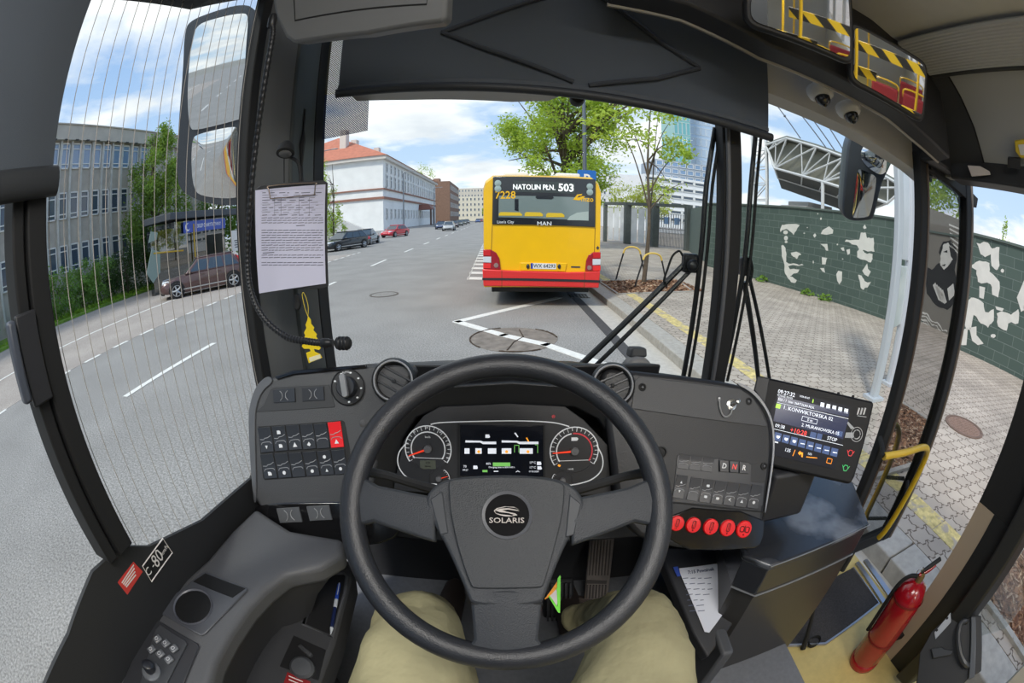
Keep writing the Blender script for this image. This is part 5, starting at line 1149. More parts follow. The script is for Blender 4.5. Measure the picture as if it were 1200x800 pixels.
# passenger side behind: rails and seats that the mirrors catch
def pole(label, p, q, r=.017):
    mb = MB(); mb.tube([W(*p), W(*q)], r, 10); tag(mb.build('grab_pole', YELLOWM), label, 'pole', 'yellow grab poles in the passenger area')
pole('yellow upright grab pole, first behind the front door', (1.45, -1.3, -1.6), (1.45, -1.3, .81)); pole('yellow upright grab pole beside the aisle, second row back', (.75, -2.0, -1.6), (.75, -2.0, .82)); pole('yellow upright grab pole beside the aisle, third row back', (.6, -3.6, -1.6), (.6, -3.6, .82)); pole('yellow upright grab pole by the far windows', (1.5, -3.4, -1.6), (1.5, -3.4, .80)); pole('yellow horizontal grab rail under the ceiling', (.7, -8, .55), (.7, -1.2, .55)); pole('yellow horizontal rail at waist height by the doorway', (1.2, -1.3, -.7), (1.8, -1.3, -.7)); pole('yellow upright pole near the bus back', (.8, -6, -1.6), (.8, -6, .82))
HAZ = M('hazard_stripe', (225, 190, 40), .6)
nt = HAZ.node_tree; tc = nt.nodes.new('ShaderNodeTexCoord'); wv = nt.nodes.new('ShaderNodeTexWave'); wv.bands_direction = 'DIAGONAL'; wv.inputs['Scale'].default_value = 2.6; rmp = nt.nodes.new('ShaderNodeValToRGB'); rmp.color_ramp.interpolation = 'CONSTANT'; rmp.color_ramp.elements[0].color = (.02, .02, .02, 1); rmp.color_ramp.elements[1].position = .5; rmp.color_ramp.elements[1].color = (*lin((232, 196, 40)), 1)
nt.links.new(tc.outputs['Object'], wv.inputs[0]); nt.links.new(wv.outputs[0], rmp.inputs[0]); nt.links.new(rmp.outputs[0], nt.nodes['Principled BSDF'].inputs['Base Color'])
for i, (x, y, z, lb) in enumerate([(1.25, -2.2, -.25, 'black and yellow barrier bar across the aisle, lower one'), (1.25, -2.2, .22, 'black and yellow barrier bar across the aisle, upper one'), (.4, -2.6, -.1, 'black and yellow barrier bar on the driver side')]):
    mb = MB(); mb.box(W(x + (.01 if x > 1 else 0), y, z), (1.22 if x > 1 else 1.1, .03, .1)); tag(mb.build('barrier_bar', HAZ), lb, 'barrier', 'striped barrier bars')
SEAT = M('seat_red', (150, 48, 56), .8)
def seat(x, y, lb):
    t = thing('passenger_seat', lb, 'seat', W(x, y, -1.6), 'passenger seats'); mb = MB(); mb.box(W(x, y, -1.15), (.42, .42, .08)); mb.build('cushion', SEAT, t, bevel=.03)
    mb = MB(); mb.box(W(x, y - .2, -.8), (.42, .07, .65)); mb.build('backrest', SEAT, t, bevel=.03); mb = MB(); mb.box(W(x, y, -1.4), (.1, .3, .42)); mb.build('pedestal', DARKP, t)
    mb = MB(); mb.tube(smooth_path(P3([(x - .2, y - .24, -.55), (x - .18, y - .24, -.42), (x + .18, y - .24, -.42), (x + .2, y - .24, -.55)]), 4), .014, 8); mb.build('top_handle', YELLOWM, t)
seat(1.6, -4.2, 'red passenger seat by the window, first row behind the door'); seat(1.6, -5.2, 'red passenger seat by the window, second row behind the door'); seat(-.3, -3.6, 'red passenger seat on the driver side, first row'); seat(-.3, -4.8, 'red passenger seat on the driver side, second row'); seat(1.1, -4.2, 'red aisle seat, first row behind the door')
mb = MB(); mb.box(W(-.05, -.95, -.29), (1.10, .05, 2.12)); struct(mb.build('wall_unseen_cab_partition', M('unseen_cab_partition', (60, 62, 64), .6), smooth=0))  # unseen; taken up to the ceiling to block aisle fill lamp reflections in the windscreen
# unseen fill lamps added for brightness: a diffuser box with a lamp under it
for i, (x, y, ln, wd, en, lb) in enumerate([(.25, -.38, .5, .95, 15, 'added fill lamp over the driver seat'), (1.25, -1.2, .5, .7, 12, 'added fill lamp over the front doorway'), (.7, -3.2, 1.5, .3, 26, 'added fill lamp over the passenger aisle'), (.7, -6.5, 1.5, .3, 22, 'added fill lamp over the aisle further back')]):
    t = thing('fill_lamp', lb, 'lamp', W(x, y, .80), 'added fill lamps'); mb = MB(); mb.box(W(x, y, .805), (wd + .04, ln + .04, .03)); mb.build('housing', M('board_white'), t, bevel=.008)
    mb = MB(); mb.box(W(x, y, .788), (wd, ln, .008)); mb.build('diffuser', M('fill_diffuser', (255, 250, 240), .6, emit=1.5), t, bevel=.002)
    ld = bpy.data.lights.new('fill_light', 'AREA'); ld.shape = 'RECTANGLE'; ld.size = wd; ld.size_y = ln; ld.energy = en; ld.color = (1, .97, .93); lo = bpy.data.objects.new('fill_light', ld); COL.objects.link(lo); lo.location = W(x, y, .782)
# ------------------------------------------------------------------ outside mirrors and wipers
def ext_mirror(name, label, dep, glasses, housing, target, bulge=.0):
    us = [p[0] for p in housing]; vs_ = [p[1] for p in housing]
    c = at((min(us) + max(us)) / 2, (min(vs_) + max(vs_)) / 2, y=dep); n = facing(c, E0, target); pl = Pl(c, n)
    t = thing(name, label, 'mirror', c)
    mb = MB(); f = chaikin([pl.loc(*p) for p in housing]); cx = sum(a for a, b in f) / len(f); cyy = sum(b for a, b in f) / len(f)
    mb.loft([[pl.w(a, b, .012) for a, b in f], [pl.w(a, b, -.03) for a, b in f], [pl.w(cx + (a - cx) * .93, cyy + (b - cyy) * .95, -.10) for a, b in f], [pl.w(cx + (a - cx) * .6, cyy + (b - cyy) * .75, -.17) for a, b in f]])
    mb.build('housing', M('mirror_housing', (66, 72, 80), .45), t, bevel=.012, smooth=45)
    for nm, g, curve in glasses:
        ab = chaikin([pl.loc(*p) for p in g])
        if not curve:
            mb = MB(); mb.lslab(pl, ab, .004, .012)
            mb.build(nm, MIR, t, smooth=0)
        else:                                   # convex glass: rings rising to the middle
            gx = sum(a for a, b in ab) / len(ab); gy = sum(b for a, b in ab) / len(ab); mb = MB(); rings = []
            for k in range(9):
                s = 1 - k / 9; rings.append([pl.w(gx + (a - gx) * s, gy + (b - gy) * s, .014 + curve * (1 - s * s)) for a, b in ab])
            mb.loft(rings); mb.build(nm, MIR, t, smooth=80)
    return t, pl
def rpx(x0, y0, x1, y1, r, sk=0):  # rounded rectangle in photo pixels, listed clockwise
    return [(u + sk * (v - (y0 + y1) / 2), v) for u, v in rr((x0 + x1) / 2, (y0 + y1) / 2, x1 - x0, y1 - y0, r)]
t, pl = ext_mirror('door_mirror', 'large two-pane outside mirror beyond the wired side window', 1.5,
    [('main_glass', crop(0, 0, 2.9625, [(672, 130), (690, 90), (730, 72), (850, 45), (866, 60), (862, 120), (850, 400), (840, 415), (680, 455), (662, 440), (655, 330)]), 0),
     ('wide_angle_glass', crop(0, 0, 2.9625, [(672, 480), (690, 465), (820, 436), (830, 450), (842, 620), (846, 665), (820, 690), (700, 680), (675, 650), (668, 560)]), .012)],
    crop(0, 0, 2.9625, [(645, 100), (668, 72), (720, 50), (850, 12), (895, 40), (915, 90), (905, 200), (880, 420), (868, 600), (860, 690), (820, 715), (720, 705), (640, 670), (615, 620), (625, 430), (640, 250)]), (-2.5, -12, 1.15))
mb = MB(); mb.tube(smooth_path([pl.w(.12, .30, -.05), W(-.95, 1.48, 1.0), W(-.7, 1.4, 1.0)], 5), .03, 8); mb.build('arm', RUB, t)
t, pl = ext_mirror('door_mirror', 'grey outside mirror with round upper glass beyond the windscreen, kerb side', 1.6,
    [('round_glass', crop(850, 100, 5, [(785, 400), (800, 360), (835, 322), (885, 335), (940, 355), (970, 395), (970, 430), (945, 490), (920, 520), (890, 520), (830, 480), (795, 440)]), .05),
     ('main_glass', crop(850, 100, 5, [(770, 490), (790, 490), (870, 525), (882, 550), (845, 750), (825, 770), (745, 775), (738, 760), (755, 600)]), .006)],
    crop(850, 100, 5, [(755, 252), (800, 268), (900, 300), (985, 345), (995, 400), (960, 480), (935, 530), (905, 600), (870, 770), (850, 790), (740, 795), (700, 770), (684, 740), (686, 660), (705, 420), (722, 310)]), (2.6, -9, .5))
mb = MB(); mb.tube([pl.w(-.05, .28, -.08), W(1.75, 1.35, .72)], .03, 8); mb.build('arm', RUB, t)
WIP = M('wiper_black', (34, 36, 40), .4, metal=.2)
def wiper(label, blade, arm1, arm2, hub, y=1.235):
    t = thing('wiper', label, 'wiper', at(*hub, y=y), 'windscreen wipers')
    bl = [at(u, v, y=y) for u, v in blade]
    mb = MB(); mb.tube(smooth_path(bl, 4), .009, 8); b_ = mb.build('blade_spine', WIP, t)
    mb = MB(); mb.tube([p + V((.016, -.012, 0)) for p in smooth_path(bl, 4)], .0055, 6); mb.build('rubber_lip', RUB, b_)
    for k, a_ in enumerate((arm1, arm2)):
        q = [at(u, v, y=y + .02) for u, v in a_]; mb = MB(); mb.tube(q, [.011, .009] if k == 0 else [.0075, .0075], 8); mb.build('arm_rod', WIP, t)
    return t, y
t, y = wiper('double-arm wiper with its blade upright on the driver side of the divider', [(838, 150), (828, 215), (822, 290), (814, 360), (801, 440)], [(676, 432), (806, 305)], [(692, 434), (808, 318)], (808, 308))
h = at(808, 308, y=1.25); mb = MB(); mb.box(h, (.05, .03, .06)); mb.lathe(h + V((0, -.02, -.005)), (0, -1, 0), [(.02, 0), (.02, .012), (.008, .018), (.001, .018)], 14); mb.build('blade_joint', WIP, t, bevel=.006)
mb = MB(); mb.tube(smooth_path([at(u, v, y=1.235) for u, v in ((800, 300), (796, 294), (788, 300), (782, 316), (778, 328), (780, 332))], 5), .0035, 6); mb.build('washer_hose', RUB, t)
t, y = wiper('wiper on the door side of the divider with a double arm', [(886, 150), (880, 215), (873, 300), (860, 380), (846, 445)], [(872, 330), (889, 448)], [(872, 302), (902, 446)], (872, 310))
mb = MB(); mb.box(at(873, 312, y=1.25), (.045, .03, .06)); mb.build('blade_joint', WIP, t, bevel=.006)
mb = MB(); mb.tube(smooth_path([at(u, v, y=1.235) for u, v in ((874, 302), (880, 305), (882, 318), (878, 335))], 5), .0035, 6); mb.build('washer_hose', RUB, t)
mb = MB(); c = at(676, 117, y=1.19); mb.lathe(c, (0, -1, 0), [(.001, .03), (.017, .028), (.02, .02), (.021, 0), (.021, -.004)], 20); tag(mb.build('rain_sensor', RUB), 'small round black sensor on the windscreen under the blind', 'sensor')
# perforated film strips at the windscreen edge
def film_mat(name, rgb, sc):
    m = M(name, rgb, .6); nt = m.node_tree; b = nt.nodes['Principled BSDF']; L = nt.links.new
    tc = nt.nodes.new('ShaderNodeTexCoord'); mp = nt.nodes.new('ShaderNodeMapping'); mp.inputs['Rotation'].default_value = (0, radians(45), 0); L(tc.outputs['Object'], mp.inputs[0])
    v = nt.nodes.new('ShaderNodeSeparateXYZ'); L(mp.outputs[0], v.inputs[0]); cs = []
    for ax in ('X', 'Z'):
        f = nt.nodes.new('ShaderNodeMath'); f.operation = 'MULTIPLY'; f.inputs[1].default_value = sc; L(v.outputs[ax], f.inputs[0])
        s = nt.nodes.new('ShaderNodeMath'); s.operation = 'SINE'; L(f.outputs[0], s.inputs[0]); cs.append(s)
    m2 = nt.nodes.new('ShaderNodeMath'); m2.operation = 'ADD'; L(cs[0].outputs[0], m2.inputs[0]); L(cs[1].outputs[0], m2.inputs[1])
    g = nt.nodes.new('ShaderNodeMath'); g.operation = 'LESS_THAN'; g.inputs[1].default_value = .55; L(m2.outputs[0], g.inputs[0]); L(g.outputs[0], b.inputs['Alpha'])
    return m
fp = Pl(W(-.5, 1.19, .4), (0, -1, 0))
mb = MB(); mb.slab(fp, [(372, 112), (433, 108), (431, 153), (412, 157), (371, 165)], .001); tag(mb.build('dotted_film', film_mat('film_blue', (52, 66, 112), 1250), smooth=0), 'dotted bluish film patch in the upper windscreen corner by the pillar', 'film')
mb = MB(); mb.slab(fp, [(380, 40), (410, 38), (402, 112), (372, 112)], .001); tag(mb.build('dotted_film', film_mat('film_olive', (84, 82, 58), 1250), smooth=0), 'dotted olive film strip between the pillar and the roller blind', 'film')
# ------------------------------------------------------------------ roller blinds
def cloth_mat(name, rgb):
    m = M(name, rgb, .8, spec=.2, bump=.6, bscale=900); nt = m.node_tree; b = nt.nodes['Principled BSDF']; out = nt.nodes['Material Output']
    tr = nt.nodes.new('ShaderNodeBsdfTranslucent'); tr.inputs[0].default_value = (*lin(rgb), 1); mx = nt.nodes.new('ShaderNodeMixShader'); mx.inputs[0].default_value = .45
    nt.links.new(b.outputs[0], mx.inputs[1]); nt.links.new(tr.outputs[0], mx.inputs[2]); nt.links.new(mx.outputs[0], out.inputs[0]); return m
CLOTH = cloth_mat('blind_cloth', (112, 120, 130))
t = thing('roller_blind', 'wide dark roller blind drawn over the top of the windscreen', 'blind', W(.14, 1.1, .6))
bl0, bl1 = W(-.475, 1.09, .378), W(.752, 1.09, .303)
top0, top1 = W(-.475, 1.09, .80), W(.80, 1.09, .80)
mb = MB(); rows = []
for k in range(7):
    s = k / 6; rows.append([bl0.lerp(bl1, i / 24).lerp(top0.lerp(top1, i / 24), s) + V((0, .004 * sin(i * .9) * (1 - s), 0)) for i in range(25)])
mb.loft([r + [p + V((0, .0015, 0)) for p in r[::-1]] for r in rows]); mb.build('cloth', CLOTH, t, smooth=60)
mb = MB(); mb.tube([bl0 - V((.004, 0, -.002)), bl1 + V((.012, 0, -.004))], .0135, 12); rl = mb.build('bottom_rail', M('blind_rail', (48, 51, 55), .5), t)
mb = MB(); mb.prism([bl0 + V((0, -.003, .012)), bl1 + V((0, -.003, .012)), bl1 + V((0, -.003, .024)), bl0 + V((0, -.003, .024))], (0, -.002, 0)); mb.build('seam_band', M('seam_band', (78, 84, 92), .8), rl, smooth=0)
for q in (((518, 38), (560, 54), (672, 96)), ((518, 38), (556, 24), (640, -4)), ((820, 80), (770, 92), (690, 100)), ((820, 80), (775, 50), (700, -6))):
    mb = MB(); mb.tube([at(u, v, y=1.084) for u, v in q], .0075, 8); mb.build('scissor_arm', M('scissor_dark', (54, 58, 64), .8), t)
t = thing('roller_blind', 'dark side blind hanging over the driver side window', 'blind', W(-.6, .1, .4))
mb = MB(); rows = []
for k in range(2):
    z = (.15, .80)[k]; rows.append([W(-.602 + .004 * sin(i * .8), -.5 + (.79) * i / 20, z) for i in range(21)])
mb.loft([r + [p + V((-.0015, 0, 0)) for p in r[::-1]] for r in rows]); mb.build('cloth', CLOTH, t, smooth=60)
mb = MB(); mb.loft([[W(-.60 + .013 * cos(a), y, .132 + .022 * sin(a)) for a in [2 * pi * i / 14 for i in range(14)]] for y in (-.5, .297)]); mb.build('bottom_rail', M('blind_rail'), t, smooth=60)
# overhead box
t = thing('overhead_console', 'grey overhead console above the windscreen blind', 'console', W(-.25, .6, .4))
op = Pl.three(at(322, -40, y=.62), at(524, -40, y=.62), at(330, 40, y=.66))
mb = MB(); mb.slab(op, [(312, -60), (322, 20), (334, 44), (344, 51), (430, 40), (516, 26), (523, 22), (528, -60)], .05, -.05); mb.build('body', M('console_grey', (112, 114, 116), .5), t, bevel=.008)
mb = MB(); q = [(344, -20), (346, 24), (500, 5), (503, -20)]; mb.tube([op.w(*op.loc(*p), .0) for p in q], .0018, 6); mb.build('lid_gap', RUB, t)
# ------------------------------------------------------------------ pillar items
t = thing('gooseneck_microphone', 'black ribbed gooseneck microphone hanging down the windscreen pillar', 'microphone', at(322, 34, y=.72))
mp_ = [((319, 28), .62), ((319, 45), .62), ((309, 105), .63), ((300, 170), .64), ((293, 240), .64), ((290, 300), .64), ((294, 340), .63), ((309, 372), .62), ((335, 394), .61), ((362, 400), .60), ((384, 402), .60)]
pth = smooth_path([at(u, v, y=d) for (u, v), d in mp_], 8); n = len(pth)
fine = []
for i in range(len(pth) - 1):
    for k in range(4): fine.append(pth[i].lerp(pth[i + 1], k / 4))
mb = MB(); mb.tube(fine, [.0052 + (.0009 if i % 4 < 2 else 0) for i in range(len(fine))], 10); mb.build('flexible_neck', M('neck_black', (40, 41, 44), .4, metal=.3), t, smooth=60)
mb = MB(); a_, b_ = at(376, 401.5, y=.60), at(398, 402, y=.60); mb.lathe(a_, b_ - a_, [(.0055, 0), (.0075, .003), (.0075, .014), (.006, .016), (.006, .022)], 16); mb.build('collar', WIP, t)
mb = MB(); c = at(397, 402, y=.60); ax = V((1, .0, .0)); mb.lathe(c, ax, [(.006, -.006), (.0095, -.003), (.0105, .004), (.0105, .012), (.0095, .018), (.006, .021), (.001, .021)], 18); mb.build('capsule', RUB, t)
for k in (0, .006, .012): mb = MB(); mb.lathe(c + V((k, 0, 0)), ax, [(.0105, 0), (.0112, .001), (.0112, .003), (.0105, .004)], 18, cap=False); mb.build('grille_ring', WIP, t)
mb = MB(); a_ = at(319, 26, y=.62); mb.lathe(a_ + V((0, 0, -.012)), (0, 0, 1), [(.0075, 0), (.009, .004), (.009, .02), (.006, .03)], 14); mb.build('socket', WIP, t)
t = thing('reading_lamp', 'small black flexible lamp above the clipboard', 'lamp', at(336, 178, y=.84))
c = at(335, 176, y=.80); ax = V((.1, -.42, -.9)).normalized()
mb = MB(); mb.lathe(c - ax * .008, ax, [(.001, -.012), (.012, -.010), (.019, 0), (.021, .01), (.021, .016), (.017, .018)], 22); mb.build('lamp_head', RUB, t)
mb = MB(); mb.lathe(c - ax * .008, ax, [(.017, .0165), (.013, .019), (.001, .02)], 22); mb.build('lens', M('lamp_lens', (120, 122, 124), .2), t)
mb = MB(); mb.tube(smooth_path([at(u, v, y=.83) for u, v in ((340, 184), (349, 190), (352, 204), (352, 216))], 5), .0042, 8); mb.build('stem', RUB, t)
mb = MB(); mb.tube([at(333, 186, y=.845), at(333, 214, y=.845)], .0013, 6); mb.build('cord', RUB, t)
t = thing('clipboard', 'black clipboard with a printed form on the windscreen pillar', 'clipboard', at(342, 275, y=.82))
cp = Pl(at(342, 278, y=.80), (.28, -1, .0))
mb = MB(); mb.slab(cp, [(299, 222), (306, 217), (379, 211), (384, 214), (385, 335), (380, 338), (303, 340)], .003, -.003); mb.build('board', BLACKP, t, bevel=.001)
mb = MB(); mb.slab(cp, [(299.5, 223), (381.5, 216), (382, 332), (304, 343.5)], .0016, 0); pp = mb.build('paper', M('paper', (204, 204, 226), .8), t, smooth=0)
mb = MB()
def pline(x, y, w, h=.9): # in the crop of the clipboard (300,180), scale 5.925
    q = crop(300, 180, 5.925, [(x, y), (x + w, y - w * .055), (x + w, y - w * .055 + h * 6), (x, y + h * 6)]); mb.slab(cp, q, .0003, .0016)
r = random.Random(3)
for i in range(30):
    y = 258 + i * 17.2
    if i in (14, 27): continue
    if i < 10:
        x = 45
        while x < 420:
            w = r.uniform(14, 60); pline(x, y + 12, min(w, 465 - x), .5 + .3 * (i % 3 == 0)); x += w + r.uniform(10, 46)
    elif i == 13 or i == 24: pline(280 if i == 13 else 48, y + 16, 60 if i == 13 else 80, .9)
    else:
        x = 40
        while x < 455:
            w = r.uniform(16, 52); pline(x, y + 14, min(w, 468 - x), .75); x += w + 5
for y in (262, 350, 376, 402, 430): pline(36, y, 432, .16)
for x in (130, 175, 300, 370): mb.slab(cp, crop(300, 180, 5.925, [(x, 300), (x + 1.6, 300), (x + 1.6, 430), (x, 430)]), .0003, .0016)
mb.build('printed_text', M('print_ink', (92, 92, 108), .8), pp, smooth=0)
mb = MB(); q = [(318, 232), (316, 222), (318, 218), (368, 214.5), (370, 217), (369, 226), (366, 228.5), (322, 232.5)]; mb.tube(smooth_path([cp.w(*cp.loc(*p), .006) for p in q + q[:1]], 4), .0011, 6); mb.build('wire_clip', M('clip_wire', (150, 134, 120), .3, metal=.8), t)
t = thing('air_freshener', 'yellow cardboard fir tree air freshener hanging below the clipboard', 'air freshener', at(365, 380, y=.80))
ap = Pl(at(365, 385, y=.80), (.15, -1, 0))
tr = [(203, 628), (212, 640), (214, 655), (224, 668), (221, 676), (233, 690), (230, 697), (241, 712), (236, 722), (246, 736), (240, 742), (222, 738), (226, 748), (244, 756), (250, 768), (206, 786), (200, 766), (197, 752), (212, 746), (208, 738), (190, 738), (182, 730), (190, 716), (186, 706), (194, 694), (190, 684), (198, 668), (195, 658), (201, 642)]
mb = MB(); mb.slab(ap, crop(290, 150, 2.857, tr), .0012); mb.build('card', M('freshener_yellow', (232, 204, 30), .6), t, smooth=0)
mb = MB(); mb.slab(ap, crop(290, 150, 2.857, [(206, 768), (244, 756), (246, 770), (210, 782)]), .0004, .0012); mb.build('label_patch', M('label_pale', (232, 226, 190), .6), t, smooth=0)
mb = MB(); mb.tube(smooth_path([ap.w(*ap.loc(*p), .001) for p in crop(290, 150, 2.857, [(203, 630), (196, 612), (190, 590), (184, 560), (188, 550), (198, 572), (204, 600), (203, 630)])], 4), .0008, 5); mb.build('string', M('freshener_string', (214, 190, 60), .6), t)
mb = MB(); mb.slab(Pl(at(350, 350, y=.83), (.2, -1, 0)), [(346, 344), (352, 343), (355, 356), (352, 363), (346, 361)], .014); tag(mb.build('hook', RUB, bevel=.004), 'small black hook on the pillar below the clipboard', 'hook')
# ------------------------------------------------------------------ dashboard
DASH = M('dash_grey', (70, 71, 74), .42, spec=.45, bump=.35, bscale=650); GLOSS = M('gloss_black', (22, 22, 24), .12, spec=.6); DBLK = M('dash_black', (36, 37, 40), .45, bump=.25, bscale=600)
SWI = M('switch_black', (38, 40, 46), .35, spec=.6); ICON = M('icon_white', (226, 228, 232), .5); SWG = M('switch_highlight', (150, 152, 156), .4)
LP = Pl.three(at(300, 455, y=.80), at(480, 432, y=.84), at(298, 590, y=.68))
RP = Pl.three(at(735, 437, y=.84), at(880, 456, y=.80), at(745, 600, y=.68))
t = thing('dashboard', 'wide dark dashboard wrapped around the steering wheel', 'dashboard', W(0, .85, -.5))
def px_slab(name, pl, px, h, h0, mat, par, bevel=.0, seg=2, smooth=38):
    if name in ('driver_side_panel', 'door_side_panel', 'panel_rim', 'gloss_strip', 'hub_cover', 'hub_pad'): px = chaikin(px, 2)
    if name == 'lower_gloss': px = chaikin(px, 1)
    mb = MB(); mb.slab(pl, px, h, h0); return mb.build(name, mat, par, bevel=bevel, seg=seg, smooth=smooth)
# panels
lp_ = px_slab('driver_side_panel', LP, [(293, 490), (296, 470), (303, 453), (316, 442), (345, 436), (400, 430), (445, 427), (492, 424), (478, 450), (462, 490), (440, 540), (430, 640), (400, 640), (300, 600), (294, 560)], .10, -.10, DASH, t, .012, 3)
px_slab('panel_rim', LP, [(291, 492), (294, 470), (301, 451), (315, 439), (322, 447), (309, 457), (302, 472), (299, 492), (302, 588), (297, 589)], .006, -.002, M('panel_rim', (92, 94, 98), .35), lp_, .002)
px_slab('top_gloss_lip', LP, [(322, 441), (345, 434), (430, 427), (430, 431), (345, 439), (326, 445)], .006, -.001, GLOSS, lp_, .002)
px_slab('gloss_strip', LP, [(297, 589), (402, 587), (470, 588), (470, 640), (340, 640), (318, 634), (306, 622), (300, 606)], .008, -.006, GLOSS, lp_, .006)
px_slab('upper_switch_recess', LP, crop(270, 400, 4.573, [(178, 340), (215, 255), (240, 245), (530, 232), (560, 340), (560, 352), (135, 378)]), .002, -.0008, M('recess_dark', (50, 51, 54), .5), lp_, .001)
rp_ = px_slab('door_side_panel', RP, crop(680, 400, 3.2, [(60, 92), (190, 105), (400, 128), (590, 155), (640, 180), (680, 225), (708, 275), (722, 330), (722, 440), (690, 640), (680, 755), (640, 782), (330, 780), (150, 700), (100, 300)]), .10, -.10, DBLK, t, .012, 3)
px_slab('upper_cover', RP, crop(680, 400, 3.2, [(205, 145), (225, 132), (600, 178), (650, 215), (700, 310), (698, 320), (190, 252)]), .003, -.001, DASH, rp_, .002)
px_slab('panel_rim', RP, crop(680, 400, 3.2, [(590, 152), (642, 176), (684, 222), (712, 272), (727, 330), (727, 440), (694, 642), (688, 642), (720, 440), (720, 332), (704, 276), (677, 230), (634, 186), (586, 162)]), .005, -.002, SILV, rp_, .0015)
px_slab('lower_gloss', RP, crop(680, 400, 3.2, [(330, 615), (690, 642), (684, 755), (640, 780), (330, 780)]), .006, -.002, GLOSS, rp_, .004)
mb = MB(); mb.tube([RP.w(*RP.loc(*p), .001) for p in crop(680, 400, 3.2, [(330, 600), (520, 622), (692, 640)])], .0016, 6); mb.build('panel_seam', RUB, rp_)
# dash top and the dark centre with its hood
mb = MB()
topl = []
for q_ in ((300, 470), (322, 444), (430, 430), (500, 427), (600, 426), (690, 428), (740, 434.5), (850, 449), (886, 462)):
    w_ = at(*q_, y=.875); topl.append((w_.x, .875, w_.z - H))
mb.loft([[W(x, y, z - .12), W(x, y, z - .004), W(x, y + .02, z - .003), W(x * 1.02, 1.19, min(z - .10, -.41)), W(x * 1.02, 1.19, -.75)] for x, y, z in topl]); mb.build('top_shelf', DBLK, t, smooth=50)
CP_ = Pl.three(W(-.25, .835, -.37), W(.25, .835, -.37), W(-.25, .755, -.62))
mb = MB(); mb.loft([P3([(x, .87, -.315), (x, .885, -.37), (x, .85, -.66), (x, .79, -.765), (x, .92, -.765), (x, .95, -.34)]) for x in (-.34, .34)]); mb.build('centre_body', DBLK, t, bevel=.006)
hood = [[(430, 560), (452, 500), (470, 470), (500, 452), (600, 446), (690, 452), (722, 470), (738, 500), (752, 560)], [(462, 578), (474, 512), (490, 488), (520, 476), (600, 473), (672, 476), (700, 490), (714, 512), (718, 580)]]
mb = MB(); o_ = [CP_.w(*CP_.loc(*p), .05) for p in hood[0]]; i_ = [CP_.w(*CP_.loc(*p), .012) for p in hood[1]]; ob = [CP_.w(*CP_.loc(*p), -.02) for p in hood[0]]; ib = [CP_.w(*CP_.loc(*p), -.02) for p in hood[1]]
mb.loft([[o_[k], i_[k], ib[k], ob[k]] for k in range(9)]); mb.build('cluster_hood', DBLK, t, bevel=.004, smooth=50)
# lower knee panels
mb = MB(); mb.loft([P3([(x, 1.14, -.62), (x, 1.18, -.62), (x, 1.18, -1.33), (x, 1.14, -1.33)]) for x in (-.58, .62)]); mb.build('knee_bulkhead', M('knee_dark', (40, 41, 44), .6), t)
# vents
def vent(label_u, u, v, pl, rpx):
    a_, b_ = pl.loc(u, v); r0 = abs(pl.loc(u + rpx, v)[0] - a_)
    mb = MB(); mb.lathe(pl.w(a_, b_, -.02), pl.n, [(r0 * .78, 0), (r0 * 1.04, .012), (r0 * 1.04, .026), (r0 * .94, .034), (r0 * .80, .030), (r0 * .76, .012)], 36, cap=False); v_ = mb.build('air_vent', DBLK, t)
    mb = MB(); mb.lathe(pl.w(a_, b_, -.02), pl.n, [(r0 * .84, .0345), (r0 * .88, .0365), (r0 * .92, .0345)], 36, cap=False); mb.build('bright_ring', M('vent_ring', (170, 172, 176), .25), v_)
    mb = MB(); mb.lathe(pl.w(a_, b_, -.02), pl.n, [(.001, -.01), (r0 * .78, -.01), (r0 * .78, .002), (.001, .002)], 30); mb.build('dark_throat', RUB, v_)
    mb = MB(); R = Matrix.Rotation(radians(-38), 3, 'Z')
    for k in (-.36, 0, .36):
        hw = r0 * .78 * sqrt(max(0, 1 - (k / .8) ** 2)); e = V((cos(radians(38)) , sin(radians(38)), 0)) if False else None
        p0 = [(-hw, k * r0 - r0 * .05), (hw, k * r0 - r0 * .05), (hw, k * r0 + r0 * .05), (-hw, k * r0 + r0 * .05)]
        an = radians(-35 if u < 600 else 30); q = [(a_ + x * cos(an) - y * sin(an), b_ + x * sin(an) + y * cos(an)) for x, y in p0]
        mb.lslab(pl, q, .012, -.008)
    mb.box(pl.w(a_, b_, .006), (.008, .004, .008)); mb.build('louvre', M('louvre', (60, 62, 66), .4), v_, bevel=.001)
vent('l', 462, 446, LP, 25.5); vent('r', 717.5, 451.5, RP, 25.5)
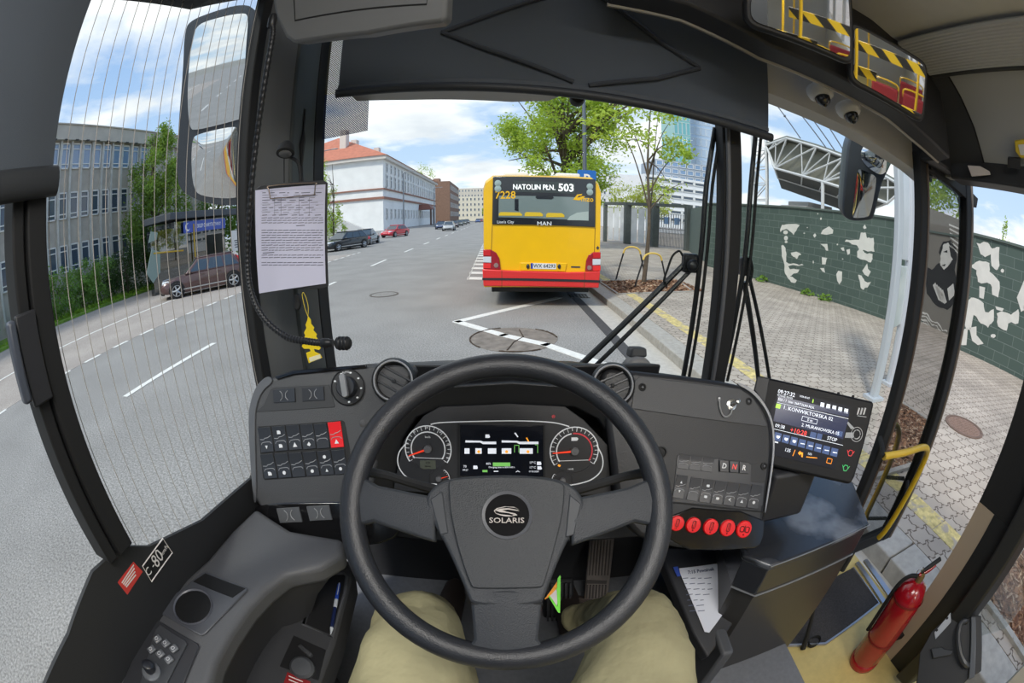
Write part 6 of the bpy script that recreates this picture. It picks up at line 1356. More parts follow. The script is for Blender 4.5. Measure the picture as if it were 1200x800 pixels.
# rocker switches
def rocker(pl, u, v, w, h, mat, par, icons=(), vert=True, name='rocker_switch', sk=(0, 0), lift=.004):
    a0, b0 = pl.loc(u, v); a1, b1 = pl.loc(u + w / 2, v); hw = abs(a1 - a0); hh = abs(pl.loc(u, v + h / 2)[1] - b0)
    ex = (V((*pl.loc(u + w / 2, v + sk[0]), 0)) - V((a0, b0, 0))); ang = atan2(ex.y, ex.x)
    m4 = pl.mat(a0, b0, 0, ang); mb = MB()
    if vert: sec = [(-hh, 0), (-hh, lift), (-hh * .1, lift * .55), (hh * .1, lift * .55), (hh, lift * 1.15), (hh, 0)]; mb.loft([[m4 @ V((x, y, z)) for y, z in sec] for x in (-hw, hw)])
    else: sec = [(-hw, 0), (-hw, lift), (-hw * .1, lift * .6), (hw * .1, lift * .6), (hw, lift), (hw, 0)]; mb.loft([[m4 @ V((x, y, z)) for x, z in sec] for y in (-hh, hh)])
    s = mb.build(name, mat, par, bevel=.0006)
    mb = MB()
    if vert: mb.tube(smooth_path([m4 @ V((x * hw, y * hh, lift * .75)) for x, y in ((-.85, .05), (-.3, .02), (-.1, .12), (.35, .15), (.85, .3))], 3), hh * .03, 5); mb.tube(smooth_path([m4 @ V((x * hw, y * hh, lift * .7)) for x, y in ((-.8, -.4), (-.55, -.22), (.55, -.2), (.8, -.35))], 3), hh * .03, 5)
    else:
        for sg in (-1, 1): mb.tube(smooth_path([m4 @ V((sg * x * hw, y * hh, lift * .8)) for x, y in ((.36, .7), (.18, .35), (.14, 0), (.18, -.35), (.36, -.7))], 3), hh * .06, 5)
    mb.build('grip_ridge', SWG, s)
    if icons:
        mb = MB()
        for shape, y in icons:
            c = m4 @ V((0, y * hh, lift * .95)); R = m4.to_3x3(); q = hw * .33
            P_ = {'tri': [(-1, -.8), (1, -.8), (0, 1)], 'sq': [(-.8, -.7), (.8, -.7), (.8, .3), (.2, .7), (-.8, .7)], 'dot': circ(0, 0, .75, n=10), 'bar': [(-.9, -.3), (.2, -.9), (.9, -.2), (.1, .9)], 'arr': [(-.9, 0), (.4, .9), (.1, 0), (.8, -.8)], 'up': [(-.6, -.6), (.6, -.6), (0, .7)], 'down': [(-.6, .6), (.6, .6), (0, -.7)], 'bus': rr(0, 0, 1.7, 1.2, .35, 2), 'man': [(-.8, -.7), (.8, -.7), (.3, .1), (0, .8), (-.3, .1)]}[shape]
            mb.prism([c + R @ V((x * q, y_ * q, 0)) for x, y_ in P_], R @ V((0, 0, .0008)))
        build_each(mb, 'symbol', ICON, s, smooth=0)
    return s
px_slab('switch_bay', LP, crop(270, 400, 4.573, [(150, 455), (600, 422), (612, 430), (640, 570), (650, 700), (185, 742), (176, 730)]), .001, 0, RUB, lp_)
row1 = [(312, 515), (328.6, 513.5), (345.2, 512.2), (361.5, 511.3), (377.4, 510.6), (394, 509)]; ic1 = [(('down', -.6),), (('sq', .5), ('sq', -.6)), (('tri', -.6),), (('bar', -.6),), (), (('tri', -.55),)]
for (u, v), ic in zip(row1, ic1):
    rocker(LP, u, v, 15.2, 29 if u < 390 else 30, M('hazard_red', (232, 26, 34), .35, spec=.5) if u > 390 else SWI, lp_, ic, sk=(-.7, 0), name='hazard_switch' if u > 390 else 'rocker_switch')
row2 = [(315.5, 546), (332.3, 545), (348.6, 544.2), (365.2, 543), (382.2, 542), (398.4, 541)]; ic2 = [(('sq', -.6),), (('dot', -.6),), (), (('dot', -.6),), (('dot', .5), ('up', -.6)), (('dot', -.55),)]
for (u, v), ic in zip(row2, ic2): rocker(LP, u, v, 15.4, 28.5, SWI, lp_, ic, sk=(-.7, 0))
rocker(LP, 333.4, 463.4, 26, 16, SWI, lp_, vert=False, sk=(-.8, 0)); rocker(LP, 367.3, 461.6, 26, 16, SWI, lp_, vert=False, sk=(-.8, 0))
rocker(LP, 340, 603, 27, 17, M('switch_grey', (84, 86, 90), .4), lp_, vert=False, sk=(-.8, 0), lift=.006); rocker(LP, 375, 600.5, 27, 17, M('switch_grey'), lp_, vert=False, sk=(-.8, 0), lift=.006)
a_, b_ = LP.loc(407.8, 453.6); r0 = abs(LP.loc(428, 453.6)[0] - a_)
mb = MB(); mb.lathe(LP.w(a_, b_, 0), LP.n, [(r0, -.002), (r0, .004), (r0 * .94, .006), (r0 * .92, .004), (.001, .004)], 36); lk = mb.build('light_switch', DBLK, lp_)
mb = MB(); mb.lathe(LP.w(a_, b_, .004), LP.n, [(r0 * .6, 0), (r0 * .57, .012), (r0 * .5, .016), (.001, .016)], 30); kn = mb.build('rotary_knob', SWI, lk)
mb = MB(); m4 = LP.mat(a_, b_, .02, radians(4)); R = m4.to_3x3(); mb.prism([m4 @ V((x * r0, y * r0, 0)) for x, y in rr(0, .06, .34, 1.25, .12, 2)], R @ V((0, 0, .012))); mb.build('knob_grip', M('grip_grey', (134, 136, 140), .3), kn, bevel=.002)
mb = MB()
for k in range(7):
    a = radians(150 - k * 40); mb.lslab(LP, circ(a_ + r0 * .8 * cos(a), b_ + r0 * .8 * sin(a), r0 * .07, r0 * .05, 8), .0008, .004)
mb.text('AUTO', LP.mat(a_, b_ + r0 * .8, .005), r0 * .2); mb.build('scale_marks', ICON, lk, smooth=0)
a_, b_ = LP.loc(425, 496)
mb = MB(); mb.lathe(LP.w(a_, b_, 0), LP.n, [(.008, 0), (.008, .001), (.007, .0015), (.001, .0015)], 20); mb.build('blank_cap', DASH, lp_)
# door side controls
for u, v in ((752.5, 453.7), (877, 470.3), (895, 546)):
    a_, b_ = RP.loc(u, v); mb = MB(); mb.lathe(RP.w(a_, b_, 0), RP.n, [(.009, .0), (.009, .003), (.006, .004), (.005, .002), (.001, .002)], 18); mb.build('screw', RUB, rp_); mb = MB(); mb.ball(RP.w(a_, b_, .002), .0035, 6); mb.build('screw_head', M('screw_grey', (124, 126, 130), .3, metal=.6), rp_)
a_, b_ = RP.loc(857, 474); mb = MB(); mb.lathe(RP.w(a_, b_, 0), RP.n, [(.013, 0), (.013, .003), (.010, .004), (.001, .004)], 22); ks = mb.build('ignition_socket', M('chrome', (206, 206, 204), .2, metal=.9), rp_)
mb = MB(); mb.lathe(RP.w(a_, b_, .004), RP.n + V((.2, 0, .2)), [(.006, 0), (.006, .008), (.0035, .012), (.0035, .02), (.0055, .022), (.0055, .027), (.001, .029)], 14); mb.build('plug', M('chrome'), ks)
mb = MB(); ch = smooth_path([RP.w(*RP.loc(*p), .006) for p in crop(680, 400, 3.2, [(565, 255), (560, 272), (545, 283), (530, 276), (520, 250), (518, 225)])], 5)
for p in ch: mb.ball(p, .0022, 4)
mb.ball(RP.w(*RP.loc(842, 468), .003), .005, 6, (1, .6, 1.2)); mb.build('bead_chain', M('chain_bead', (190, 190, 190), .3, metal=.6), ks)
a_, b_ = RP.loc(774.7, 529.7); mb = MB(); mb.lathe(RP.w(a_, b_, 0), RP.n, [(.013, 0), (.013, .002), (.010, .003), (.009, -.004), (.001, -.004)], 20); mb.build('power_socket', RUB, rp_)
px_slab('switch_frame', RP, crop(680, 400, 3.2, [(345, 600), (362, 430), (375, 420), (630, 455), (640, 465), (638, 525), (690, 530), (682, 615), (660, 620), (345, 600)]), .002, 0, SWI, rp_, .001)
for k, (u, v) in enumerate(((801, 541), (815, 542.5), (829, 544))): rocker(RP, u, v, 13, 17, SWI, rp_, name='blank_switch', sk=(1, 0), lift=.003)
for ch_, u, v, m_ in (('D', 847.3, 546, ICON), ('N', 859, 547, M('neutral_red', (232, 78, 74), .4, emit=.25)), ('R', 870.3, 548.2, ICON)):
    b_ = px_slab('gear_button', RP, [(u - 5.3, v - 7.5), (u + 5.3, v - 6.7), (u + 5.3, v + 7), (u - 5.3, v + 6.2)], .005, .002, SWI, rp_, .001)
    mb = MB(); a_, c_ = RP.loc(u, v); mb.text(ch_, RP.mat(a_, c_, .0075, radians(-7)), .021, bold=.015); mb.build('letter', m_, b_, smooth=0)
low = [(796.6, 570, (('up', .4), ('down', -.4))), (813, 573, ()), (827.6, 575, (('bus', .45), ('bus', -.5))), (841.6, 577, (('bus', -.5),)), (856, 578.6, (('arr', -.5),)), (870, 580.3, (('man', -.5),)), (884, 581.8, (('dot', -.5),))]
for u, v, ic in low: rocker(RP, u, v, 13, 27, SWI, rp_, ic, sk=(1, 0))
for k, (u, v) in enumerate(((792, 612.5), (811.2, 614.6), (831.6, 616.6), (851.2, 618), (870.3, 619.4))):
    a_, b_ = RP.loc(u, v); r0 = abs(RP.loc(u + 8.6, v)[0] - a_)
    mb = MB(); mb.lathe(RP.w(a_, b_, .003), RP.n, [(r0, 0), (r0, .005), (r0 * .9, .0075), (.001, .0085)], 26); bt = mb.build('door_button', M('button_red', (236, 24, 30), .3, spec=.5), rp_)
    mb = MB(); m4 = RP.mat(a_, b_, .0115, radians(-6)); R = m4.to_3x3()
    for x in ((-.22, .22) if k == 4 else (0,)):
        o = rr(x, .08, .4, .95, .15, 3) if k < 4 else rr(x * 1.6, 0, .5, .62, .18, 3); mb.tube([m4 @ V((p * r0, q * r0, 0)) for p, q in o], r0 * .05, 5, closed=True)
    mb.tube([m4 @ V((0, .45 * r0, 0)), m4 @ V((0, -.3 * r0, 0))], r0 * .04, 5); mb.ball(m4 @ V((0, -.62 * r0, 0)), r0 * .09, 4); mb.build('door_symbol', M('symbol_dark_red', (90, 8, 12), .5), bt)
# ------------------------------------------------------------------ instrument cluster
IC = Pl.three(at(485, 490, y=.80), at(700, 490, y=.80), at(470, 580, y=.735))
t = thing('instrument_cluster', 'instrument cluster with two dials and a lit centre screen behind the wheel', 'instruments', IC.o)
CX = lambda pts: crop(450, 460, 4.103, pts)
px_slab('face', IC, CX([(45, 470), (50, 430), (95, 230), (190, 110), (270, 66), (600, 52), (870, 66), (960, 130), (1075, 250), (1095, 480), (1080, 490)]), .012, -.012, M('cluster_face', (48, 48, 50), .45, bump=.2, bscale=700), t, .002)
WLN = M('dial_white', (226, 228, 230), .45, emit=.15); RLN = M('dial_red', (222, 70, 80), .45, emit=.1); NEED = M('needle_red', (255, 66, 30), .4, emit=.4)
mb = MB(); mb.tube(smooth_path([IC.w(*IC.loc(*p), .001) for p in CX([(225, 152), (300, 142), (600, 135), (800, 142), (890, 162)])], 6), .0012, 6); mb.tube(smooth_path([IC.w(*IC.loc(*p), .001) for p in CX([(105, 245), (72, 290), (70, 350), (110, 405), (190, 432), (255, 440)])], 6), .0014, 6); mb.tube(smooth_path([IC.w(*IC.loc(*p), .001) for p in CX([(1020, 250), (1050, 310), (1045, 370), (1000, 415), (930, 438), (870, 445)])], 6), .0014, 6); mb.build('white_outline', WLN, t)
def dial(name, cx, cy, r, ang, red=False, small=False, a0=-35, a1=215):
    a_, b_ = IC.loc(*CX([(cx, cy)])[0]); R = abs(IC.loc(*CX([(cx + r, cy)])[0])[0] - a_)
    mb = MB(); mb.lathe(IC.w(a_, b_, 0), IC.n, [(R * 1.02, 0), (R * 1.02, .002), (R * .97, .002), (R * .96, .0006), (.001, .0006)], 40); d = mb.build(name, M('dial_face', (54, 54, 56), .4), t)
    mb = MB(); N_ = 22 if not small else 8
    def arc(r_, w, s0, s1, n=24): return [IC.w(a_ + r_ * cos(radians(s0 + (s1 - s0) * i / n)), b_ + r_ * sin(radians(s0 + (s1 - s0) * i / n)), .002) for i in range(n + 1)]
    mb.tube(arc(R * 1.06, 0, a0, a1), R * .028, 5)
    if not small: mb.tube(arc(R * .78, 0, (100 if red else a0), a1), R * .03, 5); mb.tube([IC.w(a_ - R * .72, b_ - R * .42, .002), IC.w(a_ + R * .72, b_ - R * .42, .002)], R * .014, 5)
    for i in range(N_):
        q = radians(a0 + (a1 - a0) * i / (N_ - 1)); mb.tube([IC.w(a_ + R * k * cos(q), b_ + R * k * sin(q), .002) for k in ((.9 if i % 2 else .86), 1.03)], R * .014, 4)
    if not small and not red:
        for k, s_ in enumerate(('0', '20', '40', '60', '80', '100', '120')):
            q = radians(205 - k * 38); mb.text(s_, IC.mat(a_ + R * 1.0 * cos(q) * .98, b_ + R * .98 * sin(q), .0025), R * .13)
        mb.text('km/h', IC.mat(a_, b_ + R * .55, .0025), R * .16)
    mb.build('scale', WLN, d, smooth=0)
    if red:
        mb = MB(); mb.tube(arc(R * .78, 0, a0, 95), R * .035, 5); mb.build('red_zone', RLN, d)
        mb = MB(); m4 = IC.mat(a_, b_ + R * .52, .002); mb.prism([m4 @ V((x * R * .14, y * R * .1, 0)) for x, y in ((-1, -.6), (.8, -.6), (1.2, .2), (.8, .9), (-1, .9))], IC.n * .0006); mb.build('battery_symbol', WLN, d, smooth=0)
    q = radians(ang); mb = MB(); mb.tube([IC.w(a_, b_, .006), IC.w(a_ + R * .95 * cos(q), b_ + R * .95 * sin(q), .005)], [R * .05, R * .022], 6); mb.build('needle', NEED, d)
    mb = MB(); mb.lathe(IC.w(a_, b_, .003), IC.n, [(R * (.19 if not small else .3), 0), (R * (.17 if not small else .27), .006), (.001, .0065)], 20); mb.build('needle_hub', M('hub_grey', (110, 110, 112), .4), d)
dial('speedometer', 212, 270, 105, 201); dial('power_gauge', 915, 280, 108, 184, red=True); dial('fuel_gauge', 265, 412, 48, 18, small=True, a0=-40, a1=60); dial('pressure_gauge', 858, 420, 48, 203, small=True, a0=140, a1=250)
lcd = px_slab('trip_display', IC, CX([(173, 325), (248, 325), (250, 366), (175, 366)]), .001, .0005, M('lcd_green', (92, 96, 84), .3), t)
mb = MB(); mb.text('0135', IC.mat(*IC.loc(*CX([(212, 336)])[0]), .0018), .0065); mb.text('004300', IC.mat(*IC.loc(*CX([(212, 354)])[0]), .0018), .0055); mb.build('digits', M('lcd_digits', (30, 32, 30), .5), lcd, smooth=0)
scr = px_slab('centre_screen', IC, CX([(368, 152), (765, 157), (766, 402), (366, 398)]), .003, 0, M('screen_black', (16, 18, 24), .12, emit=.3), t, .001)
px_slab('screen_bezel', IC, CX([(356, 145), (368, 152), (366, 398), (765, 402), (765, 157), (772, 150), (775, 412), (355, 408)]), .004, 0, RUB, t)
mb = MB()
S = lambda pts: mb.slab(IC, CX(pts), .0005, .003)
for x0, x1 in ((392, 540), (566, 742)):
    S([(x0, 228), (x0 + 75, 230), (x0 + 85, 234), (x1, 234), (x1, 246), (x0 + 85, 246), (x0 + 70, 238), (x0, 238)])
for x0, x1 in ((388, 412), (440, 470), (500, 540), (566, 612), (652, 715)): S([(x0, 266), (x1, 266), (x1, 292), (x0, 292)])
for x, y in ((498, 208), (440, 357), (745, 338), (747, 360)): S([(x - 10, y - 8), (x + 8, y - 8), (x + 12, y + 4), (x + 8, y + 8), (x - 10, y + 8)])
S([(626, 193), (632, 190), (646, 210), (642, 214)]); S([(528, 374), (550, 374), (550, 378), (528, 378)]); S([(632, 380), (643, 372), (655, 380), (650, 380), (643, 376), (637, 380)])
for s_, x, y, h in (('70', 390, 353, .009), ('09:27', 392, 370, .007), ('80%', 503, 340, .008), ('Charging time to 80% 0:00 h', 566, 357, .0062), ('17°C', 714, 335, .0085), ('17°C', 714, 358, .0085), ('07.05.2024', 720, 377, .006)): mb.text(s_, IC.mat(*IC.loc(*CX([(x, y)])[0]), .0036), h)
mb.build('screen_white', M('screen_white', (206, 210, 218), .4, emit=.6), scr, smooth=0)
mb = MB(); S([(524, 334), (606, 334), (608, 352), (524, 352)]); S([(626, 250), (650, 250), (650, 253), (629, 253), (629, 286), (626, 286)]); S([(647, 250), (650, 250), (650, 286), (647, 286)]); S([(726, 248), (740, 248), (740, 288), (737, 288), (737, 251), (726, 251)]); S([(474, 370), (498, 370), (498, 380), (474, 380)]); build_each(mb, 'green_mark', M('screen_green', (110, 176, 88), .4, emit=.5), scr, smooth=0)
mb = MB()
for x in (456, 590, 692): mb.lslab(IC, circ(*IC.loc(*CX([(x, 282)])[0]), .0032, n=14), .0009, .003)
S([(682, 216), (688, 214), (697, 232), (692, 234)]); mb.slab(IC, CX([(832, 352), (840, 343), (850, 348), (846, 356)]), .0008, 0); build_each(mb, 'amber_mark', M('screen_amber', (250, 160, 40), .4, emit=.6), scr, smooth=0)
mb = MB(); mb.lathe(IC.w(*IC.loc(*CX([(815, 114)])[0]), 0), IC.n, [(.0028, 0), (.0034, .0006), (.0028, .0006)], 16, cap=False); mb.text('(P)', IC.mat(*IC.loc(*CX([(815, 114)])[0]), .0006), .006); mb.build('brake_warning', RLN, t, smooth=0)
mb = MB(); mb.text('ready', IC.mat(*IC.loc(*CX([(898, 366)])[0]), .0008), .007)
mb.build('ready_lamp', WLN, t, smooth=0)
# ------------------------------------------------------------------ steering wheel
TILT = radians(42); SC = W(-.009, .447, -.361); SWP = Pl(SC, (0, -sin(TILT), cos(TILT)))
LEA = M('wheel_rubber', (40, 42, 47), .38, spec=.55, bump=.35, bscale=520); HUBM = M('hub_plastic', (54, 57, 62), .5, spec=.45, bump=.5, bscale=520)
t = thing('steering_wheel', 'large black bus steering wheel with a round silver emblem on its hub', 'steering wheel', SC)
mb = MB(); N_ = 72; rings = []
for i in range(N_ + 1):
    a = 2 * pi * i / N_; rd = SWP.ex * cos(a) + SWP.ey * sin(a); rings.append([SC + rd * (.2125 + .0185 * cos(b_)) + SWP.n * .0165 * sin(b_) for b_ in [2 * pi * k / 16 for k in range(16)]])
mb.loft(rings, cap=False); mb.build('rim', LEA, t, smooth=80)
# spokes: dished slabs from hub to rim
def spoke(name, px0, px1, px2, mat):   # outer edge, middle, hub edge: each a pair of photo points
    mb = MB(); rings = []
    for (a_, b_), (h, th) in zip((px0, px1, px2), ((.004, .016), (.010, .016), (.014, .02))):
        p, q = SWP.w(*SWP.loc(*a_), h), SWP.w(*SWP.loc(*b_), h); m_ = (p + q) / 2
        rings.append([p - SWP.n * th, p, m_ + SWP.n * .004, q, q - SWP.n * th])
    mb.loft(rings); mb.build(name, mat, t, bevel=.004, smooth=50)
spoke('spoke', ((413, 552), (410, 618)), ((445, 570), (440, 612)), ((512, 584), (512, 636)), HUBM)
spoke('spoke', ((772, 556), (776, 618)), ((735, 572), (742, 612)), ((668, 586), (668, 640)), HUBM)
spoke('spoke', ((540, 768), (648, 768)), ((556, 748), (630, 748)), ((552, 690), (636, 690)), HUBM)
px_slab('hub_cover', SWP, [(500, 585), (512, 570), (530, 562), (590, 558), (650, 562), (672, 572), (684, 590), (680, 606), (660, 640), (640, 690), (634, 709), (553, 709), (549, 695), (525, 640), (505, 606)], .026, -.01, HUBM, t, .006, 3)
px_slab('hub_pad', SWP, CX([(318, 450), (335, 432), (470, 422), (600, 420), (740, 424), (850, 448), (862, 470), (850, 600), (815, 740), (770, 900), (760, 925), (745, 935), (440, 940), (425, 925), (375, 790), (330, 600)]), .006, .016, M('pad_plastic', (50, 53, 57), .5, bump=.5, bscale=520), t, .003, 2)
for q in ([(232, 522), (290, 484), (300, 560), (318, 680), (280, 690)], [(885, 500), (940, 545), (935, 560), (905, 690), (864, 700)]):
    s_ = px_slab('wheel_button', SWP, CX(q), .003, .0145, M('wheel_button', (58, 61, 66), .55), t, .003)
a_, b_ = SWP.loc(594.5, 606); R = abs(SWP.loc(620, 606)[0] - a_)
mb = MB(); mb.lathe(SWP.w(a_, b_, .02), SWP.n, [(R * 1.14, 0), (R * 1.12, .004), (R * .98, .003), (R * .97, .0)], 40, cap=False); mb.build('emblem_ring', M('emblem_ring', (76, 78, 84), .4), t)
mb = MB(); mb.lathe(SWP.w(a_, b_, .019), SWP.n, [(R, 0), (R * .98, .0035), (.001, .004)], 40); em = mb.build('emblem', M('emblem_black', (16, 16, 18), .75, spec=.15), t)
EMB = M('emblem_silver', (190, 182, 176), .5)
mb = MB(); sw = lambda pts: mb.slab(SWP, CX(pts), .001, .0235)
# two swooshes that make an S inside an ellipse
sw([(648, 575), (630, 566), (590, 562), (555, 568), (536, 580), (540, 590), (560, 596), (600, 600), (618, 604), (600, 606), (585, 606), (560, 600), (540, 592), (532, 580), (545, 568), (580, 560), (625, 562)])
sw([(540, 578), (560, 570), (600, 568), (640, 576), (650, 582), (640, 580), (600, 574), (570, 576), (590, 584), (630, 592), (640, 600), (610, 606), (625, 598), (600, 590), (560, 586)])
mb.text('SOLARIS', SWP.mat(*SWP.loc(*CX([(591, 625)])[0]), .0236), .0125, sx=1.22, bold=.006); mb.build('emblem_lettering', EMB, em, smooth=0)
mb = MB(); mb.tube([SWP.w(*SWP.loc(*p), .012) for p in ((553, 706), (594, 707), (635, 706))], .0022, 6); mb.build('hub_seam', RUB, t)
c = SWP.w(0, -.035, -.02); mb = MB(); mb.tube([c, c - SWP.n * .10, W(-.005, .66, -.76), W(0, .85, -1.2)], [.055, .05, .05, .06], 20); mb.build('column', DBLK, t)
for s in (-1, 1):
    mb = MB(); p = SWP.w(.05 * s, .02, -.06); mb.tube([p, p + SWP.ex * .13 * s + SWP.ey * .03, p + SWP.ex * .17 * s + SWP.ey * .035], [.008, .007, .009], 8); mb.build('stalk', RUB, t)

t = thing('dash_sensor', 'grey domed cap unit on the dashboard top by the wiper arms', 'sensor', at(752, 430, y=1.0))
c = at(751, 440, y=1.0); dpl = Pl(c, (0, -1, .2))
mb = MB(); q = crop(700, 340, 6, [(200, 570), (212, 525), (245, 485), (290, 470), (345, 478), (385, 510), (400, 570)]); mb.slab(dpl, q, .06, -.06); mb.build('dome', M('sensor_grey', (120, 120, 120), .5), t, bevel=.012, seg=3)
mb = MB(); q = crop(700, 340, 6, [(248, 485), (262, 420), (275, 412), (360, 412), (370, 425), (374, 480)]); mb.slab(dpl, q, .05, -.075); mb.build('cap', M('sensor_cap', (66, 68, 70), .5), t, bevel=.008)
# ------------------------------------------------------------------ cab partition with its counter
CNT = M('counter_black', (44, 46, 51), .24, spec=.75, noise_amt=.12, nscale=5)
SHEEN = M('counter_painted_sheen', (44, 46, 51), .24, spec=.75); _nt = SHEEN.node_tree; _b = _nt.nodes['Principled BSDF']; _tc = _nt.nodes.new('ShaderNodeTexCoord'); _n = _nt.nodes.new('ShaderNodeTexNoise'); _n.inputs['Scale'].default_value = 5.5; _n.inputs['Detail'].default_value = 4  # pale blotches in the colour imitate sky reflected on the counter top
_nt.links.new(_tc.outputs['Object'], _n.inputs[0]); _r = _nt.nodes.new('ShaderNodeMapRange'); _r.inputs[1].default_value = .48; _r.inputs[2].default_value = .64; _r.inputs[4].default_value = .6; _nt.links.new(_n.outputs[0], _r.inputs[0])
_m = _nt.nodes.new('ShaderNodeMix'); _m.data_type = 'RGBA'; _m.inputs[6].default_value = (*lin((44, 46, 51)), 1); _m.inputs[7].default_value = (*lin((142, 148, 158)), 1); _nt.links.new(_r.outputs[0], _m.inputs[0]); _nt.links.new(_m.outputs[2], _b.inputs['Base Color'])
t = thing('cab_counter', 'black counter cabinet between the driver and the front door', 'cabinet', W(.85, .75, -1.6))
CZ = -.74
tp = [at(*p, z=H + CZ) for p in ((903, 663), (1019, 614), (1000, 565), (960, 530))]
A_, B_, C_ = tp[0], tp[1], tp[2]
poly = [A_, B_, C_, W(1.08, 1.14, CZ), W(.64, 1.14, CZ), W(.60, .80, CZ), A_ + V((-.055, .06, 0))]
mb = MB(); mb.prism([p - V((0, 0, .02)) for p in poly], (0, 0, .02)); mb.build('counter_top', SHEEN, t, bevel=.006)
mb = MB(); q = [A_ + V((.003, .004, 0)), B_ + V((-.004, .004, 0)), C_ + V((-.004, 0, 0)), W(1.075, 1.13, CZ), W(.645, 1.13, CZ), W(.605, .80, CZ), A_ + V((-.05, .06, 0))]
mb.prism([p - V((0, 0, .12)) for p in q], (0, 0, .10)); mb.build('front_band', CNT, t, bevel=.003)
mb = MB(); mb.tube([p - V((0, .002, .122)) for p in (q[6], q[0], q[1])], .003, 6); mb.tube([p + V((0, -.002, -.001)) for p in (poly[0], poly[1])], .0018, 6); mb.build('edge_line', M('edge_silver'), t)
mb = MB(); mb.prism([V((p.x, p.y, H - 1.6)) for p in [A_ + V((.01, .012, 0)), B_ + V((-.012, .008, 0)), C_ + V((-.014, 0, 0)), W(1.06, 1.12, 0), W(.66, 1.12, 0), W(.62, .80, 0), A_ + V((-.04, .065, 0))]], (0, 0, 1.6 + CZ - .12)); mb.build('cabinet_body', M('cabinet_dark', (58, 57, 56), .3, spec=.5), t, smooth=0)
mb = MB(); mb.tube([W(1.02, .575, -1.59), W(.585, .56, -1.59)], .012, 6); mb.build('foot_trim', FLY, t)
mb = MB(); mb.cyl(B_ + V((0, .01, -.20)), B_ + V((0, .01, -.12)), .012, n=12); mb.build('corner_bumper', RUB, t)
# on-board computer
c0 = at(955, 505, d=1.12)
TM = Pl.three(at(892, 443, d=1.10), at(1023, 471, d=1.17), at(872, 560, d=1.08))
t = thing('onboard_computer', 'black touchscreen ticket computer beside the counter', 'computer', TM.hit(945, 560))
OB = M('screen_housing', (24, 25, 28), .5, spec=.22)
T_ = lambda pts: crop(850, 420, 4.446, pts)
px_slab('housing', TM, T_([(168, 92), (180, 88), (765, 222), (776, 235), (772, 250), (672, 620), (655, 650), (640, 652), (240, 560), (110, 520), (130, 300), (150, 165)]), .035, -.035, OB, t, .006, 3)
px_slab('side_cheek', TM, T_([(166, 94), (230, 106), (205, 240), (150, 165)]), .006, -.001, M('cheek', (40, 41, 44), .5), t, .002)
scr = px_slab('display', TM, T_([(280, 158), (652, 250), (570, 576), (110, 470), (225, 300)]), .0012, 0, M('display_dark', (14, 16, 26), .4, spec=.2, emit=.5), t)
DS = lambda mb, pts, h=.0006, h0=.0012: mb.slab(TM, T_(pts), h, h0)
mb = MB(); DS(mb, [(275, 195), (645, 282), (640, 305), (270, 225)], .0005); DS(mb, [(268, 230), (640, 318), (612, 420), (560, 405), (250, 325)], .0004); mb.build('blue_fields', M('display_navy', (34, 40, 66), .2, emit=.7), scr, smooth=0)
mb = MB(); x0, y0 = 276, 385
for k in range(8):
    x, y = x0 + k * 42, y0 + k * 11.5; DS(mb, [(x - 16, y - 2), (x + 18, y + 6), (x + 10, y + 48), (x - 26, y + 38)], .0005)
DS(mb, [(445, 380), (475, 387), (468, 420), (437, 412)], .0005); DS(mb, [(480, 388), (506, 394), (498, 426), (472, 420)], .0005); DS(mb, [(585, 375), (612, 382), (606, 408), (578, 402)], .0005)
build_each(mb, 'button_field', M('display_button', (64, 80, 116), .2, emit=.8), scr, smooth=0)
TX = M('display_white', (216, 222, 232), .3, emit=.8)
ta = radians(-1.5)
mb = MB()
def dtext(s, x, y, h, al='CENTER', sx=1.): a_, b_ = TM.loc(*T_([(x, y)])[0]); mb.text(s, TM.mat(a_, b_, .0022, ta), h, align=al, sx=sx, ext=.0002)
dtext('09:27:32', 318, 182, .018); dtext('WYKAZ: 503/02', 310, 199, .008); dtext('2024-05-07', 412, 202, .008); dtext('503 / 1  kier. NATOLIN PŁN.', 370, 235, .011); dtext('1. KONWIKTORSKA 02', 300, 254, .0165, 'LEFT', 1.1); dtext('0 m', 440, 322, .013); dtext('2. MURANOWSKA 05', 396, 345, .0145, 'LEFT', 1.05); dtext('09:38', 284, 354, .0155); dtext('STOP', 555, 420, .016); dtext('135', 324, 478, .015); dtext('02%', 440, 497, .009)
for k in range(5): x = 507 + k * 31; DS(mb, [(x - 10, 228 + k * 8), (x + 9, 232 + k * 8), (x + 5, 256 + k * 8), (x - 14, 251 + k * 8)], .0005)
for p, q in (((402, 300), (480, 320)), ((480, 320), (474, 342)), ((474, 342), (396, 322)), ((396, 322), (402, 300)), ((248, 365), (612, 452)), ((268, 228), (640, 314))):
    a_, b_ = TM.w(*TM.loc(*T_([p])[0]), .0018), TM.w(*TM.loc(*T_([q])[0]), .0018); mb.tube([a_, b_], .0006, 4)
for k in range(8):
    x, y = 277 + k * 42, 406 + k * 11.5; DS(mb, [(x - 10, y - 6), (x + 8, y - 2), (x + 6, y + 6), (x - 2, y + 12), (x - 12, y + 4)] if k < 3 else [(x - 12, y - 1), (x + 10, y + 3), (x + 10, y + 7), (x - 12, y + 4)], .0005, .0018)
DS(mb, [(253, 430), (275, 435), (274, 441), (252, 436)]); mb.build('display_text', TX, scr, smooth=0)
mb = MB(); dtext('+10:28', 380, 382, .021, sx=1.05); mb.build('delay_time', M('display_red', (240, 60, 56), .3, emit=.9), scr, smooth=0)
mb = MB(); DS(mb, [(266, 234), (290, 240), (284, 262), (260, 256)]); DS(mb, [(455, 212), (460, 213), (457, 232), (452, 230)]); build_each(mb, 'green_icon', M('display_green', (150, 206, 40), .3, emit=.8), scr, smooth=0)
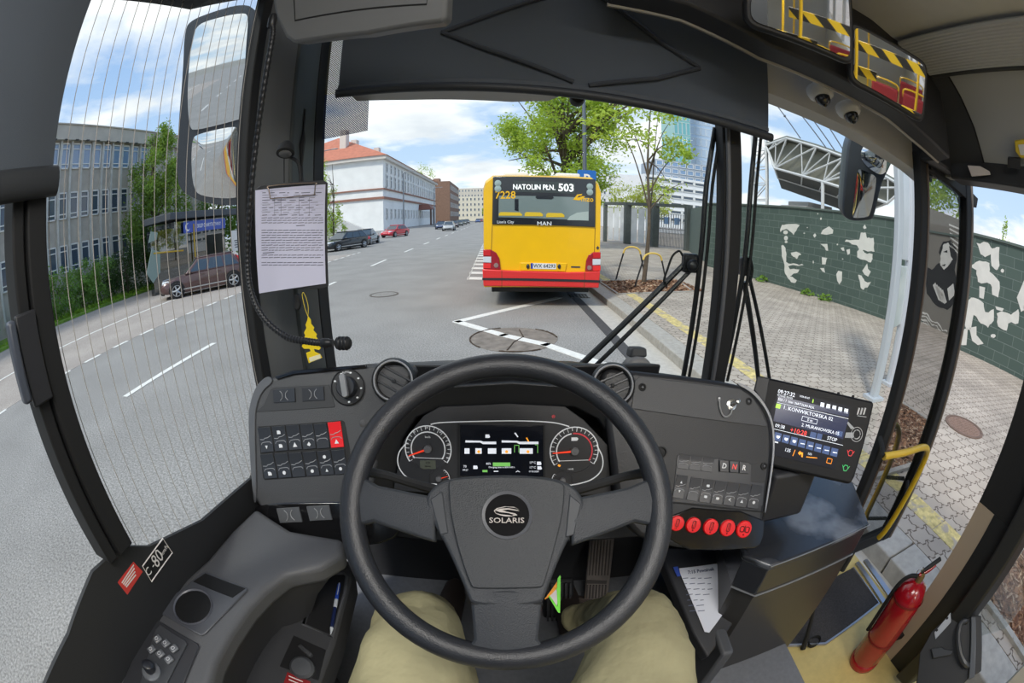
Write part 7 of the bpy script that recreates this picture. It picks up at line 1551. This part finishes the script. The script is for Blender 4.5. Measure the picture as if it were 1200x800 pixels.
mb = MB(); DS(mb, [(378, 492), (390, 480), (390, 487), (404, 490), (402, 514), (395, 512), (396, 499), (389, 498), (388, 505)]); DS(mb, [(362, 475), (365, 476), (352, 508), (349, 507)]); DS(mb, [(422, 510), (478, 516), (477, 520), (421, 514)])
for p, q in (((532, 518), (556, 524)), ((556, 524), (550, 548)), ((550, 548), (526, 542)), ((526, 542), (532, 518))): mb.tube([TM.w(*TM.loc(*T_([p])[0]), .0018), TM.w(*TM.loc(*T_([q])[0]), .0018)], .0007, 4)
build_each(mb, 'amber_icon', M('display_amber', (250, 150, 30), .3, emit=.9), scr, smooth=0)
mb = MB()
for k in range(3): x = 684 + k * 16; DS(mb, [(x, 292), (x + 10 + (0 if k < 2 else 0), 256), (x + 18, 258), (x + 8, 292)], .0006, 0)
DS(mb, [(688, 296), (735, 303), (734, 306), (687, 299)], .0006, 0); mb.build('maker_mark', M('mark_grey', (190, 192, 196), .4), t, smooth=0)
a_, b_ = TM.loc(*T_([(684, 395)])[0])
mb = MB(); mb.lathe(TM.w(a_, b_, 0), TM.n, [(.017, 0), (.0185, .0008), (.0185, .0016), (.017, .001)], 26, cap=False)
for q in ((0, 60), (120, 180), (240, 300)):
    mb.tube([TM.w(a_ + .011 * cos(radians(x)), b_ + .011 * sin(radians(x)), .001) for x in range(q[0], q[1] + 50, 12)], .0013, 5)
mb.build('card_reader_ring', M('mark_grey'), t)
mb = MB(); DS(mb, [(628, 330), (640, 330), (672, 362), (655, 368)], .001, 0); DS(mb, [(628, 385), (668, 385), (668, 414), (622, 412)], .001, 0); mb.build('card_picture', M('pic_grey', (168, 172, 178), .3), t, smooth=0)
for x, y, m_ in ((651, 492, M('key_red', (226, 66, 70), .4, emit=.4)), (626, 570, M('key_green', (70, 190, 110), .4, emit=.4))):
    a_, b_ = TM.loc(*T_([(x, y)])[0]); mb = MB(); mb.tube([TM.w(a_ + .0075 * sx_, b_ + .0075 * sy_, .001) for sx_, sy_ in ((-1, 0), (-.5, -.9), (.5, -.9), (1, 0), (.5, .9), (-.5, .9))], .0011, 5, closed=True)
    for s in (-1, 1): mb.tube([TM.w(a_ + s * .0075, b_, .001), TM.w(a_ + s * .011, b_ + .006, .001)], .001, 5)
    mb.build('touch_key', m_, t)
for x in (595, 672):
    mb = MB(); a_, b_ = TM.loc(*T_([(x, 185 + (x - 595) * .2)])[0]); mb.cyl(TM.w(a_, b_ - .012, -.012), TM.w(a_, b_ + .006, -.012), .004, n=10); mb.build('top_screw', RUB, t)
mb = MB(); p0 = TM.hit(945, 560) - TM.n * .04; mb.prism([p0 + V((-.10, .0, -.13)), p0 + V((.05, .0, -.13)), p0 + V((.05, .12, -.13)), p0 + V((-.10, .12, -.13))], (0, 0, .15)); mb.build('mount', BLACKP, t, bevel=.01)
# sloping panel with the handwritten note
t = thing('footwell_console', 'black sloping console beside the footwell under the red buttons', 'console', W(.55, .7, -1.1))
SP = Pl.three(at(785, 652, z=H - .93), at(850, 650, z=H - .93), at(800, 745, z=H - 1.02))
mb = MB(); mb.slab(SP, [(770, 640), (880, 640), (886, 690), (830, 770), (812, 740)], .06, -.065); mb.build('panel_plate', BLACKP, t, bevel=.006)
mb = MB(); mb.prism(P3([(.56, .50, -1.6), (.60, .50, -1.6), (.62, .9, -1.6), (.58, .9, -1.6)]), (0, 0, .58)); mb.build('side_skirt', M('skirt_grey', (80, 82, 86), .6), t, bevel=.01)
NP = lambda pts: crop(370, 600, 2.353, pts)
mb = MB(); mb.slab(SP, NP([(1002, 155), (1105, 142), (1155, 235), (1085, 332), (1072, 330), (1005, 170)]), .0015, 0); t2 = mb.build('paper_note', M('note_paper', (216, 220, 232), .7), smooth=0); tag(t2, 'white handwritten note lying on the black footwell console', 'paper')
mb = MB(); mb.slab(SP, NP([(985, 152), (998, 150), (1006, 176), (996, 178)]), .0006, .0016); mb.build('blue_corner', M('shop_blue'), t2, smooth=0)
mb = MB(); m_, n_ = SP.loc(*NP([(1062, 162)])[0]); mb.text('7:15 Powsinek', SP.mat(m_, n_, .0017, radians(6)), .02, ext=.0002, sx=.95, bold=.03)
r = random.Random(9)
for k in range(7):
    y = 182 + k * 15; x = 1012 + k * 3
    while x < 1092 - k * 4: w = r.uniform(8, 22); mb.slab(SP, NP([(x, y), (x + w, y - w * .1), (x + w, y - w * .1 + 2), (x, y + 2)]), .0003, .0016); x += w + 7
mb.build('handwriting', M('pen_ink', (96, 104, 128), .7), t2, smooth=0)
# ------------------------------------------------------------------ driver side console
CON = M('console_plastic', (84, 85, 88), .5, spec=.45, bump=.3, bscale=550); TRAY = M('tray_dark', (28, 28, 30), .55)
t = thing('side_console', 'grey moulded side console under the driver window with a cup holder', 'console', W(-.5, .4, -.62))
z = H - .60
def zp(pts, dz=0.): return [at(*p, z=z + dz) for p in pts]
out = zp([(118, 830), (150, 770), (176, 715), (205, 688), (243, 654), (272, 620), (300, 594), (340, 620), (402, 630), (402, 648), (375, 664), (335, 672), (312, 690), (291, 712), (270, 742), (252, 775), (238, 830)])
mb = MB(); mb.prism([p - V((0, 0, .05)) for p in out], (0, 0, .05)); mb.build('top', CON, t, bevel=.014, seg=4)
inn = out[9:]
mb = MB(); lo = [p + V((-.012, .0, -.03)) for p in inn]; cc_ = W(-.60, .42, -.6); dn_ = lambda p, k, dz: V((p.x + (cc_.x - p.x) * k, p.y + (cc_.y - p.y) * k * .6, p.z + dz)); mb.loft([[p, dn_(p, .30, -.10), dn_(p, .52, -.21), dn_(p, .62, -.70), dn_(p, .8, -.70), dn_(p, .35, 0)] for p in lo]); mb.build('inner_wall', M('console_side', (62, 62, 64), .55), t, smooth=60)
mb = MB(); mb.loft([[p + V((0, 0, -.012)), p + V((-.02, 0, .035)), p + V((-.05, 0, .03)), p + V((-.05, 0, -.012))] for p in out[1:6]]) if False else mb.bm.free()
PX = lambda pts: crop(100, 560, 3.332, pts)
def top_slab(name, px, h, h0, mat, par, bevel=0.): mb = MB(); mb.prism([p + V((0, 0, h0)) for p in zp(px)], (0, 0, h)); return mb.build(name, mat, par, bevel=bevel)
plate = top_slab('holder_plate', PX([(280, 522), (290, 505), (462, 374), (478, 370), (632, 430), (636, 440), (470, 612), (455, 618)]), .004, 0, M('holder_grey', (74, 76, 82), .4), t, .002)
cc = zp(PX([(423, 507)]))[0]; rx = abs(zp(PX([(517, 507)]))[0].x - cc.x) * .9
mb = MB(); mb.lathe(cc, (0, 0, 1), [(rx * 1.02, .004), (rx * 1.0, .0075), (rx * .95, .006), (rx * .93, .0045)], 36, cap=False); mb.build('holder_ring', M('holder_ring', (96, 98, 106), .35), plate)
mb = MB(); mb.lathe(cc, (0, 0, 1), [(.001, .0042), (rx * .95, .0042), (rx * .95, .0048), (.001, .0048)], 36); mb.build('cup_well', M('well_black', (8, 8, 9), .7), plate)
top_slab('tray', PX([(425, 410), (472, 378), (628, 436), (578, 472)]), .001, .004, M('well_black'), plate)
key = top_slab('key_module', PX([(150, 800), (240, 610), (262, 560), (285, 556), (440, 648), (448, 662), (380, 830), (140, 830)]), .004, 0, M('module_dark', (52, 53, 57), .45), t, .002)
pad = top_slab('key_pad', PX([(280, 600), (300, 580), (395, 640), (405, 655), (330, 800), (315, 830), (215, 830), (240, 740)]), .003, .004, M('pad_grey', (66, 68, 72), .45), key, .002)
for k, (x, y) in enumerate(((293, 640), (325, 657), (357, 678), (270, 681), (304, 698), (338, 720))):
    q = zp(PX([(x, y)]))[0] + V((0, 0, .007)); mb = MB(); mb.box(q + V((0, 0, .003)), (.0155, .019, .006), Matrix.Rotation(radians(-22), 3, 'Z')); b_ = mb.build('pad_key', M('pad_key', (108, 111, 116), .3), pad, bevel=.003, seg=3)
    mb = MB(); mb.lathe(q + V((0, -.001, .0062)), (0, 0, 1), [(.0032, 0), (.0042, .0004), (.0032, .0006)], 12, cap=False); mb.build('key_symbol', ICON, b_)
q = zp(PX([(268, 765)]))[0] + V((0, 0, .006))
mb = MB(); mb.lathe(q, (0, 0, 1), [(.022, 0), (.022, .004), (.016, .007), (.001, .007)], 24); mb.build('mirror_knob_ring', M('pad_key'), pad)
mb = MB(); mb.lathe(q + V((0, 0, .006)), (.25, .3, 1), [(.011, 0), (.013, .010), (.012, .018), (.006, .022), (.001, .022)], 18); mb.build('mirror_joystick', SWI, pad)
# lower tray with pen, socket and a red label
z2 = H - .80
def lz(pts, dz=0.): return [at(*p, z=z2 + dz) for p in pts]
t = thing('lower_tray', 'dark lower storage tray beside the driver seat holding a pen', 'tray', W(-.45, .55, -.85))
mb = MB(); mb.prism([p - V((0, 0, .08)) for p in lz([(250, 840), (300, 720), (345, 660), (410, 655), (412, 676), (392, 752), (374, 800), (366, 840)])], (0, 0, .08)); mb.build('tray_body', DARKP, t, bevel=.01)
mb = MB(); o_ = lz(PX([(928, 374), (1010, 372), (1022, 385), (1014, 450), (964, 622), (850, 572)])); mb.tube(o_, .004, 6, closed=True); mb.build('recess_lip', M('lip_grey', (88, 90, 94), .4), t)
mb = MB(); mb.prism(lz(PX([(930, 380), (1014, 380), (1005, 450), (958, 612), (862, 570)]), .0005), (0, 0, .001)); mb.build('recess_floor', TRAY, t, smooth=0)
mb = MB(); mb.prism(lz(PX([(815, 615), (940, 672), (910, 790), (760, 735)]), .0005), (0, 0, .0015)); sk = mb.build('socket_recess', TRAY, t, smooth=0)
q = lz(PX([(852, 745)]), .002)[0]; mb = MB(); mb.lathe(q, (.1, -.2, 1), [(.028, 0), (.028, .012), (.022, .018), (.001, .02)], 24); mb.build('socket_cap', M('cap_grey', (74, 76, 80), .45), sk)
mb = MB(); q = lz(PX([(860, 675)]), .006)[0]; mb.box(q, (.04, .012, .012), Matrix.Rotation(radians(-28), 3, 'Z')); mb.build('socket_bar', DARKP, sk, bevel=.003)
mb = MB(); mb.prism(lz(PX([(790, 758), (880, 795), (870, 830), (775, 800)]), .001), (0, 0, .001)); rd = mb.build('red_label', M('label_red', (150, 36, 40), .5), t, smooth=0)
mb = MB()
for k in range(2): mb.prism(lz(PX([(795, 770 + k * 14), (850, 793 + k * 14), (849, 797 + k * 14), (794, 774 + k * 14)]), .0021), (0, 0, .0004))
mb.build('label_lines', M('label_white', (236, 232, 228), .5), rd, smooth=0)
pq = lz(PX([(992, 410), (958, 610)]), .008)
t = thing('ballpoint_pen', 'blue and white ballpoint pen lying in the lower tray', 'pen', pq[1])
d = pq[0] - pq[1]
mb = MB(); mb.tube([pq[1] + d * k for k in (.12, .5)], .0045, 10); mb.build('barrel', M('pen_navy', (28, 40, 82), .35), t)
mb = MB(); mb.tube([pq[1] + d * k for k in (.5, .66)], .0047, 10); mb.build('white_band', M('pen_white', (208, 214, 222), .4), t)
mb = MB(); mb.tube([pq[1] + d * k for k in (.66, .96, 1.)], [.0047, .0042, .002], 10); mb.build('upper_barrel', M('pen_blue', (44, 84, 196), .3), t)
mb = MB(); mb.tube([pq[1] + d * k for k in (0., .06, .12)], [.001, .003, .0044], 10); mb.build('tip', M('pen_white'), t)
mb = MB(); mb.tube([pq[1] + d * k + V((.002, 0, .005)) for k in (.74, .98)], .0012, 6); mb.build('clip', M('pen_white'), t)
# stickers on the wall under the window
KP = Pl(W(XL + .003, .28, -.5), (1, 0, 0))
K_ = lambda pts: crop(100, 620, 4.44, pts)
mb = MB(); mb.slab(KP, K_([(250, 168), (298, 220), (218, 340), (168, 276)]), .0006); t = tag(mb.build('warning_sticker', M('sticker_red', (214, 68, 62), .5), smooth=0), 'red warning sticker with white lines on the black window sill', 'sticker')
mb = MB()
for k in range(4): x, y = 253 + k * 3.5, 184 + k * 17; mb.slab(KP, K_([(x - 4, y - 2), (x, y + 3), (x - 62 + k * 4, y + 97 - k * 10), (x - 66 + k * 4, y + 92 - k * 10)]), .0003, .0006)
mb.build('white_lines', M('label_white'), t, smooth=0)
mb = MB(); mb.slab(KP, K_([(402, 44), (456, 122), (344, 278), (292, 190)]), .0006); t = tag(mb.build('limit_sticker', M('sticker_black', (30, 31, 33), .5), smooth=0), 'black sticker framed in white reading 80 km/h below the window', 'sticker')
mb = MB(); q = K_([(402, 47), (451, 121), (343, 271), (296, 191)]); mb.tube([KP.w(*KP.loc(*p), .0008) for p in q], .0016, 5, closed=True); p0, p1 = KP.loc(*K_([(330, 215)])[0]), KP.loc(*K_([(405, 95)])[0]); an = atan2(p1[1] - p0[1], p1[0] - p0[0])
m_, n_ = KP.loc(*K_([(375, 152)])[0]); mb.text('80', KP.mat(m_, n_, .001, an), .052, ext=.0002, sx=.8); m_, n_ = KP.loc(*K_([(410, 108)])[0]); mb.text('km/h', KP.mat(m_, n_, .001, an), .016, ext=.0002); m_, n_ = KP.loc(*K_([(336, 208)])[0]); mb.text('C -', KP.mat(m_, n_, .001, an), .03, ext=.0002); mb.build('white_marks', M('label_white'), t, smooth=0)
# ------------------------------------------------------------------ floor: pedals, extinguisher, strap, pennant
t = thing('accelerator_pedal', 'long ribbed accelerator pedal in the footwell', 'pedal', W(.31, 1.05, PLZ))
AP = Pl.three(at(688, 640, y=1.10), at(720, 640, y=1.10), at(682, 704, y=1.0))
AQ = lambda pts: crop(600, 640, 6.669, pts)
PED = M('pedal_grey', (104, 98, 94), .7, noise_amt=.15, nscale=30)
px_slab('treadle', AP, AQ([(610, -60), (800, -60), (775, 180), (745, 420), (565, 415), (585, 230)]), .02, -.02, PED, t, .003)
mb = MB()
for k in range(7): x = 590 + k * 24; mb.slab(AP, AQ([(x - 6, 300), (x + 4, 300), (x - 4, 405), (x - 14, 405)]), .004); x2 = 622 + k * 24; mb.slab(AP, AQ([(x2, -50), (x2 + 8, -50), (x2 - 14, 225), (x2 - 22, 225)]), .003)
mb.slab(AP, AQ([(588, 262), (740, 268), (736, 290), (584, 288)]), .003); mb.build('grip_ribs', M('rib_dark', (66, 62, 60), .8), t, smooth=0)
px_slab('pedal_foot', AP, AQ([(520, 400), (570, 410), (700, 425), (690, 450), (560, 455), (515, 440)]), .03, -.03, M('foot_brown', (60, 50, 46), .7), t, .004)
t = thing('brake_pedal', 'black rubber brake pedal on a steel plate beside the accelerator', 'pedal', W(.12, 1.0, PLZ))
mb = MB(); c = at(655, 705, y=.98); R = Matrix.Rotation(radians(-38), 3, 'X'); mb.box(c + V((0, .02, 0)), (.11, .02, .16), R); mb.build('pad', RUB, t, bevel=.01)
mb = MB()
for k in range(6): mb.box(c + V((-.04 + k * .016, .0, .0)), (.007, .02, .15), R)
mb.build('pad_ribs', BLACKP, t)
mb = MB(); q = [at(*p, z=H + PLZ + .004) for p in AQ([(215, 480), (470, 490), (500, 470), (498, 380), (300, 400)])]; mb.prism(q, (0, 0, .004)); mb.build('steel_plate', M('plate_steel', (150, 146, 142), .4, metal=.5), t)
q = at(*AQ([(475, 463)])[0], z=H + PLZ + .01); mb = MB(); mb.lathe(q, (0, 0, 1), [(.012, 0), (.012, .004), (.007, .008), (.001, .008)], 6); mb.build('bolt', M('alu'), t)
GP = Pl(at(655, 690, d=.74), -ray(655, 690))
t = thing('paper_pennant', 'small pennant with bright green edging hanging behind the wheel hub', 'pennant', GP.o)
px_slab('field', GP, AQ([(258, 410), (345, 320), (360, 400), (350, 470), (290, 390)]), .001, 0, M('pennant_white', (214, 206, 210), .7), t)
px_slab('green_edge', GP, AQ([(375, 225), (380, 232), (376, 520), (362, 518), (285, 392), (296, 386), (356, 470), (350, 340), (330, 325), (338, 318), (352, 330), (356, 250)]), .002, 0, M('pennant_green', (110, 220, 50), .5), t)
px_slab('orange_edge', GP, AQ([(256, 408), (300, 350), (352, 275), (350, 320), (345, 335), (290, 392), (262, 414)]), .0015, .0005, M('pennant_orange', (244, 160, 40), .6), t)
# fire extinguisher
eb = W(1.55, .43, -1.6); et = W(1.545, .47, -1.09)
t = thing('fire_extinguisher', 'red fire extinguisher standing by the open rear door leaf', 'fire extinguisher', eb)
ERED = M('extinguisher_red', (156, 14, 28), .22, coat=.6); d = (et - eb)
R_ = .083
mb = MB(); L_ = d.length; mb.lathe(eb, d, [(R_ * .98, 0), (R_ * 1.03, .004), (R_ * 1.03, .035), (R_ * .97, .04), (R_ * 1., .045), (R_, L_ * .80), (R_ * .95, L_ * .87), (R_ * .75, L_ * .95), (R_ * .4, L_ * .99), (.022, L_), (.001, L_)], 40); cyl_ = mb.build('cylinder', ERED, t, smooth=50)
for s in (.35, .82): mb = MB(); mb.lathe(eb, d, [(R_ * 1.005, L_ * s), (R_ * 1.02, L_ * s + .002), (R_ * 1.02, L_ * s + .012), (R_ * 1.005, L_ * s + .014)], 40, cap=False); mb.build('band', M('band_dark_red', (120, 12, 24), .4), t)
dn = d.normalized(); vx = V((-.6, -.8, 0)); vx = (vx - dn * vx.dot(dn)).normalized()
mb = MB()
for q, h in (((-.5, .30, .62)), 0), ((.12, .52, .66), 0): pass
for a0 in (0,):
    an = [radians(x) for x in range(200, 285, 9)]; u = dn.orthogonal().normalized(); w = dn.cross(u)
    mb.loft([[eb + dn * (L_ * h) + (u * cos(a) + w * sin(a)) * (R_ * 1.008) for h in (.30, .66)] for a in an], closed=False, cap=False)
mb.build('instruction_label', M('label_dark_red', (136, 30, 34), .5, noise_amt=.3, nscale=60), cyl_)
mb = MB(); mb.cyl(et - dn * .006, et + dn * .03, .02, n=16); mb.cyl(et + dn * .028, et + dn * .045, .014, n=14); vl = mb.build('valve', M('valve_brass', (150, 130, 90), .4, metal=.6), t)
hx = V((.85, -.3, .25)).normalized()
mb = MB(); a_ = et + dn * .035; mb.tube([a_ - hx * .02, a_ + hx * .035 + dn * .008, a_ + hx * .065 + dn * .018], [.010, .011, .007], 10); mb.build('carry_handle', ERED, vl)
mb = MB(); mb.tube([a_ - hx * .015 + dn * .015, a_ + hx * .035 + dn * .032, a_ + hx * .075 + dn * .046], [.008, .011, .011], 10); mb.build('squeeze_lever', RUB, vl)
mb = MB(); c = a_ - hx * .03 + dn * .03; mb.tube([c + (hx * cos(q) + V((0, 0, 1)) * sin(q)) * .016 for q in [2 * pi * i / 16 for i in range(16)]], .002, 6, closed=True); mb.build('safety_ring', M('chrome'), vl)
mb = MB(); u2 = V((-.55, .8, 0)); mb.tube(smooth_path([et + dn * .02, et + u2 * .06 - dn * .0, et + u2 * (R_ + .012) - dn * .09, eb + u2 * (R_ + .014) + dn * .18], 5), .010, 10); mb.build('hose', RUB, t)
mb = MB(); mb.prism([eb + V((.06, -.04, .15)), eb + V((.13, -.06, .15)), eb + V((.13, .04, .15)), eb + V((.06, .06, .15))], (0, 0, .03)); mb.build('wall_clamp', RUB, t, bevel=.004)
# strap on the floor
t = thing('strap', 'black looped strap hanging from the partition onto the floor', 'strap', at(940, 760, z=H - 1.6))
a_, b_, c_ = at(954, 713, z=H - 1.38), at(946, 745, z=H - 1.52), at(941, 760, z=H - 1.585)
mb = MB(); mb.tube([a_, b_, c_], [.008, .012, .014], 8); mb.build('web', RUB, t)
cL = at(953, 753, z=H - 1.575); mb = MB(); ring = [cL + V((.036 * cos(q), .022 * sin(q), .010 * sin(q))) for q in [2 * pi * i / 20 for i in range(20)]]
mb.loft([[p, p + V((0, 0, .022)), p + V((.003 * cos(k), .003 * sin(k), .022)), p + V((.003, .003, 0))] for k, p in enumerate(ring + ring[:1])], cap=False); mb.build('loop', RUB, t)
# ------------------------------------------------------------------ the driver (trousers and shoes are what the photo shows)
KH = M('khaki_cloth', (168, 161, 127), .9, spec=.2, noise_amt=.06, nscale=16, bump=.5, bscale=15); KH.node_tree.nodes['Bump'].inputs['Distance'].default_value = .02; SHOE = M('shoe_brown', (52, 44, 40), .6)
bm = bmesh.new(); sk_ = bm.verts.layers.skin.verify()
def sv(p, r): v = bm.verts.new(W(*p)); v[sk_].radius = (r, r); return v
pel = sv((.03, -.02, -.84), .15); pel[sk_].use_root = True
waist = sv((.03, -.10, -.66), .14); bm.edges.new((pel, waist))
for hip, mid, kn0, kn, shin, ank in (((-.10, .06, -.86), (-.195, .32, -.865), (-.205, .49, -.835), (-.215, .57, -.835), (-.235, .70, -1.02), (-.22, .86, -1.245)), ((.16, .06, -.86), (.235, .32, -.865), (.275, .49, -.835), (.285, .57, -.835), (.27, .70, -1.02), (.20, .88, -1.245))):
    ch = [pel] + [sv(p, r) for p, r in zip((hip, mid, kn0, kn, shin, ank), (.14, .160, .125, .105, .075, .05))]
    for a_, b_ in zip(ch, ch[1:]): bm.edges.new((a_, b_))
me = bpy.data.meshes.new('person'); bm.to_mesh(me); bm.free(); me.materials.append(KH)
pr = bpy.data.objects.new('person', me); COL.objects.link(pr)
m_ = pr.modifiers.new('skin', 'SKIN'); m_.use_smooth_shade = True; pr.modifiers.new('sub', 'SUBSURF').render_levels = 3
tx = bpy.data.textures.new('folds', 'CLOUDS'); tx.noise_scale = .07; tx.noise_depth = 3
dm = pr.modifiers.new('folds', 'DISPLACE'); dm.texture = tx; dm.strength = .032; dm.mid_level = .5; dm.texture_coords = 'GLOBAL'
tag(pr, 'seated driver in khaki trousers with knees below the steering wheel', 'person')
bpy.context.view_layer.update()
_dg = bpy.context.evaluated_depsgraph_get(); _ev = pr.evaluated_get(_dg); _me = _ev.to_mesh()
from mathutils.bvhtree import BVHTree
_bv = BVHTree.FromPolygons([v.co.copy() for v in _me.vertices], [tuple(p.vertices) for p in _me.polygons]); _ev.to_mesh_clear()
def on_leg(u, v):
    h = _bv.ray_cast(V((0, 0, H)), ray(u, v)); return None if h[0] is None else h[0] + h[1] * .0005
for q in (((752, 728), (772, 721), (800, 718), (812, 722), (818, 745), (822, 775), (826, 799)), ((430, 722), (424, 750), (418, 775), (414, 799)), ((408, 730), (430, 721), (455, 716)), ((524, 732), (540, 742), (556, 738)), ((688, 762), (700, 745), (716, 730))):
    pts = [on_leg(*p) for p in q]; pts = [p for p in pts if p is not None]
    if len(pts) > 2: mb = MB(); mb.tube(smooth_path(pts, 4), .0011, 6); mb.build('trouser_seam', M('seam_khaki', (112, 106, 80), .9), pr)
for s, (kx, ax_) in ((-1, (-.235, -.22)), (1, (.29, .20))):
    mb = MB(); c = W(ax_, .94, -1.285)
    mb.loft([[c + V((x * cos(q), y, max(-.042, zz + hh * sin(q)))) for q in [2 * pi * i / 14 for i in range(14)]] for y, x, zz, hh in ((-.12, .02, -.01, .03), (-.10, .038, 0, .045), (0, .046, .0, .046), (.09, .048, -.012, .034), (.16, .035, -.018, .026), (.185, .012, -.02, .012))]); mb.build('shoe', SHOE, pr, smooth=70)
t = thing('driver_seat', 'dark driver seat under the seated driver', 'seat', W(.03, -.1, PLZ))
mb = MB(); mb.prism(P3([(-.22, -.30, -1.02), (.28, -.30, -1.02), (.28, .22, -1.0), (-.22, .22, -1.0)]), (0, 0, .10)); mb.build('cushion', M('seat_cloth', (52, 54, 62), .9), t, bevel=.04, seg=3)
mb = MB(); mb.prism(P3([(-.2, -.42, -.95), (.26, -.42, -.95), (.26, -.34, -.95), (-.2, -.34, -.95)]), (0, -.06, .75)); mb.build('backrest', M('seat_cloth'), t, bevel=.03, seg=3)
mb = MB(); mb.prism(P3([(-.15, -.22, PLZ), (.2, -.22, PLZ), (.2, .15, PLZ), (-.15, .15, PLZ)]), (0, 0, .31)); mb.build('pedestal', BLACKP, t, bevel=.02)
